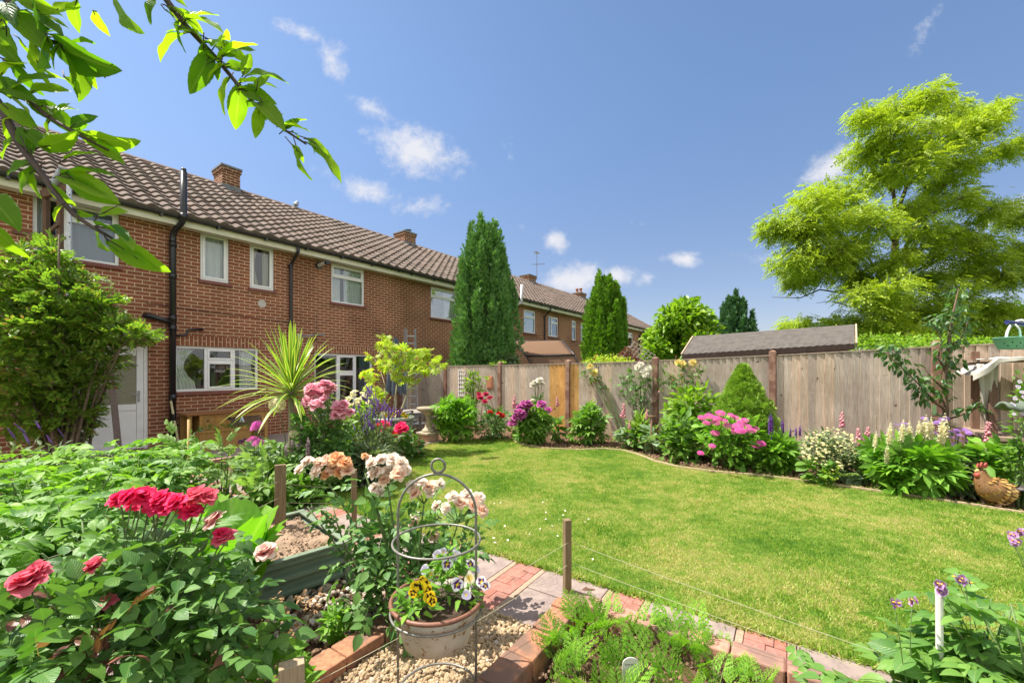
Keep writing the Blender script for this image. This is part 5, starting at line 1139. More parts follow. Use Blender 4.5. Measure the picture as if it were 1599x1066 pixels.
def spike_t(n=100, rad_=.13, fl=.11, tip=.35):
    # whorls of pea flowers round a stem: a blunt column, buds only at the very tip
    L = []; rows = 13
    for r_ in range(rows):
        t = r_/(rows-1); q_ = max(3, int(9*(1-.5*t))); s = fl*(1.05 if t < .6 else 1.05-.75*(t-.6)/.4); rr = rad_*(1 if t < .65 else 1-.8*(t-.65)/.35)
        for k in range(q_):
            a = 2*PI*k/q_+r_*.7+R.normal()*.15; rj = rr*(.7+.45*R.random()); c = (rj*.55*math.cos(a), rj*.55*math.sin(a), t+R.normal()*.012)
            L.append(place_t(petal(.8, .5, .2, 2), c, a+R.normal()*.3, s*(1+.2*R.normal()), rad(38+20*R.normal()))); L.append(place_t(petal(.7, .6, .3, 2), c, a, s*.95, rad(-8+14*R.normal())))
    L.append(Tm([(-.02, 0, -.35), (.02, 0, -.35), (0, .03, -.35), (0, 0, 1.0)], [(0, 1, 3), (1, 2, 3), (2, 0, 3)], [(.5, .5)]*4))
    return join_t(L)
for key, cin, cout in (('lupin_white', (.80, .72, .38), (.86, .83, .66)), ('lupin_purple', (.13, .03, .28), (.26, .09, .44)), ('lupin_dark', (.09, .015, .13), (.16, .03, .2)), ('lupin_mauve', (.42, .28, .36), (.6, .45, .48))):
    BL[key] = [tm_mesh('spike_'+key, spike_t(110, .095, .092), petalmat('petal_'+key, cin, cout, .3, .2)) for _ in range(2)]
for key, cin, cout in (('foxglove', (.78, .48, .44), (.72, .27, .36)),):
    BL[key] = [tm_mesh('spike_'+key, spike_t0(26, .24, .155, .8, bell=True), petalmat('petal_'+key, cin, cout, .3, .15)) for _ in range(2)]
BL['salvia'] = [tm_mesh('spike_salvia', spike_t0(60, .07, .085, .6), petalmat('petal_salvia', (.16, .06, .32), (.27, .13, .46), .3, .2)) for _ in range(2)]
def umbel_t(n=60, dome=.35, fl=.16, pet=4, ball=False):
    L = []
    for k in range(n):
        r = math.sqrt((k+.5)/n); a = k*2.39996; z = dome*(1-r*r)
        if ball: z = 1-2*(k+.5)/n; r = math.sqrt(1-z*z); z *= .9
        c = (r*math.cos(a), r*math.sin(a), z)
        for j in range(pet):
            q = place_t(leaf_t(ovate, 2, .9, .1, .1), (0, 0, 0), 2*PI*j/pet+k, fl); 
            if ball:
                nrm = unit(np.array([[c[0], c[1], c[2]+1e-3]]))[0]; t1 = unit(np.cross(nrm, [[.1, .2, .97]]))[0]; t2 = np.cross(nrm, t1); q = Tm(q.V[:, :1]*t1+q.V[:, 1:2]*t2+q.V[:, 2:]*nrm, q.F, q.uv)
            L.append(Tm(q.V+np.array(c), q.F, q.uv))
    return join_t(L)
BL['hydrangea'] = [tm_mesh('head_hydrangea', umbel_t(60, .38, .19), petalmat('petal_hydrangea', (.55, .05, .26), (.72, .15, .40), .3, .3)) for _ in range(3)]
BL['allium'] = [tm_mesh('head_allium', umbel_t(70, .3, .24, 4, True), petalmat('petal_allium', (.74, .64, .34), (.84, .76, .5), .3, .2))]
BL['verbena'] = [tm_mesh('head_verbena', umbel_t(34, .5, .22), petalmat('petal_verbena', (.30, .13, .50), (.45, .24, .62), .3, .3))]
BL['stock'] = [tm_mesh('head_stock', umbel_t(50, .8, .24), petalmat('petal_stock', (.58, .05, .36), (.7, .15, .48), .3, .3))]
BL['cream'] = [tm_mesh('head_cream', umbel_t(9, .5, .5), petalmat('petal_cream', (.78, .68, .24), (.85, .8, .5), .3, .3))]
BL['snapdragon'] = [tm_mesh('spike_snapdragon', spike_t0(60, .22, .2, .6), petalmat('petal_snapdragon', (.75, .36, .26), (.82, .5, .42), .3, .2))]
BL['potato'] = []
_m1 = petalmat('petal_potato', (.32, .1, .36), (.55, .36, .58), .3, .25); _m2 = plain('anther', (.85, .45, .02), .5, .1, 30, bmp=0)
def bloom(key, parent, p, size, d=None, name='flower'):
    me = BL[key][int(R.integers(len(BL[key])))]; o = link(name, me, parent, np.array(p)-origin(parent))
    d = Vector(d if d is not None else (R.normal()*.25, -.35+R.normal()*.2, .9)).normalized()
    o.rotation_euler = (d.to_track_quat('Z', 'Y') @ Matrix.Rotation(R.random()*6.28, 3, 'Z').to_quaternion()).to_euler(); o.scale = (size,)*3
    return o
# ------------------------------------------------------------------ leaf materials
L_rose = leafmat('leaf_rose', (.06, .155, .038), (.15, .285, .065), .25, .4, .35, .15); L_roseb = leafmat('leaf_rose_bright', (.06, .16, .03), (.14, .28, .05), .3, .38, .45, .2, dead=(.28, .11, .08)); L_rosered = leafmat('leaf_rose_red', (.10, .03, .03), (.2, .08, .05), .25, .35)
L_pot = leafmat('leaf_potato', (.11, .24, .035), (.25, .43, .055), .38, .45, .35, .25); L_potd = leafmat('leaf_potato_blue', (.09, .21, .045), (.18, .33, .06), .35, .42, .4, .25)
L_mid = leafmat('leaf_mid', (.08, .19, .025), (.18, .32, .045), .35, .45, .4, .15); L_yel = leafmat('leaf_lime', (.14, .26, .025), (.27, .4, .05), .4, .5, .3, .15); L_dark = leafmat('leaf_dark', (.04, .11, .025), (.09, .18, .035), .25, .4, .45, .1)
L_pale = leafmat('leaf_pale', (.19, .28, .16), (.32, .42, .26), .3, .55, .3, .2); L_tom = leafmat('leaf_tomato', (.14, .26, .06), (.27, .39, .13), .35, .5, .3, .2); L_carrot = leafmat('leaf_carrot', (.14, .30, .03), (.27, .46, .06), .4, .5, .3, 0)
L_rob = leafmat('leaf_robinia', (.24, .36, .03), (.45, .56, .06), .42, .5, .3, 0, tcol=(1.25, 1.25, .45)); L_con = leafmat('leaf_conifer', (.08, .2, .06), (.2, .37, .10), .12, .6, .2, 0); L_conb = leafmat('leaf_conifer_bright', (.09, .22, .022), (.22, .38, .04), .18, .6, .2, 0); L_cond = leafmat('leaf_conifer_blue', (.06, .15, .07), (.12, .24, .11), .12, .6, .2, 0)
L_spr = leafmat('leaf_spruce', (.15, .28, .04), (.36, .52, .075), .15, .55, .2, 0); L_shr = leafmat('leaf_shrub', (.08, .17, .028), (.25, .37, .05), .42, .4, .4, .0, dead=(.24, .15, .07)); L_bran = leafmat('leaf_branch', (.07, .18, .018), (.27, .42, .035), .66, .45, .25, .3, tcol=(1.75, 1.8, .35))
L_let = leafmat('leaf_lettuce', (.13, .31, .02), (.21, .41, .035), .42, .4, .4, .3); L_laurel = leafmat('leaf_laurel', (.13, .26, .02), (.30, .44, .04), .35, .35, .5, .15); L_acer = leafmat('leaf_acer', (.28, .42, .04), (.45, .5, .08), .45, .5, .3, .0, dead=(.36, .13, .07)); L_plum = leafmat('leaf_red_bush', (.1, .025, .035), (.2, .06, .06), .3, .5); L_sage = leafmat('leaf_sage', (.12, .17, .09), (.22, .27, .15), .3, .6, .2, 0)
L_cord = leafmat('leaf_cordyline', (.11, .24, .03), (.18, .3, .045), .3, .4, .4, 0, edge=((.52, .56, .13), .27)); L_geum = leafmat('leaf_geranium', (.10, .25, .022), (.22, .41, .045), .35, .5, .3, .2)
M_stem = plain('stem', (.10, .16, .045), .6, .3, 40, bmp=.1); M_stemb = plain('stem_brown', (.12, .075, .045), .8, .3, 40); M_bark = plain('bark', (.13, .095, .065), .95, .4, 25, bmp=.9); M_stemr = plain('stem_red', (.17, .075, .05), .6, .3, 40, bmp=.1); M_pale_stem = plain('stem_pale', (.30, .25, .17), .8, .25, 30)
def curve_pts(a, c, bend=None, n=6, seed=None):
    a, c = np.array(a, float), np.array(c, float); m = (a+c)/2+(np.array(bend) if bend is not None else R.normal(size=3)*.06*np.linalg.norm(c-a)); t = np.linspace(0, 1, n)[:, None]
    return (1-t)**2*a+2*t*(1-t)*m+t*t*c
def stems(parent, base, tips, r=.006, mat=None, spread=.05, name='stem', taper=.5, n=6):
    b = MB()
    for tp in tips:
        a = np.array(base)+[R.normal()*spread, R.normal()*spread, -.02]; P = curve_pts(a, tp, n=n); P[1:-1, :2] += (a[:2]-np.array(tp)[:2])*.10; b.tube(P, np.linspace(r, r*taper, n), 5)
    return b.build(name, mat or M_stem, parent, smooth=True)
def foliage(parent, ells, n, T, size, mat, droop=.1, up=.3, name='foliage', roll=.5, shell=.5, jit=.35):
    tot = sum(e[1][0]*e[1][1]+e[1][0]*e[1][2] for e in ells); Ps, Ds = [], []
    for c, r in ells:
        k = max(3, int(n*(r[0]*r[1]+r[0]*r[2])/tot)); p, d = in_ell(k, c, r, shell); Ps.append(p); Ds.append(d)
    P, D = np.concatenate(Ps), np.concatenate(Ds); P[:, 2] = np.maximum(P[:, 2], .03)
    D = unit(D*[1, 1, .6]+rnd_dirs(len(P))*jit*1.6+[0, 0, up-droop])
    return leaves(name, T, P, D, size*(.7+.6*R.random(len(P))), mat, parent, roll=roll)
def bush(name, label, cat, x, yb, yt, wpx, n, T, size, mat, group=None, Y=None, z0=.02, depth=.8, lumps=7, nst=8, stem_mat=None, up=.3, shell=.5, flat=1., base=None):
    """a leafy plant standing at a place of the ground, as wide and tall as it shows"""
    p = G(x, yb, z0) if Y is None else np.array([(x-CX)/FPX*Y, Y, z0])
    k = p[1]/FPX; w = wpx*k/2; h = (CH+(HY-yt)*k)-z0
    t = thing(name, label, cat, p, group=group); ells = []
    for i in range(lumps):
        a = 2*PI*i/lumps+R.random(); q = .5*w*(R.random()**.5); zz = .25+.55*R.random(); s = .42+.2*R.random()
        ells.append((p+np.array([q*math.cos(a), q*math.sin(a)*depth, h*zz*.95]), np.array([w*s, w*s*depth, min(h*(1-zz)*1.05, w*s*1.3)+.02])))
    ells.append((p+[0, 0, h*.48], np.array([w*.8, w*.8*depth, h*.46])))
    foliage(t, ells, n, T, size, mat, up=up, shell=shell)
    stems(t, p, [e[0]+R.normal(size=3)*[.1*w, .1*w, .1*h]+[0, 0, .1*h] for e in ells for _ in range(max(1, nst//len(ells)))], max(.003, .012*h), stem_mat, w*.12)
    t['h'] = h; return t, p, k, w, h
def px_blooms(t, key, L, p, size, back=.15, spread=.12, stem=None, d=None, jit=.3):
    """flowers at their photo bearings, a little in front of or behind the plant's middle; stalks reach up to them"""
    tips = []
    for (x, y) in L:
        q = at(x, y, p[1]-back+R.normal()*spread); s = size*(1+jit*.5*R.normal()); bloom(key if isinstance(key, str) else key[int(R.integers(len(key)))], t, q, s, d); tips.append(q-[0, 0, s*.1])
    if stem: stems(t, p, tips, stem, None, .04, 'flower_stem', .6)
    return tips
# ------------------------------------------------------------------ trees beyond the fence
def conifer(label, x, ytop, Y, wpx, n, mat, prof, size=.13, plumes=75, x_lean=0., name='conifer'):
    k = Y/FPX; p = np.array([(x-CX)*k, Y, -.15]); H = CH+(HY-ytop)*k+.15; Wd = wpx*k/2
    t = thing(name, label, 'tree', p); b = MB(); b.tube([p, p+[0, 0, H*.5], p+[x_lean, 0, H*.96]], [.13, .08, .015], 8); b.build('trunk', M_bark, t, smooth=True)
    Ps, Ds = [], []
    per = n//plumes
    for i in range(plumes):
        h = .05+.9*((i+.5)/plumes)**1.0; a = i*2.39996; r = Wd*prof(h)*(.70+.40*R.random()); hl = H*(.12+.12*R.random())*(1.1-.45*h); w = hl*.19*(1.15-.3*h)
        c = p+np.array([r*math.cos(a)*.86+x_lean*h, r*math.sin(a)*.86, H*h-hl*.25])
        d = rnd_dirs(per); q = R.random((per, 1))**.4; pts = c+d*q*np.array([w, w, hl]); tt = (pts[:, 2]-c[2])/hl; pts[:, :2] = c[:2]+(pts[:, :2]-c[:2])*(1-.55*np.clip(tt, 0, 1))[:, None]
        Ps.append(pts); Ds.append(d*[.8, .8, .3]+[.35*math.cos(a), .35*math.sin(a), 1.0])
    # inner fill and pointed top
    m_ = n//4; h = R.random(m_)**.9; a = R.random(m_)*6.28; r = Wd*np.array([prof(q) for q in h])*.66*R.random(m_)**.4
    Ps.append(np.stack([p[0]+r*np.cos(a)+x_lean*h, p[1]+r*np.sin(a), p[2]+H*(h*.97+.01)], 1)); Ds.append(np.stack([np.cos(a)*.5, np.sin(a)*.5, np.full(m_, .9)], 1))
    P, D = np.concatenate(Ps), np.concatenate(Ds); D = unit(D+R.normal(size=D.shape)*.3)
    leaves('crown', join_t([place_t(leaf_t(lance, 2, .3, .1, .05), (0, 0, 0), a_, s_, p_) for a_, s_, p_ in ((0, 1, 0), (.5, .75, .15), (-.5, .75, -.1))]), P, D, size*(.7+.6*R.random(len(P))), mat, t, roll=1.)
    return t
conifer('tall dark green columnar conifer towering beyond the fence by the house', 757, 346, 12.2, 108, 26000, L_con, lambda h: float(np.interp(h, [0, .3, .48, .64, .73, .81, .89, .95, 1], [.8, .87, 1, .9, .83, .70, .52, .30, .14])), .12, 85)
conifer('bright green conifer beyond the fence, narrower and further than the dark one', 946, 430, 16.5, 73, 18000, L_conb, lambda h: float(np.interp(h, [0, .42, .5, .62, .74, .87, 1], [.8, .9, 1, .95, .82, .62, .26])), .15, 60)
conifer('distant blue green conifer behind the laurel and shed', 1147, 461, 19, 66, 12000, L_cond, lambda h: (1-max(0, (h-.5)/.5)**2.2)**.7, .17, 50)
def clump_tree(name, label, base, clumps, n, T, size, mat, limbs, trunk, cat='tree', up=.15, roll=.6, shell=.35, jit=.45, tw=.03):
    t = thing(name, label, cat, base); b = MB()
    for P, r0, r1 in trunk: P = np.array(P); b.tube(P, np.linspace(r0, r1, len(P)), 10)
    for P, r0, r1 in limbs: P = np.array(P); b.tube(P, np.linspace(r0, r1, len(P)), 6)
    b.build('trunk', M_bark, t, smooth=True); foliage(t, clumps, n, T, size, mat, up=up, name='crown', roll=roll, shell=shell, jit=jit); return t
# the robinia
RY = 14.; ROB = [(1449,139,26,16),(1389,152,28,17),(1356,172,24,14),(1484,165,30,18),(1522,186,40,20),(1462,212,60,26),(1400,200,48,26),(1545,165,26,12),(1566,221,26,13),(1419,247,50,24),(1346,228,36,22),(1500,245,34,20),(1462,278,30,18),(1367,273,44,22),(1298,290,42,22),
 (1259,312,40,20),(1216,352,34,18),(1248,345,42,20),(1292,345,46,22),(1346,326,40,22),(1324,376,46,22),(1236,396,38,20),(1280,415,42,22),(1440,352,36,18),(1479,357,36,16),(1549,322,30,15),(1588,332,26,14),(1524,370,28,14),(1583,385,26,14),(1441,312,26,16),(1341,428,34,18),(1384,468,40,18),(1445,432,34,16),(1505,418,32,15),(1561,428,32,14),
 (1424,500,44,20),(1484,470,38,18),(1549,472,26,13),(1243,504,26,9),(1305,497,34,11),(1354,514,36,16),(1462,525,46,20),(1527,525,36,14),(1574,492,24,12),(1395,400,30,16),(1240,432,16,10),(1620,400,30,22),(1500,300,16,10)]
kk = RY/FPX; cl = [(at(x, y, RY-1.3+.5*R.normal()), np.array([rx*kk, rx*kk*.8, ry*kk])) for x, y, rx, ry in ((1400, 452, 34, 18), (1375, 492, 34, 18), (1425, 480, 34, 18), (1400, 522, 44, 18), (1355, 512, 32, 14), (1448, 508, 34, 18), (1300, 392, 34, 18), (1335, 402, 30, 18), (1430, 392, 28, 18), (1480, 395, 30, 16), (1262, 372, 34, 16), (1380, 350, 34, 20), (1420, 330, 24, 14), (1500, 450, 40, 16), (1540, 400, 34, 16), (1345, 460, 34, 16), (1530, 500, 36, 16))]
for x, y, rx, ry in ROB:
    for q in range(2): Yd = RY+R.uniform(-1.5, 1.5); cl.append((at(x+5+R.normal()*4, y+(12 if y < 300 else 6)+R.normal()*3, Yd), np.array([rx*kk*.88, rx*kk*.88, ry*kk*1.0])))
rb_ = at(1395, 560, RY)*[1, 1, 0]+[0, 0, -.15]
def rp(*L): return [at(x, y, RY+dy) for x, y, dy in L]
trunk = [([rb_, at(1396, 540, RY), at(1398, 470, RY), at(1397, 400, RY), at(1400, 330, RY)], .17, .085), (rp((1400, 335, 0), (1416, 290, .1), (1437, 255, .2), (1455, 200, .1), (1470, 160, 0)), .065, .015), (rp((1400, 340, 0), (1395, 300, -.2), (1388, 260, -.3), (1382, 200, -.2), (1390, 150, 0)), .06, .015)]
limbs = [(rp((1398, 450, 0), (1420, 410, .3), (1445, 385, .2), (1490, 368, 0), (1560, 370, .2)), .055, .01), (rp((1397, 460, 0), (1425, 425, -.4), (1470, 405, -.5), (1540, 410, -.3), (1590, 400, 0)), .05, .01), (rp((1397, 470, 0), (1375, 430, .3), (1350, 395, .4), (1310, 370, .2), (1250, 345, 0)), .055, .01), (rp((1398, 380, 0), (1370, 345, -.2), (1330, 310, 0), (1290, 290, 0)), .045, .01),
 (rp((1400, 500, 0), (1350, 480, .2), (1330, 460, .2), (1280, 452, .2), (1250, 465, 0), (1205, 464, -.2)), .05, .008), (rp((1330, 480, 0), (1300, 470, .1), (1275, 473, 0)), .025, .006), (rp((1396, 420, 0), (1440, 335, .4), (1500, 325, .3), (1550, 320, .2)), .06, .012), (rp((1416, 290, 0), (1450, 265, 0), (1500, 240, 0), (1560, 222, 0)), .05, .01), (rp((1395, 300, 0), (1350, 250, .2), (1340, 228, .2)), .05, .01), (rp((1437, 255, 0), (1440, 200, 0), (1450, 140, 0)), .04, .01), (rp((1400, 480, 0), (1460, 462, .3), (1550, 470, .2)), .05, .01), (rp((1400, 500, 0), (1460, 515, .3), (1520, 520, .2)), .05, .01), (rp((1398, 500, 0), (1340, 505, .3), (1245, 504, .2)), .05, .01)]
RT = clump_tree('robinia_tree', 'big yellow green robinia tree spreading above the fence at right', rb_, cl, 7000, T_ROBIN, .25, L_rob, limbs, trunk, up=.05, shell=.3, jit=.55)
Ps, Ds, tw = [], [], MB()
for c, r in cl:                       # flat drooping sprays at the twig ends, tier over tier
    for _ in range(13 if c[2] < 5.5 else 11):
        d = rnd_dirs(1)[0]; q = c+d*r*(.35+.40*R.random()); m_ = 19; a = R.random(m_)*6.28; rr = .30*R.random(m_)**.6
        Ps.append(np.stack([q[0]+rr*np.cos(a), q[1]+rr*np.sin(a), q[2]-.35*rr*rr+.16*R.normal(size=m_)], 1)); Ds.append(np.stack([np.cos(a)+d[0]*.5, np.sin(a)+d[1]*.5, -.25+.25*R.normal(size=m_)], 1))
        tw.tube([c+(q-c)*.15, c+(q-c)*.6+[0, 0, .04], q], [.012, .008, .004], 4)
leaves('leaf_sprays', T_ROBIN, np.concatenate(Ps), np.concatenate(Ds), .17+.10*R.random(sum(map(len, Ps))), L_rob, RT, roll=.28); tw.build('twigs', M_bark, RT, smooth=True)
# laurel and others beyond the fence
def far_bush(name, label, cat, L, Y, n, T, size, mat, base_x, **kw):
    k = Y/FPX; cl = [(at(x, y, Y+R.normal()*.4), np.array([rx*k, rx*k*.85, ry*k])) for x, y, rx, ry in L]; p = np.array([(base_x-CX)*k, Y, -.15])
    tr = [([p, p+[.1, 0, 1.], cl[0][0]], .07, .02)]; lm = [(curve_pts(p+[0, 0, .6], c[0]), .03, .008) for c in cl[1:]]
    return clump_tree(name, label, p, cl, n, T, size, mat, lm, tr, cat, **kw)
far_bush('laurel_bush', 'large glossy bright green laurel between conifer and shed roof', 'bush', [(1062, 500, 40, 26), (1040, 530, 36, 26), (1085, 500, 28, 24), (1095, 535, 28, 22), (1070, 482, 22, 16), (1028, 548, 26, 20), (1065, 545, 40, 22), (1108, 520, 16, 22)], 14.5, 4600, T_LEAF, .21, L_laurel, 1062, up=.35, jit=.5)
far_bush('flowering_bush', 'yellow green bush with reddish tips over the fence before the bright conifer', 'bush', [(935, 567, 20, 12), (960, 566, 22, 12), (920, 572, 14, 10), (980, 570, 14, 10)], 12.5, 1500, T_SMALL, .09, L_acer, 950)
far_bush('red_bush', 'dark red leaved bush beside the tilted lattice', 'bush', [(973, 560, 9, 10), (978, 552, 6, 9), (988, 563, 8, 8)], 12.8, 500, T_SMALL, .1, L_plum, 976)
far_bush('hedge_bush', 'green leafy bush behind the fence below the robinia', 'bush', [(1490, 545, 40, 22), (1530, 540, 30, 16), (1450, 545, 36, 24), (1400, 545, 40, 24), (1360, 540, 26, 20), (1560, 545, 22, 12)], 9.0, 4200, T_SMALL, .09, L_yel, 1450)
far_bush('grass_tuft_bush', 'dry brownish tufted plant over the fence beside the tall conifer', 'bush', [(796, 566, 9, 8), (788, 562, 6, 9)], 11.6, 260, T_LANCE, .2, L_sage, 793)
far_bush('fence_climber', 'yellow green climber tip spilling over the fence by the tall conifer', 'climber', [(772, 569, 9, 4), (784, 566, 6, 3)], 10.75, 120, T_LEAF, .06, L_yel, 778)
# distant tree line closing the view at right
for i, (x, y, rx, ry, Y) in enumerate(((1600, 520, 90, 26, 40), (1250, 545, 80, 22, 45), (1700, 500, 120, 40, 38))):
    lab = ('low distant green tree behind the mint basket', 'distant green tree behind the shed roof', 'distant green tree beyond the right end of the fence')[i]
    far_bush('distant_tree', lab, 'tree', [(x+R.normal()*rx*.5, y+R.random()*20, rx*.5, ry*(.7+.4*R.random())) for _ in range(5)], Y, 2200, T_LEAF, .5, L_mid, x)

# ------------------------------------------------------------------ near tree: leafy branches reaching in from the left
tb_ = np.array([-2.0, .55, 0.]); BT = thing('overhanging_tree', 'tree at the left edge reaching backlit green leaves over the view', 'tree', tb_)
b = MB(); b.tube([tb_, tb_+[.05, 0, 1.0], tb_+[.15, .05, 1.8], tb_+[.3, .1, 2.6]], [.09, .075, .06, .03], 10)
b.build('trunk', M_bark, BT, smooth=True)
bs_ = [([(-520, -420, .8), (-100, -260, .85), (120, -160, .9), (245, -20, .95), (290, 40, .97), (335, 88, 1.), (368, 128, 1.0), (400, 165, 1.0), (440, 200, 1.02), (478, 225, 1.02)], .0042),
       ([(-560, -40, .75), (-200, 40, .78), (-40, 110, .8), (0, 165, .8), (30, 225, .8), (58, 262, .8), (85, 300, .8), (115, 335, .8), (145, 355, .8), (175, 372, .8)], .0046),
       ([(-520, -200, .75), (-150, -60, .8), (0, -10, .8), (40, 30, .82), (70, 62, .82), (110, 75, .84), (150, 120, .86)], .0045), ([(-400, 40, .8), (-60, 130, .8), (0, 140, .8), (40, 155, .82), (80, 185, .82), (120, 210, .82), (170, 235, .84)], .0035)]
b = MB(); Pl, Dl, Sl = [], [], []
starts = tb_+[.3, .1, 2.3]
for pts, r in bs_:
    P = np.array([at(*q) for q in pts]); P = np.concatenate([[starts], P]); t_ = np.linspace(0, 1, len(P)); b.tube(P, np.concatenate([[.03], np.linspace(r*2.2, r*.55, len(P)-1)]), 7)
def lf(L, Yd=0.):
    for x0, y0, x1, y1, Y in L:
        a, c = at(x0, y0, Y), at(x1, y1, Y+.0+R.normal()*.02); Pl.append(a); Dl.append(c-a); Sl.append(np.linalg.norm(c-a)*(1.0 if Y > .9 else .86))
        if R.random() < (.6 if Y > .9 else .3): Pl.append(a+R.normal(size=3)*.012); d2 = c-a+R.normal(size=3)*.45*np.linalg.norm(c-a); Dl.append(d2); Sl.append(np.linalg.norm(c-a)*(.5+.2*R.random()))
# leaves along the upper branch and the lower branch: base pixel to tip pixel
lf([(478, 222, 546, 268, 1.02), (462, 226, 468, 284, 1.02), (480, 218, 505, 222, 1.02), (440, 198, 485, 190, 1.02), (450, 200, 470, 175, 1.02), (425, 190, 440, 168, 1.02), (405, 168, 401, 212, 1.), (398, 160, 440, 178, 1.), (375, 130, 366, 205, 1.), (372, 130, 430, 115, 1.), (360, 120, 330, 170, 1.), (350, 105, 395, 100, 1.), (385, 118, 450, 108, 1.0), (345, 95, 305, 78, .98), (340, 95, 385, 45, .98), (330, 80, 300, 145, .98), (318, 70, 300, 30, .97), (325, 60, 370, 75, .98), (300, 50, 225, 65, .97), (285, 35, 330, 0, .96), (280, 30, 270, 78, .96), (262, 10, 300, 25, .95), (180, -15, 182, 48, .93), (250, -10, 215, 20, .95), (270, 12, 320, 45, .96), (355, 100, 310, 112, .98), (410, 168, 385, 150, 1.0), (330, 70, 385, 78, 1.0), (345, 85, 395, 60, 1.), (290, 30, 345, 22, .96), (240, -20, 290, -5, .95), (376, 140, 420, 150, 1.0)])
lf([(170, 375, 265, 432, .8), (160, 355, 232, 370, .8), (165, 372, 190, 410, .8), (150, 352, 212, 348, .8), (120, 330, 140, 340, .8), (100, 268, 170, 330, .8), (95, 272, 180, 245, .8), (90, 275, 182, 290, .8), (105, 318, 62, 340, .8), (75, 285, 110, 325, .8), (60, 262, 0, 300, .8), (55, 260, 40, 312, .8), (55, 255, -20, 262, .8), (50, 245, 40, 190, .8), (62, 230, 128, 220, .8), (60, 225, 80, 190, .8), (30, 215, -30, 240, .8), (30, 200, 80, 222, .8), (0, 160, 50, 200, .78), (-30, 300, 36, 335, .78), (-25, 330, 26, 420, .75), (20, 180, -10, 220, .8), (100, 250, 150, 218, .82), (120, 205, 215, 248, .84), (135, 215, 195, 243, .84), (110, 200, 145, 170, .84), (80, 185, 60, 215, .82), (80, 180, 120, 150, .82), (40, 155, 140, 205, .82), (40, 150, 95, 115, .82), (70, 165, 105, 190, .82)])
lf([(40, 30, 130, 130, .82), (35, 28, 100, 20, .82), (60, 50, 165, 75, .82), (70, 60, 118, 52, .83), (85, 65, 155, 125, .84), (110, 75, 150, 160, .85), (95, 70, 60, 105, .82), (60, 55, 40, 130, .82), (20, 15, 60, 60, .8), (15, 10, -20, 55, .8), (0, 0, 45, -20, .8), (45, 20, 115, 30, .83), (80, 20, 125, -5, .84), (10, 40, 10, 110, .8), (0, 50, -30, 90, .8), (30, 60, 70, 115, .82), (110, 70, 140, 50, .84), (0, 120, 30, 70, .8), (-10, 130, 45, 140, .8), (20, 140, 70, 90, .8), (0, 90, 55, 115, .78), (-10, 60, 30, 100, .78), (120, 85, 165, 100, .85), (130, 100, 150, 140, .86), (15, 85, 55, 160, .8), (50, 10, 95, 40, .82), (25, -10, 75, 15, .82), (-20, 0, 25, 30, .78), (60, 100, 110, 140, .82), (-30, 100, 20, 150, .78), (100, 120, 148, 155, .84), (120, 0, 105, 40, .84), (230, -20, 250, 5, .92)])
Pl = np.array(Pl); Dl = np.array(Dl); 
for i in range(0, len(Pl)): 
    # each leaf is hung on the branch by its own stalk
    j = Pl[i]; b.tube([j-Dl[i]*.12+R.normal(size=3)*.004, j, j+Dl[i]*.25], [.0012, .0014, .0008], 5)
b.build('branch', plain('twig', (.075, .045, .04), .7, .3, 60), BT, smooth=True)
upv = np.stack([R.normal(size=len(Pl))*.5, -.75+R.normal(size=len(Pl))*.45, .55+R.normal(size=len(Pl))*.4], 1)
T_BR = leaf_t(lambda t: np.sin(PI*np.power(t, .95))**.75, 18, .42, .42, .36, serr=.028, wav=.025)
leaves('foliage', T_BR, Pl, Dl, np.array(Sl)*.93, L_bran, BT, up=upv, roll=.15)

# ------------------------------------------------------------------ by the house
# tall small-leaved shrub before the door
p = np.array([-6.35, 5.95, -.1]); k = p[1]/FPX; SH = thing('tall_shrub', 'tall small leaved evergreen shrub with brown patches hiding the back door', 'shrub', p)
el = [(at(x, y, 5.95+dy), np.array([rx*k, rx*k*.9, ry*k])) for x, y, rx, ry, dy in ((60, 440, 50, 42, 0), (20, 470, 60, 50, -.2), (100, 470, 50, 40, -.1), (70, 520, 75, 50, -.2), (140, 500, 40, 34, 0), (175, 518, 42, 22, 0), (130, 555, 50, 40, 0), (40, 580, 70, 50, -.3), (100, 610, 46, 44, 0), (30, 640, 60, 45, -.2), (95, 655, 44, 34, 0), (205, 522, 28, 11, .0), (25, 400, 22, 22, 0), (70, 400, 22, 26, 0), (100, 415, 16, 22, 0), (130, 440, 22, 20, .1), (-30, 500, 50, 70, 0), (155, 470, 24, 14, 0), (145, 590, 22, 18, 0), (130, 640, 20, 14, 0))]
foliage(SH, el, 4500, join_t([place_t(T_SMALL, (.13*i, 0, -.01*i*i), s_*.9, .42) for i in range(1, 7) for s_ in (-1, 1)]+[place_t(T_SMALL, (.9, 0, -.3), 0, .4)]), .135, L_shr, up=.4, jit=.45)
stems(SH, p, [e[0] for e in el]+[e[0]+R.normal(size=3)*.15 for e in el], .022, M_bark, .12)
spk = [(x, y) for x, y in ((38, 675), (62, 668), (80, 690), (98, 680), (45, 690), (22, 682))]
LV = bush('lavender', 'blue flowered lavender low in front of the tall shrub at left', 'plant', 65, 735, 690, 130, 260, T_LANCE, .10, L_sage, Y=4.6)
px_blooms(LV[0], 'salvia', spk, LV[1], .10, .2)
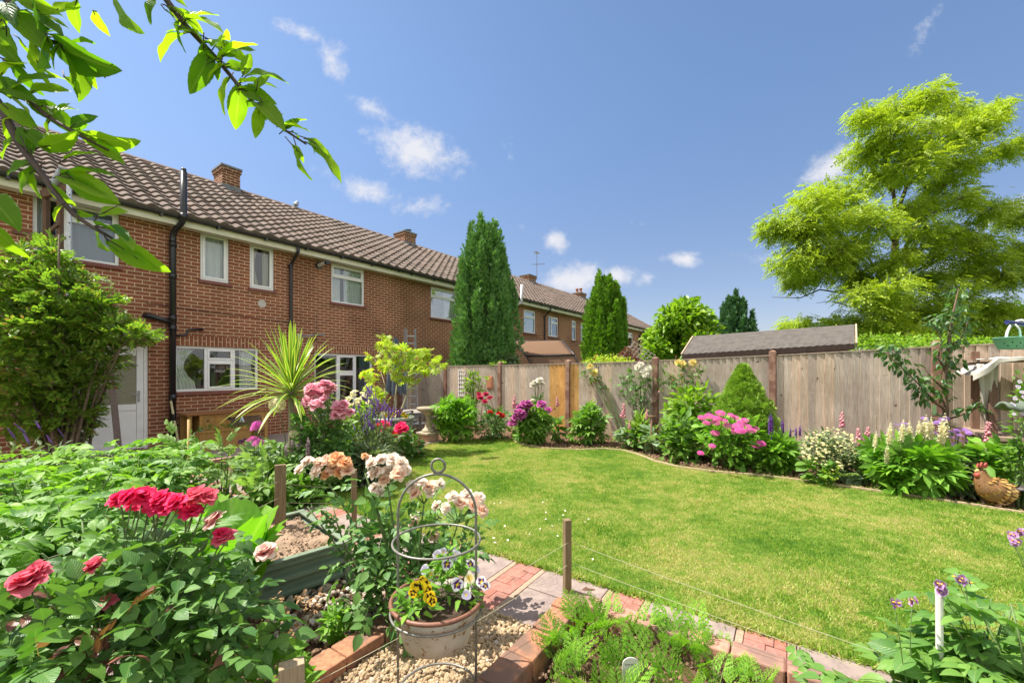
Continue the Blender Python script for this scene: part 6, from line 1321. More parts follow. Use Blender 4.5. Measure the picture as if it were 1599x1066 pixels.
# potato bed: rows of plants left of the lettuces
n_p = 0
POTS = [(-4.3, 4.15), (-3.75, 4.3), (-3.45, 4.05), (-4.1, 3.5), (-3.4, 3.6), (-3.05, 3.55), (-2.95, 3.25), (-3.55, 3.0), (-3.0, 2.95), (-2.6, 2.75), (-3.0, 2.4), (-2.5, 2.4), (-2.15, 2.2), (-2.45, 1.9), (-2.0, 1.85), (-2.3, 1.6), (-2.75, 2.0)]
PL_LAB = ['far left corner potato plant under the tall shrub', 'far potato plant below the white door', 'tallest far potato plant before the black soil pipe']
POT_LABEL = ['leafy potato plant at the back of the left bed under the tall shrub', 'leafy potato plant at the back of the left bed below the white door', 'leafy potato plant at the back right beside the tomato plants', 'leafy potato plant at the left frame edge in the third row', 'leafy potato plant mid bed in the third row, left of centre', 'leafy potato plant mid bed in the third row, right of centre', 'leafy potato plant right above the lettuces', 'leafy potato plant at the left frame edge in the middle row', 'leafy potato plant in the middle row left of the red roses', 'leafy potato plant just behind the red rose cluster', 'leafy potato plant at the left frame edge above the lone pink rose', 'leafy potato plant directly left of the red rose cluster', 'leafy potato plant behind the leftmost end of the red rose cluster', 'leafy potato plant over the lone pink rose', 'leafy potato plant between the lone pink rose and the red cluster', 'nearest leafy potato plant behind the red rose bush', 'leafy potato plant beside the lettuce bed behind the red roses']
for i, (x, y) in enumerate(POTS):
    p = np.array([x+R.normal()*.05, y+R.normal()*.05, .03]); h = .56+.09*R.random(); t = thing('potato_plant', POT_LABEL[i], 'potato plant', p, group='potato plants in the left bed')
    tips = [p+np.array([.26*math.cos(a)*(.4+R.random()), .24*math.sin(a)*(.4+R.random()), h*(.75+.3*R.random())]) for a in R.random(9)*6.28]; stems(t, p, tips, .008, M_stem, .06)
    Ps, Ds = [], []
    for tp in tips:
        for q in range(8): f_ = .35+.65*(q+1)/8; c = p+(tp-p)*f_; a = R.random()*6.28; Ps.append(c); Ds.append([math.cos(a), math.sin(a), .1+.5*R.random()*(1 if q > 5 else .5)])
    leaves('foliage', T_POTATO, Ps, np.array(Ds), .15+.09*R.random(len(Ps)), L_pot if R.random() < .7 else L_potd, t, roll=.3)
# lettuces in the raised bed
def lettuce(label, p, s, n=15):
    t = thing('lettuce', label, 'lettuce', p, group='lettuces in the raised bed'); b = MB()
    for k in range(n):
        a = k*2.39996; tilt = rad(58+26*(1-(1-k/n)**.8)+R.normal()*4); L = s*(.6+.5*(k/n)); P = []
        for j in range(8):
            v = j/7; row = []
            for i in range(7):
                u = -1+i/3; w = L*.34*math.sin(PI*(.12+.80*v))**.6; th = tilt-v*.25; r = .02+L*v*math.cos(th); z = L*v*math.sin(th)
                rf = .022*s*4*math.sin(7*v+5*u+k)*abs(u)**1.3; off = abs(u)**2*w*.45
                row.append(p+np.array([(r-off*math.sin(th)+rf)*math.cos(a)-u*w*math.sin(a), (r-off*math.sin(th)+rf)*math.sin(a)+u*w*math.cos(a), z+off*math.cos(th)*.4+rf*.5]))
            P.append(row)
        b.grid(P)
    b.build('leaves', L_let, t, smooth=True)
for lab, x, y, Y, s in (('tall crinkled lettuce behind the red roses, largest leaf upright', 362, 870, 2.2, .46), ('lettuce behind the red rose cluster, further than the tall one', 300, 805, 2.55, .42), ('lettuce at the soil edge right of the others', 398, 850, 2.4, .2), ('lettuce low beside the steel wall below the tall one', 345, 885, 2.1, .24)):
    p = at(x, y, Y); p[2] = HB_-.05; lettuce(lab, p, s)
# tomato plants in front of the hutch
for lab, x, yb, yt, wpx, Y in (('pale green tomato plant tied to a bamboo cane, left before the hutch', 300, 745, 672, 70, 4.3), ('pale green tomato plant below the hutch, middle one', 345, 748, 680, 66, 4.4), ('pale green tomato plant at the right below the hutch wire', 352, 765, 666, 60, 3.95), ('low tomato plant right of the others above the path', 402, 788, 722, 76, 3.75), ('bushy tomato plant behind the broad stake', 430, 770, 700, 70, 4.3)):
    t, p, k, w, h = bush('tomato_plant', lab, 'tomato plant', x, yb, yt, wpx, 34, T_POTATO, .15, L_tom, 'tomato plants below the hutch', Y=Y, lumps=4, nst=8)
b = MB(); q = np.array([(297-CX)/FPX*4.3, 4.28, 0]); b.tube([q, [q[0]+.0, q[1], CH+(HY-655)*4.28/FPX]], .012, 8); tag(b.build('bamboo_cane', plain('bamboo', (.5, .33, .13), .6, .2, 30), None, smooth=True, loc=tuple(q)), 'orange brown bamboo cane among the tomato plants', 'cane')
# trough of pansies below the hutch
trp = W(.55, 1.15, -.15); th_ = thing('wooden_trough', 'low wooden trough of yellow and white pansies before the rabbit hutch', 'trough', trp, TH); b = MB()
b.bx(-.42, .42, -.13, -.11, 0, .36); b.bx(-.42, .42, .11, .13, 0, .36); b.bx(-.44, -.42, -.13, .13, 0, .36); b.bx(.42, .44, -.13, .13, 0, .36); b.bx(-.46, .46, -.15, -.10, .36, .385); b.build('boards', M_pine, th_, local=True, bevel=.004)
PT = thing('pansies', 'yellow and white pansies growing in the trough', 'pansies', trp+[0, 0, .36]); foliage(PT, [(trp+DH*q+[0, 0, .40], (.18, .12, .08)) for q in (-.3, 0, .3)], 160, T_SMALL, .07, L_mid)
for x, y, kx in ((306, 677, 'pansy_white'), (314, 674, 'pansy_white'), (318, 682, 'pansy_yellow'), (326, 680, 'pansy_yellow'), (330, 685, 'pansy_yellow'), (322, 686, 'pansy_yellow'), (375, 690, 'pansy_purple'), (382, 687, 'pansy_purple'), (310, 682, 'pansy_white')): bloom(kx, PT, at(x, y, 8.0), .085, (.2, -.9, .4))

# ------------------------------------------------------------------ left flower border
# cordyline
p = np.array([(452-CX)/FPX*5.0, 5.0, 0.]); CD = thing('cordyline', 'spiky yellow striped cordyline palm on a bare stem', 'cordyline', p); ctr = at(455, 606, 5.0)
b = MB(); b.tube([p, p+[.02, 0, .5], ctr], [.035, .03, .035], 10); b.build('trunk', M_pale_stem, CD, smooth=True)
b = MB()
for i in range(96):
    t = i/96; a = i*2.39996; el0 = rad(88-104*t**1.1); L = .68+.20*R.random(); w = .020*(.85+.3*R.random()); P = []; q = ctr+[0, 0, .05-.14*t]; d = np.array([math.cos(a)*math.cos(el0), math.sin(a)*math.cos(el0), math.sin(el0)]); side = np.array([-math.sin(a), math.cos(a), 0]); sag = .10+.25*t
    for j in range(11):
        v = j/10; ww = w*(math.sin(PI*(.18+.82*v))**.6) if v < 1 else .001; c = q+d*L*v-np.array([0, 0, sag*v*v*v*L*.9]); nrm = np.cross(side, d); P.append([c-side*ww+nrm*ww*.35, c, c+side*ww+nrm*ww*.35])
    b.grid(P)
b.build('leaves', L_cord, CD, smooth=True)
# pink shrub rose
t, p, k, w, h = bush('rose_bush', 'tall dark leaved rose bush with pink clusters right of the cordyline', 'rose bush', 505, 745, 622, 90, 420, T_ROSE, .12, L_rose, Y=4.7, lumps=8)
px_blooms(t, 'pink', [(486, 608), (497, 606), (507, 604), (517, 608), (484, 618), (494, 616), (503, 618), (512, 614), (481, 628), (490, 628), (499, 630), (507, 624), (518, 604), (494, 634), (530, 640), (537, 632), (527, 634), (545, 646), (534, 648), (525, 650)], p, .07, .12, .06, stem=.006)
t, p, k, w, h = bush('shrub', 'yellow green shrub with creamy flowers behind the pink rose', 'shrub', 560, 725, 622, 66, 420, T_LEAF, .09, L_yel, Y=6.2)
px_blooms(t, 'cream', [(545, 622), (552, 617), (560, 624), (568, 618), (557, 630), (575, 628), (548, 632), (566, 614), (553, 612)], p, .045, .2)
# purple salvia
t, p, k, w, h = bush('salvia', 'purple flowered salvia with grey green stems beside the lawn', 'salvia', 578, 742, 665, 92, 700, T_LANCE, .10, L_sage, Y=5.35, lumps=7)
sv = [(x+R.normal()*2, y+R.normal()*3) for x, y in ((566, 640), (572, 628), (578, 634), (584, 625), (590, 640), (596, 634), (602, 640), (562, 655), (570, 652), (577, 648), (584, 652), (592, 650), (600, 655), (608, 642), (556, 645), (566, 668), (574, 665), (582, 670), (590, 664), (598, 668), (568, 622), (580, 618), (606, 652))]
sv += [(x+R.normal()*4, y+R.normal()*7) for x, y in sv for _ in range(2)]; px_blooms(t, 'salvia', sv[:80], p, .105, .15, .14, stem=.003, d=None)
t, p, k, w, h = bush('lavender', 'low grey green lavender with thin stems at the lawn edge', 'lavender', 572, 758, 705, 80, 900, T_LANCE, .16, L_sage, Y=4.95, lumps=5, up=.9)
px_blooms(t, 'salvia', [(548, 715), (560, 708), (590, 712), (600, 722), (575, 700), (612, 735)], p, .06, .1)
# red roses by the planter
t, p, k, w, h = bush('rose_bush', 'low red rose bush left of the grey planter leg', 'rose bush', 597, 712, 668, 52, 230, T_ROSE, .11, L_roseb, Y=6.0); px_blooms(t, 'red', [(590, 668), (597, 664), (603, 667), (596, 672)], p, .085, .1, stem=.005); px_blooms(t, 'scarlet', [(594, 690), (597, 706), (587, 684)], p, .05, .15)
t, p, k, w, h = bush('rose_bush', 'low red rose bush right of the planter beside the bird bath', 'rose bush', 628, 705, 672, 46, 220, T_ROSE, .11, L_roseb, Y=6.3); px_blooms(t, 'red', [(627, 667), (632, 670), (624, 671)], p, .085, .1, stem=.005); px_blooms(t, 'scarlet', [(616, 680), (620, 676)], p, .05, .1)
bush('low_plant', 'dark low leafy plant by the bird bath plinth', 'plant', 646, 706, 682, 30, 160, T_LANCE, .12, L_dark, Y=6.6)
# mixed border plants left of the salvia
t, p, k, w, h = bush('allium', 'creamy round allium head on a bare stem left of the cordyline', 'allium', 434, 735, 700, 26, 30, T_LANCE, .2, L_mid, Y=4.7, lumps=3, nst=2); px_blooms(t, 'allium', [(433, 632)], p, .075, 0, 0, stem=.006)
t, p, k, w, h = bush('allium', 'creamy low allium head in front of the cordyline stem', 'allium', 458, 760, 715, 26, 30, T_LANCE, .2, L_mid, Y=4.6, lumps=3, nst=2); px_blooms(t, 'allium', [(460, 677)], p, .065, 0, 0, stem=.006)
t, p, k, w, h = bush('stock', 'pale leaved stock with bright magenta flower heads', 'stock', 400, 745, 688, 60, 260, T_LEAF, .10, L_pale, Y=4.5); px_blooms(t, 'stock', [(402, 664), (404, 692), (396, 688), (399, 668)], p, .05, .1, .05, stem=.006)
t, p, k, w, h = bush('snapdragon', 'peach snapdragons among green leaves below the pink rose', 'snapdragon', 508, 748, 690, 46, 200, T_LEAF, .07, L_mid, Y=4.9); px_blooms(t, 'snapdragon', [(498, 672), (505, 674), (516, 668), (520, 674), (494, 680), (511, 680)], p, .13, .1, stem=.005, d=(0, 0, 1))
t, p, k, w, h = bush('lupin', 'dark purple lupin spike left of the lavender', 'lupin', 506, 760, 718, 44, 120, T_PALM, .10, L_mid, Y=4.7); px_blooms(t, 'lupin_dark', [(505, 706)], p, .24, .05, 0, d=(0, 0, 1))
t, p, k, w, h = bush('lupin', 'faded mauve lupins below the cordyline', 'lupin', 470, 770, 718, 60, 180, T_PALM, .11, L_mid, Y=4.55); px_blooms(t, 'lupin_mauve', [(468, 702), (447, 712), (456, 706), (481, 710)], p, .17, .05, .08, d=(0, 0, 1))
for lab, x, yb, yt, wpx, Y, mt in (('low leafy plants carpet clump under the stock', 432, 772, 725, 56, 4.4, L_mid), ('leafy clump in front of the mauve lupins', 470, 778, 738, 80, 4.3, L_mid), ('leafy clump between lupin and lavender', 525, 765, 715, 66, 4.75, L_mid), ('leafy clump at the path edge behind the broad stake', 424, 800, 752, 56, 3.85, L_mid)):
    bush('leafy_plant', lab, 'plant', x, yb, yt, wpx, 260, T_LEAF, .10, mt, Y=Y, lumps=6)
for lab, x, yb, yt, wpx, Y, mt in (('pale leaved clump filling the border below the cordyline', 455, 750, 698, 70, 5.0, L_pale), ('green leafy clump behind the stock near the patio', 425, 730, 690, 60, 5.3, L_mid), ('green leafy clump behind the dark lupin', 520, 735, 680, 60, 5.5, L_geum)):
    bush('leafy_plant', lab, 'plant', x, yb, yt, wpx, 260, T_LEAF, .10, mt, Y=Y, lumps=6)
for lab, x, y, y2, Y in (('pale green cane left of the dark lupin', 471, 735, 660, 4.9), ('grey wooden cane standing behind the lavender', 517, 750, 685, 5.0)):
    b = MB(); q = np.array([(x-CX)/FPX*Y, Y, 0]); b.tube([q, [q[0], Y, CH+(HY-y2)*Y/FPX]], .013, 7); tag(b.build('garden_cane', M_pale_stem, None, smooth=True, loc=tuple(q)), lab, 'cane')

# acer and pansies in the planter
p = pl+[0, 0, .54]; AC = thing('acer_tree', 'small multi stemmed lime green acer growing in the grey planter', 'tree', p); Ya = pl[1]
b = MB(); tips = [(x, y) for x, y in ((585, 560), (575, 590), (605, 545), (625, 550), (640, 555), (655, 560), (670, 565), (650, 580), (612, 575), (590, 615), (662, 552), (600, 535), (632, 570), (684, 570), (618, 590))]
tp3 = [at(x, y, Ya+R.normal()*.2) for x, y in tips]; mains = [p+np.array(q) for q in ((-.1, 0, 0), (.0, .03, 0), (.1, 0, 0))]; forks = [at(602, 605, Ya), at(620, 600, Ya), at(640, 598, Ya+.1)]
for a, c in zip(mains, forks): b.tube(curve_pts(a, c), np.linspace(.02, .013, 6), 7)
for q in tp3: f_ = min(forks, key=lambda z: np.linalg.norm(z-q)); b.tube(curve_pts(f_, q), np.linspace(.011, .003, 6), 6)
b.build('trunk', M_pale_stem, AC, smooth=True); kA = Ya/FPX
foliage(AC, [(q+[0, 0, .02], np.array([13*kA, 12*kA, 11*kA])) for q in tp3]+[(at(x, y, Ya+R.normal()*.2), np.array([11*kA, 12*kA, 9*kA])) for x, y in ((608, 560), (640, 570), (620, 560), (658, 572), (597, 570), (585, 590), (630, 590), (588, 618), (646, 563), (612, 545), (580, 605), (672, 585), (600, 625), (645, 600))], 290, T_PALM, .085, L_acer, up=-.05, jit=.7, name='crown')
PP_ = thing('pansies', 'yellow and purple pansies around the acer stems in the planter', 'pansies', p); foliage(PP_, [(p+[.25*math.cos(a), .25*math.sin(a), .03], (.12, .12, .06)) for a in np.linspace(0, 6, 9)], 200, T_SMALL, .07, L_mid)
for i, (x, y) in enumerate(((598, 645), (604, 648), (611, 646), (618, 642), (622, 645), (626, 641), (600, 651), (630, 646), (634, 650), (609, 652), (615, 648), (622, 649))): bloom('pansy_purple' if 616 < x < 628 else ('pansy_yellow' if i % 3 else 'pansy_cream'), PP_, at(x, y, Ya-.28), .075, (0, -.9, .5))

# ------------------------------------------------------------------ border under the fence, from the house to the right
def peony(label, x, yb, yt, wpx, n, mat=L_mid, Y=None, size=.17): return bush('peony', label, 'peony', x, yb, yt, wpx, n, T_PEONY, size, mat, Y=Y, lumps=8, nst=16)
peony('full leafy green peony bush beside the bird bath', 713, 690, 622, 74, 330, L_geum, Y=8.1)
tc_ = bush('climbing_shrub', 'lime leaved shrub trained up the white trellis', 'climber', 738, 676, 572, 44, 330, T_SMALL, .11, L_yel, Y=10.0, depth=.35, lumps=6, nst=10); stems(tc_[0], tc_[1], [at(x, y, 10.1) for x, y in ((722, 580), (740, 575), (756, 590), (765, 578), (730, 600))], .015, M_pale_stem, .1)
t, p, k, w, h = bush('rose_bush', 'dark leaved rose bush with small pink and red flowers beside the peony', 'rose bush', 772, 690, 640, 54, 260, T_ROSE, .12, L_rose, Y=8.3); px_blooms(t, 'darkred', [(750, 622), (757, 628), (765, 622), (748, 616), (758, 616)], p, .075, .1, stem=.006); px_blooms(t, 'scarlet', [(784, 650), (779, 646), (765, 645)], p, .06, .15)
t, p, k, w, h = peony('peony bush with magenta flowers at the curve of the lawn', 832, 693, 635, 62, 300, L_mid, Y=7.75); px_blooms(t, 'magenta', [(806, 645), (812, 637), (818, 632), (824, 630), (812, 645), (805, 652), (820, 640), (828, 636), (801, 660), (812, 652), (816, 648), (845, 632), (856, 641)], p, .075, .2, .08, stem=.005)
t, p, k, w, h = bush('rose_bush', 'slim white rose climbing the fence above the magenta peony', 'rose bush', 840, 690, 612, 20, 60, T_ROSE, .12, L_rose, Y=8.9, lumps=4); px_blooms(t, 'white', [(836, 597), (843, 594), (840, 601), (846, 601), (833, 603), (832, 627)], p, .085, .05, .03, stem=.008)
t, p, k, w, h = bush('foxglove', 'single pink foxglove before the orange fence boards', 'foxglove', 871, 688, 650, 28, 60, T_BIG, .14, L_mid, Y=8.0); px_blooms(t, 'foxglove', [(870, 632)], p, .2, .05, 0, stem=.008, d=(0, 0, 1))
t, p, k, w, h = bush('foxglove', 'thin faded pink foxglove left above the magenta peony', 'foxglove', 803, 690, 660, 18, 30, T_BIG, .12, L_mid, Y=8.6); px_blooms(t, 'foxglove', [(803, 634)], p, .22, .05, 0, stem=.008, d=(0, 0, 1))
peony('leafy peony without flowers in the bare soil by the orange boards', 920, 697, 634, 60, 190, L_mid, Y=7.75)
def wall_rose(label, L, key, size, stem_px, leaves_px, n, y_base, off=.1):
    x0 = stem_px[0]; p = on_fence(x0, 640, off+.1); p[2] = .03; t = thing('climbing_rose', label, 'climbing rose', p); b = MB(); pts = [on_fence(x, y, off) for x, y in L]; lp = [on_fence(x, y, off) for x, y in leaves_px]
    for q in pts+lp: b.tube(curve_pts(p+R.normal(size=3)*[.02, .02, 0], q, (p+q)*0+[R.normal()*.08, -.05, .1]), np.linspace(.01, .004, 6), 5)
    b.build('stem', M_stem, t, smooth=True)
    foliage(t, [(q, (.14, .09, .12)) for q in lp]+[(q-[0, 0, .1], (.1, .07, .08)) for q in pts], n, T_ROSE, .13, L_rose if key != 'yellow' else L_roseb)
    for q in pts: bloom(key, t, q+NF*.05, size*(.9+.2*R.random()), (-.3+R.normal()*.2, -.8, .4))
    return t
wall_rose('yellow climbing rose arching on the fence right of the orange boards', [(923, 572), (930, 582)], 'yellow', .08, (975, 690), [(916, 580), (922, 590), (936, 594), (945, 600), (925, 578)], 46, 690)
wall_rose('creamy white climbing rose with tall leafy stems beside the post', [(998, 574), (1005, 580), (1014, 576), (1009, 586), (1002, 570)], 'white', .075, (1003, 680), [(1000, 600), (1008, 612), (998, 625), (1004, 640), (1010, 655), (996, 665), (980, 600), (985, 590), (990, 615), (978, 610), (1000, 675)], 130, 690)
wall_rose('pale yellow climbing rose at the fence top right of the post', [(1061, 567), (1067, 569), (1083, 567)], 'yellow', .08, (1060, 690), [(1050, 580), (1044, 592), (1058, 585), (1040, 605), (1070, 590), (1085, 590)], 80, 690)
t, p, k, w, h = bush('foxglove', 'pink foxglove left of the white climbing rose', 'foxglove', 977, 700, 660, 34, 70, T_BIG, .13, L_pale, Y=7.3); px_blooms(t, 'foxglove', [(974, 650)], p, .20, .05, 0, stem=.008, d=(0, 0, 1))
t, p, k, w, h = bush('foxglove', 'smaller pink foxglove below the white climbing rose', 'foxglove', 992, 702, 672, 34, 60, T_BIG, .13, L_mid, Y=7.2); px_blooms(t, 'foxglove', [(983, 668), (1010, 652)], p, .13, .05, 0, stem=.007, d=(0, 0, 1))
bush('leafy_plant', 'pale grey green broad leaved plant around the dibber', 'plant', 1022, 705, 668, 46, 80, T_ROUND, .14, L_pale, Y=6.9, lumps=4)
bush('leafy_plant', 'fresh green spiky plant behind the dibber', 'plant', 1002, 700, 650, 26, 90, T_LANCE, .2, L_yel, Y=7.3, up=.8)
bush('shrub', 'tall leafy lime green shrub against the fence behind the hydrangea', 'shrub', 1078, 712, 598, 92, 700, T_LEAF, .13, L_yel, Y=6.8, lumps=9); bush('shrub', 'mid green leafy shrub in front of the lime one', 'shrub', 1068, 718, 632, 76, 420, T_LEAF, .13, L_mid, Y=6.35, lumps=7)
# clipped spruce
Ys = 6.35; kS = Ys/FPX; p = np.array([(1160-CX)*kS, Ys, .02]); SP = thing('dwarf_spruce', 'dense conical dwarf spruce behind the pink hydrangea', 'spruce', p); Hs = CH+(HY-574)*kS; Ps, Ds = [], []
for i in range(150):
    h = ((i+.5)/150)**.95; a = i*2.39996; r = kS*float(np.interp(h, [0, .15, .4, .6, .72, .85, 1], [34, 40, 36, 27, 19, 11, 1]))*(.88+.3*R.random()); c = p+np.array([r*math.cos(a), r*math.sin(a), .12+(Hs-.14)*h]); w = .11*(1-.5*h); d = rnd_dirs(130); Ps.append(c+d*w*R.random((130, 1))**.35); Ds.append(d+[.5*math.cos(a), .5*math.sin(a), .5])
leaves('crown', join_t([place_t(leaf_t(lance, 2, .22, .1, 0), (0, 0, 0), a_, 1, p_) for a_, p_ in ((0, 0), (.7, .2), (-.7, .1))]), np.concatenate(Ps), unit(np.concatenate(Ds)+R.normal(size=(19500, 3))*.2), .05, L_spr, SP, roll=1.); b = MB(); b.tube([p, p+[0, 0, Hs*.9]], [.03, .006], 7); b.build('trunk', M_bark, SP)
leaves('inner_crown', T_SMALL, p+np.stack([(lambda r, a, h: r*np.cos(a))(q0 := 36*kS*R.random(2500)**.5*.8, q1 := R.random(2500)*6.28, 0)*(1-(q2 := R.random(2500)))**.8, q0*np.sin(q1)*(1-q2)**.8, .1+(Hs-.2)*q2], 1), rnd_dirs(2500), .09, L_dark, SP)
# hydrangea
t, p, k, w, h = bush('hydrangea', 'hydrangea with flat bright pink flower heads in front of the spruce', 'hydrangea', 1143, 733, 650, 106, 620, T_LEAF, .11, L_geum, Y=5.85, lumps=9)
px_blooms(t, 'hydrangea', [(1119, 653), (1108, 650), (1117, 660), (1141, 648), (1148, 652), (1137, 665), (1157, 660), (1163, 656), (1147, 673), (1156, 672), (1179, 669), (1172, 672), (1117, 676), (1112, 696), (1094, 707), (1096, 652), (1125, 645), (1181, 695), (1130, 656), (1103, 660), (1168, 665), (1152, 666), (1188, 692)], p, .056, .30, .12, stem=.005, d=(-.1, -.5, .85))
# purple lupins
t, p, k, w, h = bush('lupin', 'purple lupins with fresh green foliage right of the hydrangea', 'lupin', 1214, 740, 682, 64, 190, T_PALM, .15, L_geum, Y=5.6, lumps=6)
for x, y, s in ((1204, 676, .27), (1222, 676, .19), (1234, 682, .13), (1243, 682, .14), (1249, 680, .15), (1221, 686, .11), (1233, 690, .1)): bloom('lupin_purple', t, at(x, y, p[1]-.05), s, (R.normal()*.06, -.05, 1), 'flower')
bush('leafy_plant', 'small leafy clump between hydrangea and purple lupins', 'plant', 1192, 736, 690, 34, 140, T_LEAF, .09, L_mid, Y=5.6)
# cream wallflower mound
t, p, k, w, h = bush('wallflower', 'rounded mound of tiny cream yellow flowers on thin grey green leaves', 'wallflower', 1296, 742, 672, 92, 1500, T_LANCE, .075, L_sage, Y=5.2, lumps=9, up=.5)
px_blooms(t, 'cream', [(1296+45*math.cos(a)*q, 700-34*q*math.sin(a)) for a, q in zip(R.random(95)*6.28, R.random(95)**.5)], p, .014, .28, .16)
mini = leaves('tiny_blossom', umb_ := join_t([place_t(leaf_t(ovate, 2, .9, .1, .1), (0, 0, 0), 2*PI*j/4, 1) for j in range(4)]), np.stack([at(1296+46*q*math.cos(a), 702-36*q*math.sin(a), p[1]-.3+.3*R.random()) for a, q in zip(R.random(420)*6.28, R.random(420)**.5)]), rnd_dirs(420)*[1, 1, .4], .011, MATS['petal_cream'], t, roll=.4); mini['kind'] = 'stuff'
t, p, k, w, h = bush('foxglove', 'tall pink foxglove behind the cream flowered mound', 'foxglove', 1316, 742, 712, 30, 40, T_BIG, .13, L_mid, Y=5.35); px_blooms(t, 'foxglove', [(1315, 664)], p, .21, .02, 0, stem=.008, d=(0, 0, 1))
t, p, k, w, h = bush('foxglove', 'pink foxglove between the cream mound and white lupins', 'foxglove', 1356, 752, 712, 30, 40, T_BIG, .13, L_mid, Y=5.1); px_blooms(t, 'foxglove', [(1355, 690), (1340, 690)], p, .18, .02, 0, stem=.008, d=(0, 0, 1))
bush('leafy_plant', 'low broad leaved plant in front of the cream flowered mound', 'plant', 1278, 746, 716, 44, 60, T_ROUND, .11, L_mid, Y=5.0, lumps=4); bush('bergenia', 'bergenia with large round leaves left of the white lupins', 'bergenia', 1352, 756, 698, 40, 26, T_ROUND, .22, L_pale, Y=4.95, lumps=3); bush('leafy_plant', 'tiny yellowing seedling in the bare soil by the lawn edge', 'plant', 1294, 752, 730, 30, 70, T_SMALL, .05, L_acer, Y=4.9, lumps=4)
# white lupins
t, p, k, w, h = bush('lupin', 'big clump of white lupins with star shaped green leaves', 'lupin', 1426, 772, 692, 138, 430, T_PALM, .17, L_geum, Y=4.7, lumps=9, up=.25)
for x, yb_, yt_ in ((1388, 692, 663), (1407, 690, 660), (1420, 694, 662), (1434, 682, 659), (1446, 698, 654), (1453, 690, 656), (1470, 702, 653), (1366, 697, 676), (1385, 722, 698), (1434, 716, 699), (1462, 702, 690), (1440, 680, 662)):
    z0_ = at(x, yb_, p[1]-.1); s = (yb_-yt_)*k*1.12; bloom('lupin_white', t, z0_, s, (R.normal()*.05, -.05, 1)); 
stems(t, p, [at(x, y, p[1]-.1) for x, y in ((1388, 692), (1407, 690), (1420, 694), (1434, 682), (1446, 698), (1470, 702), (1366, 697))], .007, M_stem, .08, 'flower_stem')
# verbena, foxglove, shrub behind the hen
t, p, k, w, h = bush('verbena', 'airy purple verbena on wiry stems beside the cherry trunk', 'verbena', 1495, 765, 700, 56, 500, T_LANCE, .10, L_sage, Y=4.75, lumps=6); px_blooms(t, 'verbena', [(1487, 675), (1494, 672), (1501, 670), (1508, 672), (1513, 676), (1482, 682), (1490, 684), (1499, 680), (1507, 685), (1478, 690), (1490, 694), (1515, 690), (1444, 654), (1472, 655), (1478, 653), (1400, 664), (1412, 662), (1465, 660), (1459, 676), (1502, 690)], p, .032, .0, .1, stem=.0025)
t, p, k, w, h = bush('foxglove', 'pink foxglove in front of the round log edging', 'foxglove', 1543, 760, 716, 36, 40, T_BIG, .13, L_mid, Y=4.75); px_blooms(t, 'foxglove', [(1543, 688)], p, .20, .0, 0, stem=.008, d=(0, 0, 1))
bush('shrub', 'fresh green leafy shrub right behind the hen ornament', 'shrub', 1548, 772, 690, 74, 240, T_LEAF, .13, L_geum, Y=4.45, lumps=7); bush('grey_shrub', 'grey green fine leaved plant between white lupins and the hen', 'plant', 1500, 775, 706, 60, 700, T_LANCE, .12, L_sage, Y=4.55, lumps=5)
bush('leafy_plant', 'small pink flushed plant at the foot of the timber box', 'plant', 1585, 760, 716, 30, 90, T_LEAF, .08, L_mid, Y=4.6)
# pansies cascading from the box at the far right
t, p, k, w, h = bush('trailing_pansies', 'trailing lilac pansies hanging before the timber box at the frame edge', 'pansies', 1597, 720, 562, 52, 620, T_SMALL, .06, L_mid, Y=4.15, lumps=6); t.location[2] = .0
px_blooms(t, 'pansy_lilac', [(1580, 632), (1588, 640), (1594, 628), (1585, 622), (1596, 612), (1590, 604), (1599, 620), (1583, 646), (1596, 645), (1592, 596)], p, .04, .18, d=(-.3, -.9, .3))
# cherry tree
Yc = 5.05; p = np.array([(1475-CX)/FPX*Yc, Yc, .03]); CT = thing('cherry_tree', 'young cherry tree with drooping leaves trained before the fence', 'tree', p); b = MB()
cp = lambda x, y, d=0.: at(x, y, Yc+d)
b.tube([p, cp(1477, 640), cp(1475, 590), cp(1481, 540), cp(1488, 490), cp(1497, 450)], [.028, .026, .022, .018, .012, .004], 8)
br_ = [[cp(1476, 640), cp(1462, 630), cp(1440, 605), cp(1415, 580), cp(1382, 550)], [cp(1476, 655), cp(1495, 650), cp(1520, 640), cp(1545, 625)], [cp(1478, 580), cp(1465, 560), cp(1470, 530), cp(1455, 500)], [cp(1482, 540), cp(1500, 530), cp(1512, 500)], [cp(1477, 610), cp(1455, 590), cp(1440, 570)], [cp(1477, 650), cp(1465, 648), cp(1452, 650)]]
for q in br_: b.tube(q, np.linspace(.013, .003, len(q)), 6)
b.build('trunk', M_stemb, CT, smooth=True); kC = Yc/FPX
el = [(cp(x, y, R.normal()*.06), np.array([rx*kC, rx*kC*.6, ry*kC])) for x, y, rx, ry in ((1385, 548, 14, 12), (1400, 562, 16, 13), (1415, 575, 18, 14), (1430, 592, 18, 15), (1445, 605, 20, 18), (1440, 620, 14, 10), (1465, 600, 16, 14), (1480, 575, 16, 16), (1492, 560, 14, 14), (1470, 550, 12, 12), (1488, 530, 20, 16), (1480, 505, 18, 16), (1495, 485, 18, 18), (1460, 500, 12, 12), (1510, 505, 10, 12), (1500, 640, 10, 8), (1518, 638, 16, 9), (1536, 628, 12, 7), (1478, 625, 9, 9), (1455, 650, 9, 7), (1480, 665, 10, 10), (1400, 545, 14, 8), (1500, 455, 8, 10), (1490, 462, 10, 10))]
foliage(CT, el, 620, leaf_t(lance, 4, .42, .25, .35), .085, leafmat('leaf_cherry', (.04, .11, .03), (.10, .2, .05), .3, .33, .5, .2), up=-.45, jit=.35, name='crown')
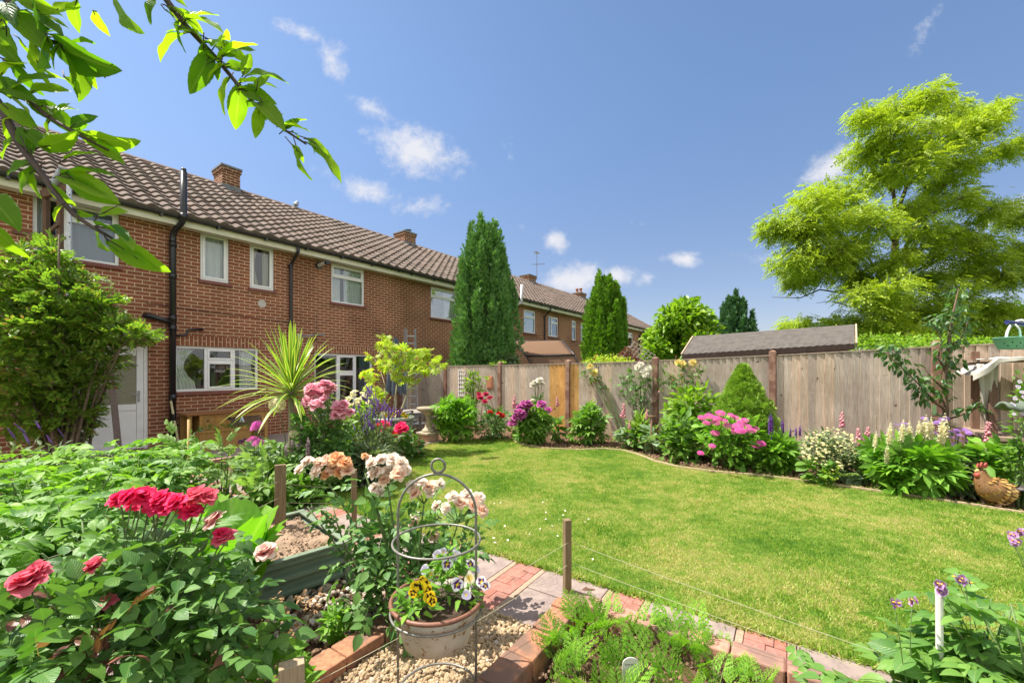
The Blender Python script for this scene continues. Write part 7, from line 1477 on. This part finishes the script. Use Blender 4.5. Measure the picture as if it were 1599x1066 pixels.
b = MB(); q = cp(1459, 640, -.05); b.box(q, (.07, .006, .12), .3); tag(b.build('green_tag', plain('tag_green', (.32, .52, .25), .5), None, loc=tuple(q)), 'pale green plastic tag hanging on the cherry tree', 'tag')
b = MB(); q = FE(9.0, .3, 0); b.tube([q, q+[0, 0, .75]], .008, 6); tag(b.build('thin_cane', M_pale_stem, None, loc=tuple(q)), 'thin cane standing against the fence behind the white lupins', 'cane')

# hen ornament
hp = at(1556, 786, 4.15); hp[2] = .02; HN = thing('hen_ornament', 'rusty golden cockerel garden ornament standing in the border soil', 'ornament', hp)
m, nt, pb = new_mat('hen_feather'); v = coords(nt); vo = N(nt, 'ShaderNodeTexVoronoi'); mp = N(nt, 'ShaderNodeMapping'); mp.inputs['Scale'].default_value = (34, 60, 48); nt.links.new(v, mp.inputs[0]); nt.links.new(mp.outputs[0], vo.inputs[0])
nt.links.new(ramp(nt, vo.outputs[0], [(.1, (.50, .30, .09)), (.5, (.35, .16, .06)), (.8, (.12, .045, .025))]), pb.inputs['Base Color']); pb.inputs['Roughness'].default_value = .5; bump(nt, pb, vo.outputs[0], .6, .01)
g0_ = leafmat('hen_quill', (.42, .22, .06), (.60, .40, .14), .0, .5, .3, .0); M_comb = plain('hen_comb', (.34, .06, .04), .6); M_htail = plain('hen_tail', (.06, .05, .05), .5)
s_ = 4.15/FPX
def hx(x, y, d=0): return np.array([(x-CX)*s_, 4.15+d, CH+(HY-y)*s_])
spine = [(1531, 733, 6, 6), (1532, 740, 7.5, 7), (1535, 750, 11, 10), (1541, 759, 17, 15), (1550, 765, 20, 17), (1560, 767, 19, 16), (1570, 766, 14, 12), (1579, 763, 8, 7), (1588, 760, 3, 3)]
P = []
for i, (x, y, r, r2) in enumerate(spine):
    c = hx(x, y); t_ = unit(np.array(hx(*spine[min(i+1, 8)][:2]))-hx(*spine[max(i-1, 0)][:2])); u_ = np.cross(t_, [0, 1, 0]); P.append([c+u_*r*s_*math.cos(q)+np.array([0, 1, 0])*r2*s_*math.sin(q) for q in np.linspace(0, 2*PI, 25)])
b = MB(); b.grid(P); body = b.build('body', m, HN, smooth=True)
mm = body.modifiers.new('Sub', 'SUBSURF'); mm.levels = mm.render_levels = 2
A_ = np.array([np.array(P[i])[R.integers(25)] for i in R.integers(2, 8, 420)])+R.normal(size=(420, 3))*.004; C_ = hx(1556, 766)
nr = unit(A_-C_); leaves('feathers', leaf_t(obov, 3, .5, .2, .15), A_, np.array([.85, 0, -.25])+nr*.25+R.normal(size=(420, 3))*.08, .045, g0_, HN, up=nr*3, roll=.05)
b = MB(); h_ = hx(1531, 731); V = [hx(x, y, d) for d in (-.008, .008) for x, y in ((1525, 729), (1527, 723), (1530, 727), (1533, 721), (1536, 726), (1540, 722), (1542, 727), (1538, 731))]; b.add(V, [tuple(range(8)), tuple(range(15, 7, -1))]+[(i, 8+i, 8+(i+1) % 8, (i+1) % 8) for i in range(8)]); b.build('comb', M_comb, HN)
b = MB(); b.tube([hx(1527, 737), hx(1526, 742), hx(1527, 747)], [.02, .028, .01], 8); b.build('wattle', M_comb, HN, smooth=True); b = MB(); b.tube([hx(1527, 734), hx(1522, 736)], [.018, .002], 8); b.build('beak', g0_, HN); b = MB(); b.lathe([(0, -.008), (.007, 0), (0, .008)], hx(1530, 733, -.04), 8); b.build('eye', M_black, HN, smooth=True)
b = MB()
for k in range(9): q = (k-4)*.012; b.tube([hx(1578, 763, q), hx(1588, 756+abs(k-4), q*2), hx(1598, 764+2*abs(k-4), q*3), hx(1603, 776+k, q*3)], [.02, .018, .012, .003], 6)
b.build('tail', M_htail, HN, smooth=True)
for q in (-.03, .03): b = MB(); b.tube([hx(1553, 780, q), hx(1552, 786, q), hx(1552, 789.5, q)], [.022, .012, .012], 8); b.tube([hx(1552, 789.5, q), hx(1546, 790, q-.02)], .008, 6); b.tube([hx(1552, 789.5, q), hx(1546, 790, q+.02)], .008, 6); b.build('leg', m, HN, smooth=True)

# ------------------------------------------------------------------ foreground roses
RB_ = thing('rose_bush', 'large red and pink rose bush with dark glossy leaves at the near left', 'rose bush', (-1.25, 1.3, 0)); base = np.array([-1.25, 1.3, 0.])
els = []
for x, y, Y, r in ((250, 872, 1.5, 56), (300, 876, 1.5, 50), (322, 850, 1.5, 22), (210, 876, 1.5, 38), (190, 930, 1.4, 60), (300, 920, 1.45, 60), (120, 980, 1.3, 70), (60, 1000, 1.25, 70), (240, 990, 1.3, 70), (330, 990, 1.35, 60), (160, 1040, 1.2, 80), (40, 1060, 1.15, 90), (280, 1050, 1.25, 70), (20, 960, 1.25, 50), (390, 880, 1.55, 18), (360, 930, 1.5, 36), (110, 930, 1.3, 36), (350, 1040, 1.3, 40)):
    els.append((at(x, y, Y), np.array([r, r, r*.8])*Y/FPX))
foliage(RB_, els, 340, T_ROSE, .125, L_rose, up=.15, roll=.45); foliage(RB_, [els[i] for i in (7, 9, 11, 13, 8)], 60, T_ROSE, .11, L_roseb, up=.15); foliage(RB_, [(at(185, 1000, 1.25), (.06, .06, .08)), (at(110, 945, 1.25), (.06, .05, .03)), (at(200, 960, 1.25), (.05, .05, .05))], 12, T_ROSE, .10, L_rosered, name='young_foliage')
reds = [(190, 782), (205, 778), (222, 776), (238, 778), (254, 782), (268, 786), (215, 786), (232, 788), (248, 790), (262, 794), (278, 786), (290, 790)]
tips = []
for x, y in reds: q = at(x, y, 1.5+R.normal()*.03); bloom('red', RB_, q, .039, (R.normal()*.4, -.5, .8)); tips.append(q-[0, 0, .02])
for x, y, kx, s, Y in ((310, 778, 'redpink', .045, 1.52), (322, 778, 'redpink', .04, 1.52), (300, 800, 'red', .035, 1.5), (337, 815, 'bicolour', .042, 1.5), (350, 842, 'redpink', .04, 1.5), (415, 864, 'bicolour', .042, 1.55), (47, 909, 'redpink', .05, 1.22), (150, 884, 'redpink', .03, 1.3), (345, 835, 'red', .03, 1.5), (168, 940, 'redpink', .025, 1.28), (60, 872+20, 'redpink', .03, 1.24)):
    q = at(x, y, Y); bloom(kx, RB_, q, s, (R.normal()*.3, -.35, .9)); tips.append(q-[0, 0, .02])
b = MB()
for q in tips+[e[0] for e in els]:
    a = base+[R.normal()*.12, R.normal()*.08, 0]; b.tube(curve_pts(a, q, [(q[0]-a[0])*-.15, 0, .1]), np.linspace(.006, .0022, 6), 6)
b.build('stem', M_stem, RB_, smooth=True)
b = MB()
for x, y in ((325, 1010), (330, 955), (160, 890), (340, 955)): q = at(x, y, 1.3); b.lathe([(0, -.012), (.008, -.004), (.007, .006), (.002, .018), (0, .02)], q, 8)
b.build('bud', M_stem, RB_, smooth=True)
# peach standard roses
def peach(label, base_px, heads, leaf_px, n, Y):
    p = np.array([(base_px-CX)/FPX*Y, Y, 0.]); t = thing('rose_bush', label, 'rose bush', p, group=None); b = MB(); el = [(at(x, y, Y+dy), np.array([r, r, r])*Y/FPX) for x, y, r, dy in leaf_px]
    for hx_, hy_, L in heads:
        c = at(hx_, hy_+26, Y); P = curve_pts(p+[R.normal()*.03, R.normal()*.03, 0], c, [(c[0]-p[0])*-.1, 0, .06], 8); b.tube(P, np.linspace(.0075, .004, 8), 7)
        for dx, dy, kx, s in L:
            q = at(hx_+dx, hy_+dy, Y-.02+R.normal()*.02); b.tube(curve_pts(c, q-[0, 0, .01], None, 4), .0026, 5); bloom(kx, t, q, s*.88*Y/2.2, (dx*.02+R.normal()*.2, -.45, .65))
        el.append((c-[0, 0, .05], np.array([.05, .05, .06])))
        for f_ in (.35, .5, .65, .8): el.append((P[int(f_*7)], np.array([.055, .055, .05])))
    for e in el[:len(leaf_px)]: b.tube(curve_pts(p, e[0]), np.linspace(.006, .003, 6), 6)
    b.build('stem', M_stem, t, smooth=True); foliage(t, el, n, T_ROSE, .115, L_rose, up=.1, roll=.45); return t
peach('peach rose bush with orange buff flowers behind the raised bed end', 600, [(512, 728, [(-40, 6, 'palepeach', .046), (-30, -6, 'palepeach', .04), (-12, -4, 'peach', .042), (0, -8, 'peach', .044), (14, -10, 'orange', .05), (26, -4, 'orange', .046), (30, 8, 'peach', .044), (8, 6, 'peach', .044), (-16, 10, 'palepeach', .042), (-2, 14, 'orange', .036), (18, 10, 'orange', .04)])], [(520, 790, 20, 0), (545, 830, 24, 0), (560, 860, 26, 0), (480, 790, 14, 0), (545, 890, 20, 0), (570, 800, 14, 0), (590, 890, 24, 0), (535, 930, 14, -.1), (580, 840, 20, 0)], 80, 2.35)
peach('pale peach rose bush in front of the lawn left of the hoop stand', 640, [(605, 730, [(-22, -6, 'palepeach', .044), (-8, -12, 'palepeach', .046), (8, -12, 'palepeach', .046), (20, -6, 'palepeach', .046), (-16, 10, 'palepeach', .052), (2, 8, 'palepeach', .048), (16, 12, 'peach', .05), (26, 4, 'palepeach', .044), (-4, 20, 'peach', .04)]), (585, 763, [(0, 0, 'palepeach', .038), (8, 6, 'palepeach', .034)]), (570, 712, [(0, 0, 'orange', .022), (6, 4, 'peach', .022)]), (662, 760, [(-18, 0, 'palepeach', .042), (-6, -6, 'palepeach', .04), (8, 2, 'peach', .044), (-12, 12, 'peach', .042), (10, 10, 'palepeach', .042), (24, -2, 'palepeach', .04)])],
      [(620, 870, 34, 0), (650, 900, 36, 0), (600, 910, 30, 0), (640, 860, 30, .1), (670, 880, 30, 0), (610, 820, 26, 0), (650, 830, 26, .1), (600, 960, 26, -.1), (640, 950, 26, -.1), (580, 860, 22, 0), (590, 930, 22, -.1), (680, 840, 18, .1)], 200, 2.2)
peach('pale peach rose bush showing through the right of the hoop stand', 690, [(715, 790, [(-32, 0, 'palepeach', .038), (-18, 4, 'palepeach', .036), (-8, -14, 'palepeach', .04), (4, -4, 'peach', .044), (14, -16, 'palepeach', .042), (22, 0, 'peach', .042), (32, -12, 'palepeach', .044), (36, 8, 'peach', .046), (20, -2, 'palepeach', .038)]), (648, 806, [(0, 0, 'palepeach', .034), (-2, 12, 'peach', .03)]), (678, 838, [(0, 0, 'peach', .036)]), (622, 828, [(0, 0, 'palepeach', .03)])],
      [(700, 830, 26, 0), (730, 840, 22, 0), (690, 860, 26, 0), (720, 860, 22, 0), (740, 830, 14, 0), (660, 850, 20, 0)], 90, 2.4)
# flowers in the enamel pot
PN = thing('pansies', 'yellow pansies with dark faces at the left of the enamel pot', 'pansies', BC+[-.06, -.06, .42]); foliage(PN, [(BC+np.array(q), (.05, .045, .04)) for q in ((-.10, -.06, .47), (-.05, -.10, .46), (-.06, -.04, .50), (-.08, -.12, .45))], 75, leaf_t(ovate, 4, .45, .2, .3, serr=.12), .048, L_geum)
kx = lambda x, y, Y: at(x, y, Y)
for x, y, s, Y in ((652, 918, .058, 1.63), (664, 912, .04, 1.66), (645, 925, .034, 1.60), (672, 932, .045, 1.60), (668, 920, .036, 1.64), (675, 938, .034, 1.58), (660, 905, .03, 1.68)): bloom('pansy_yellow', PN, kx(x, y, Y), s*1.15, (R.normal()*.25, -.95, .25))
stems(PN, BC+[-.06, -.06, .42], [kx(x, y+3, Y) for x, y, Y in ((652, 918, 1.64), (664, 912, 1.67), (672, 932, 1.61), (668, 920, 1.65))], .0018, M_stem, .02)
PW = thing('pansies', 'white and lilac pansies with purple faces at the right of the enamel pot', 'pansies', BC+[.07, .03, .42]); foliage(PW, [(BC+np.array(q), (.06, .06, .05)) for q in ((.04, .0, .48), (.09, .02, .48), (.06, .06, .55), (.02, .05, .54), (.1, .05, .55), (.12, -.02, .46), (.05, .02, .60))], 150, leaf_t(ovate, 4, .4, .2, .3, serr=.12), .045, L_geum)
WPX = [(683, 866, 'pansy_lilac', .042, 1.78), (692, 862, 'pansy_lilac', .04, 1.8), (712, 866, 'pansy_lilac', .046, 1.78), (698, 880, 'pansy_white', .05, 1.72), (664, 890, 'pansy_lilac', .046, 1.76), (672, 896, 'pansy_cream', .036, 1.72), (735, 880, 'pansy_white', .044, 1.75), (742, 888, 'pansy_lilac', .038, 1.73), (714, 912, 'pansy_white', .05, 1.62), (733, 902, 'pansy_cream', .042, 1.66), (752, 908, 'pansy_white', .046, 1.64), (758, 914, 'pansy_white', .036, 1.62), (728, 928, 'pansy_lilac', .036, 1.58), (705, 858, 'pansy_lilac', .036, 1.8)]
for x, y, k_, s, Y in WPX: bloom(k_, PW, kx(x, y, Y), s*1.05, (R.normal()*.3, -.9, .3))
stems(PW, BC+[.07, .03, .42], [kx(x, y+3, Y+.01) for x, y, k_, s, Y in WPX], .0018, M_stem, .03)

# ------------------------------------------------------------------ carrot bed
CAR = ('beside the corner stake', 'left at the orange brick edge', 'behind the white label, left of it', 'right behind the white label', 'tall and upright right of the white label', 'lowest left in front of the orange bricks', 'in the middle in front of the white label', 'right of the middle, largest and palest', 'at the bottom left edge of the picture', 'at the bottom edge below the label', 'at the bottom edge right of the largest', 'near the path bricks, far right', 'bushy before the path bricks', 'half hidden by potato leaves', 'at the left corner overhanging the brick', 'between label and path bricks', 'small near the soil gap right', 'bottom right beside potato leaves', 'low left below the orange bricks', 'front middle of the bed', 'front right of the bed', 'between the pale tall one and the bricks', 'second from the left at the back', 'right back row by the bricks')
for i, (x, y, Y, s) in enumerate(((885, 965, 2.15, .20), (890, 1005, 2.0, .2), (945, 965, 2.15, .2), (1000, 975, 2.1, .2), (1060, 985, 2.0, .24), (900, 1040, 1.88, .18), (960, 1030, 1.85, .2), (1015, 1035, 1.8, .22), (900, 1085, 1.75, .17), (975, 1080, 1.7, .18), (1060, 1060, 1.74, .2), (1120, 1015, 1.9, .16), (1090, 1020, 1.92, .18), (1180, 1060, 1.72, .16), (870, 1010, 1.98, .16), (1040, 1000, 2.0, .16), (1110, 1060, 1.78, .16), (1190, 1085, 1.62, .15), (870, 1060, 1.85, .13), (990, 1105, 1.62, .17), (1070, 1100, 1.62, .18), (1030, 985, 2.08, .15), (915, 975, 2.12, .19), (1150, 1040, 1.82, .13))):
    p = np.array([(x-CX)/FPX*Y, Y, .02]); t = thing('carrot_plant', 'feathery carrot plant '+CAR[i], 'carrot plant', p, group='carrot plants in the brick edged bed'); n = 5; a = R.random(n)*6.28; D = np.stack([np.cos(a)*.55, np.sin(a)*.55, .75+.4*R.random(n)], 1)
    leaves('leaves', T_FERN, np.tile(p, (n, 1))+R.normal(size=(n, 3))*[.03, .03, 0], D, s*(.55+.45*R.random(n)), L_carrot, t, roll=.4); stems(t, p, list(p+unit(D)*s*.5), .0028, M_stem, .012)
# geranium-like weeds, seed heads and strawberry at the rose bed
bush('geranium', 'low green lobed leaves at the bottom left beside the short stake', 'plant', 425, 1090, 985, 130, 110, T_ROUND, .075, L_geum, Y=1.6, lumps=6); bush('leafy_plant', 'bright green small leaved clump below the peach roses', 'plant', 525, 1000, 940, 50, 210, T_SMALL, .045, L_geum, Y=2.1, lumps=5)
p = np.array([(440-CX)/FPX*1.75, 1.75, .0]); SD = thing('seed_heads', 'dry brown seed heads on thin stems before the steel bed', 'plant', p); tp_ = [at(x, y, 1.8+R.normal()*.06) for x, y in ((435, 940), (440, 955), (470, 930), (498, 932), (490, 950), (405, 955), (418, 960), (428, 1010), (460, 985), (445, 965), (480, 945), (430, 935))]; stems(SD, p, tp_, .0018, M_stemb, .06)
foliage(SD, [(q, (.016, .016, .02)) for q in tp_], 200, T_SMALL, .022, plain('seed', (.34, .2, .09), .9), name='dry_foliage', shell=.2)
# potato plants with flowers at lower right
Lr = (('potato plant with purple flowers beside the white pipe', 1455, 1130, 1.50, .34), ('big potato plant at the lower right corner', 1610, 1180, 1.40, .52), ('potato plant at the bottom edge left of the white pipe', 1405, 1170, 1.32, .22), ('potato plant right of the white pipe', 1560, 1120, 1.55, .44), ('potato plant at the right edge behind the corner one', 1680, 1100, 1.70, .50), ('low potato plant at the bottom of the right corner', 1520, 1250, 1.15, .30))
for lab, x, y, Y, h in Lr:
    p = np.array([(x-CX)/FPX*Y, Y, .02]); t = thing('potato_plant', lab, 'potato plant', p, group='potato plants at lower right'); tips = [p+np.array([.2*math.cos(a)*(.4+R.random()), .2*math.sin(a)*(.3+R.random()), h*(.55+.5*R.random())]) for a in R.random(8)*6.28]; stems(t, p, tips, .006, M_stem, .05); Ps, Ds = [], []
    for tp in tips:
        for q in range(7): f_ = .35+.65*(q+1)/7; a = R.random()*6.28; Ps.append(p+(tp-p)*f_); Ds.append([math.cos(a), math.sin(a), .1+.4*R.random()])
    leaves('foliage', T_POTATO, Ps, np.array(Ds), 0.13+.06*R.random(len(Ps)), L_potd if i % 2 else L_pot, t, roll=.3)
    F_ = {1455: [(1397, 944, 1.5), (1424, 940, 1.52)], 1560: [(1466, 914, 1.5), (1470, 925, 1.5), (1497, 905, 1.58), (1508, 912, 1.58)], 1680: [(1580, 838, 1.7), (1592, 832, 1.7), (1584, 848, 1.68)]}.get(x, [])
    stems(t, p, [at(a, b_+4, Y_) for a, b_, Y_ in F_], .0025, M_stem, .03, 'flower_stem') if F_ else None
    for a, b_, Y_ in F_:
        q = at(a, b_, Y_); L = [place_t(petal(1.0, .1, .1, 3), (0, 0, 0), 2*PI*j/5, .55, .2) for j in range(5)]
        for dx, dy in ((0, 0), (.012, .008), (-.01, .012)):
            f = link('flower', tm_mesh('bloom_potato', join_t(L), _m1), t, q+[dx, 0, dy]-origin(t)); f.scale = (.028,)*3; f.rotation_euler = (1.2+R.normal()*.4, R.normal()*.4, R.normal())
            cn_ = MB(); cn_.lathe([(.09, 0), (.1, .15), (.03, .4), (0, .42)], (0, 0, 0), 8); c_ = cn_.build('stamens', _m2, f, smooth=True, local=True)
bush('potato_plant', 'single low potato leaf cluster at the bottom edge right of the carrots', 'potato plant', 1280, 1110, 1035, 40, 14, T_POTATO, .10, L_potd, 'potato plants at lower right', Y=1.5, lumps=3)
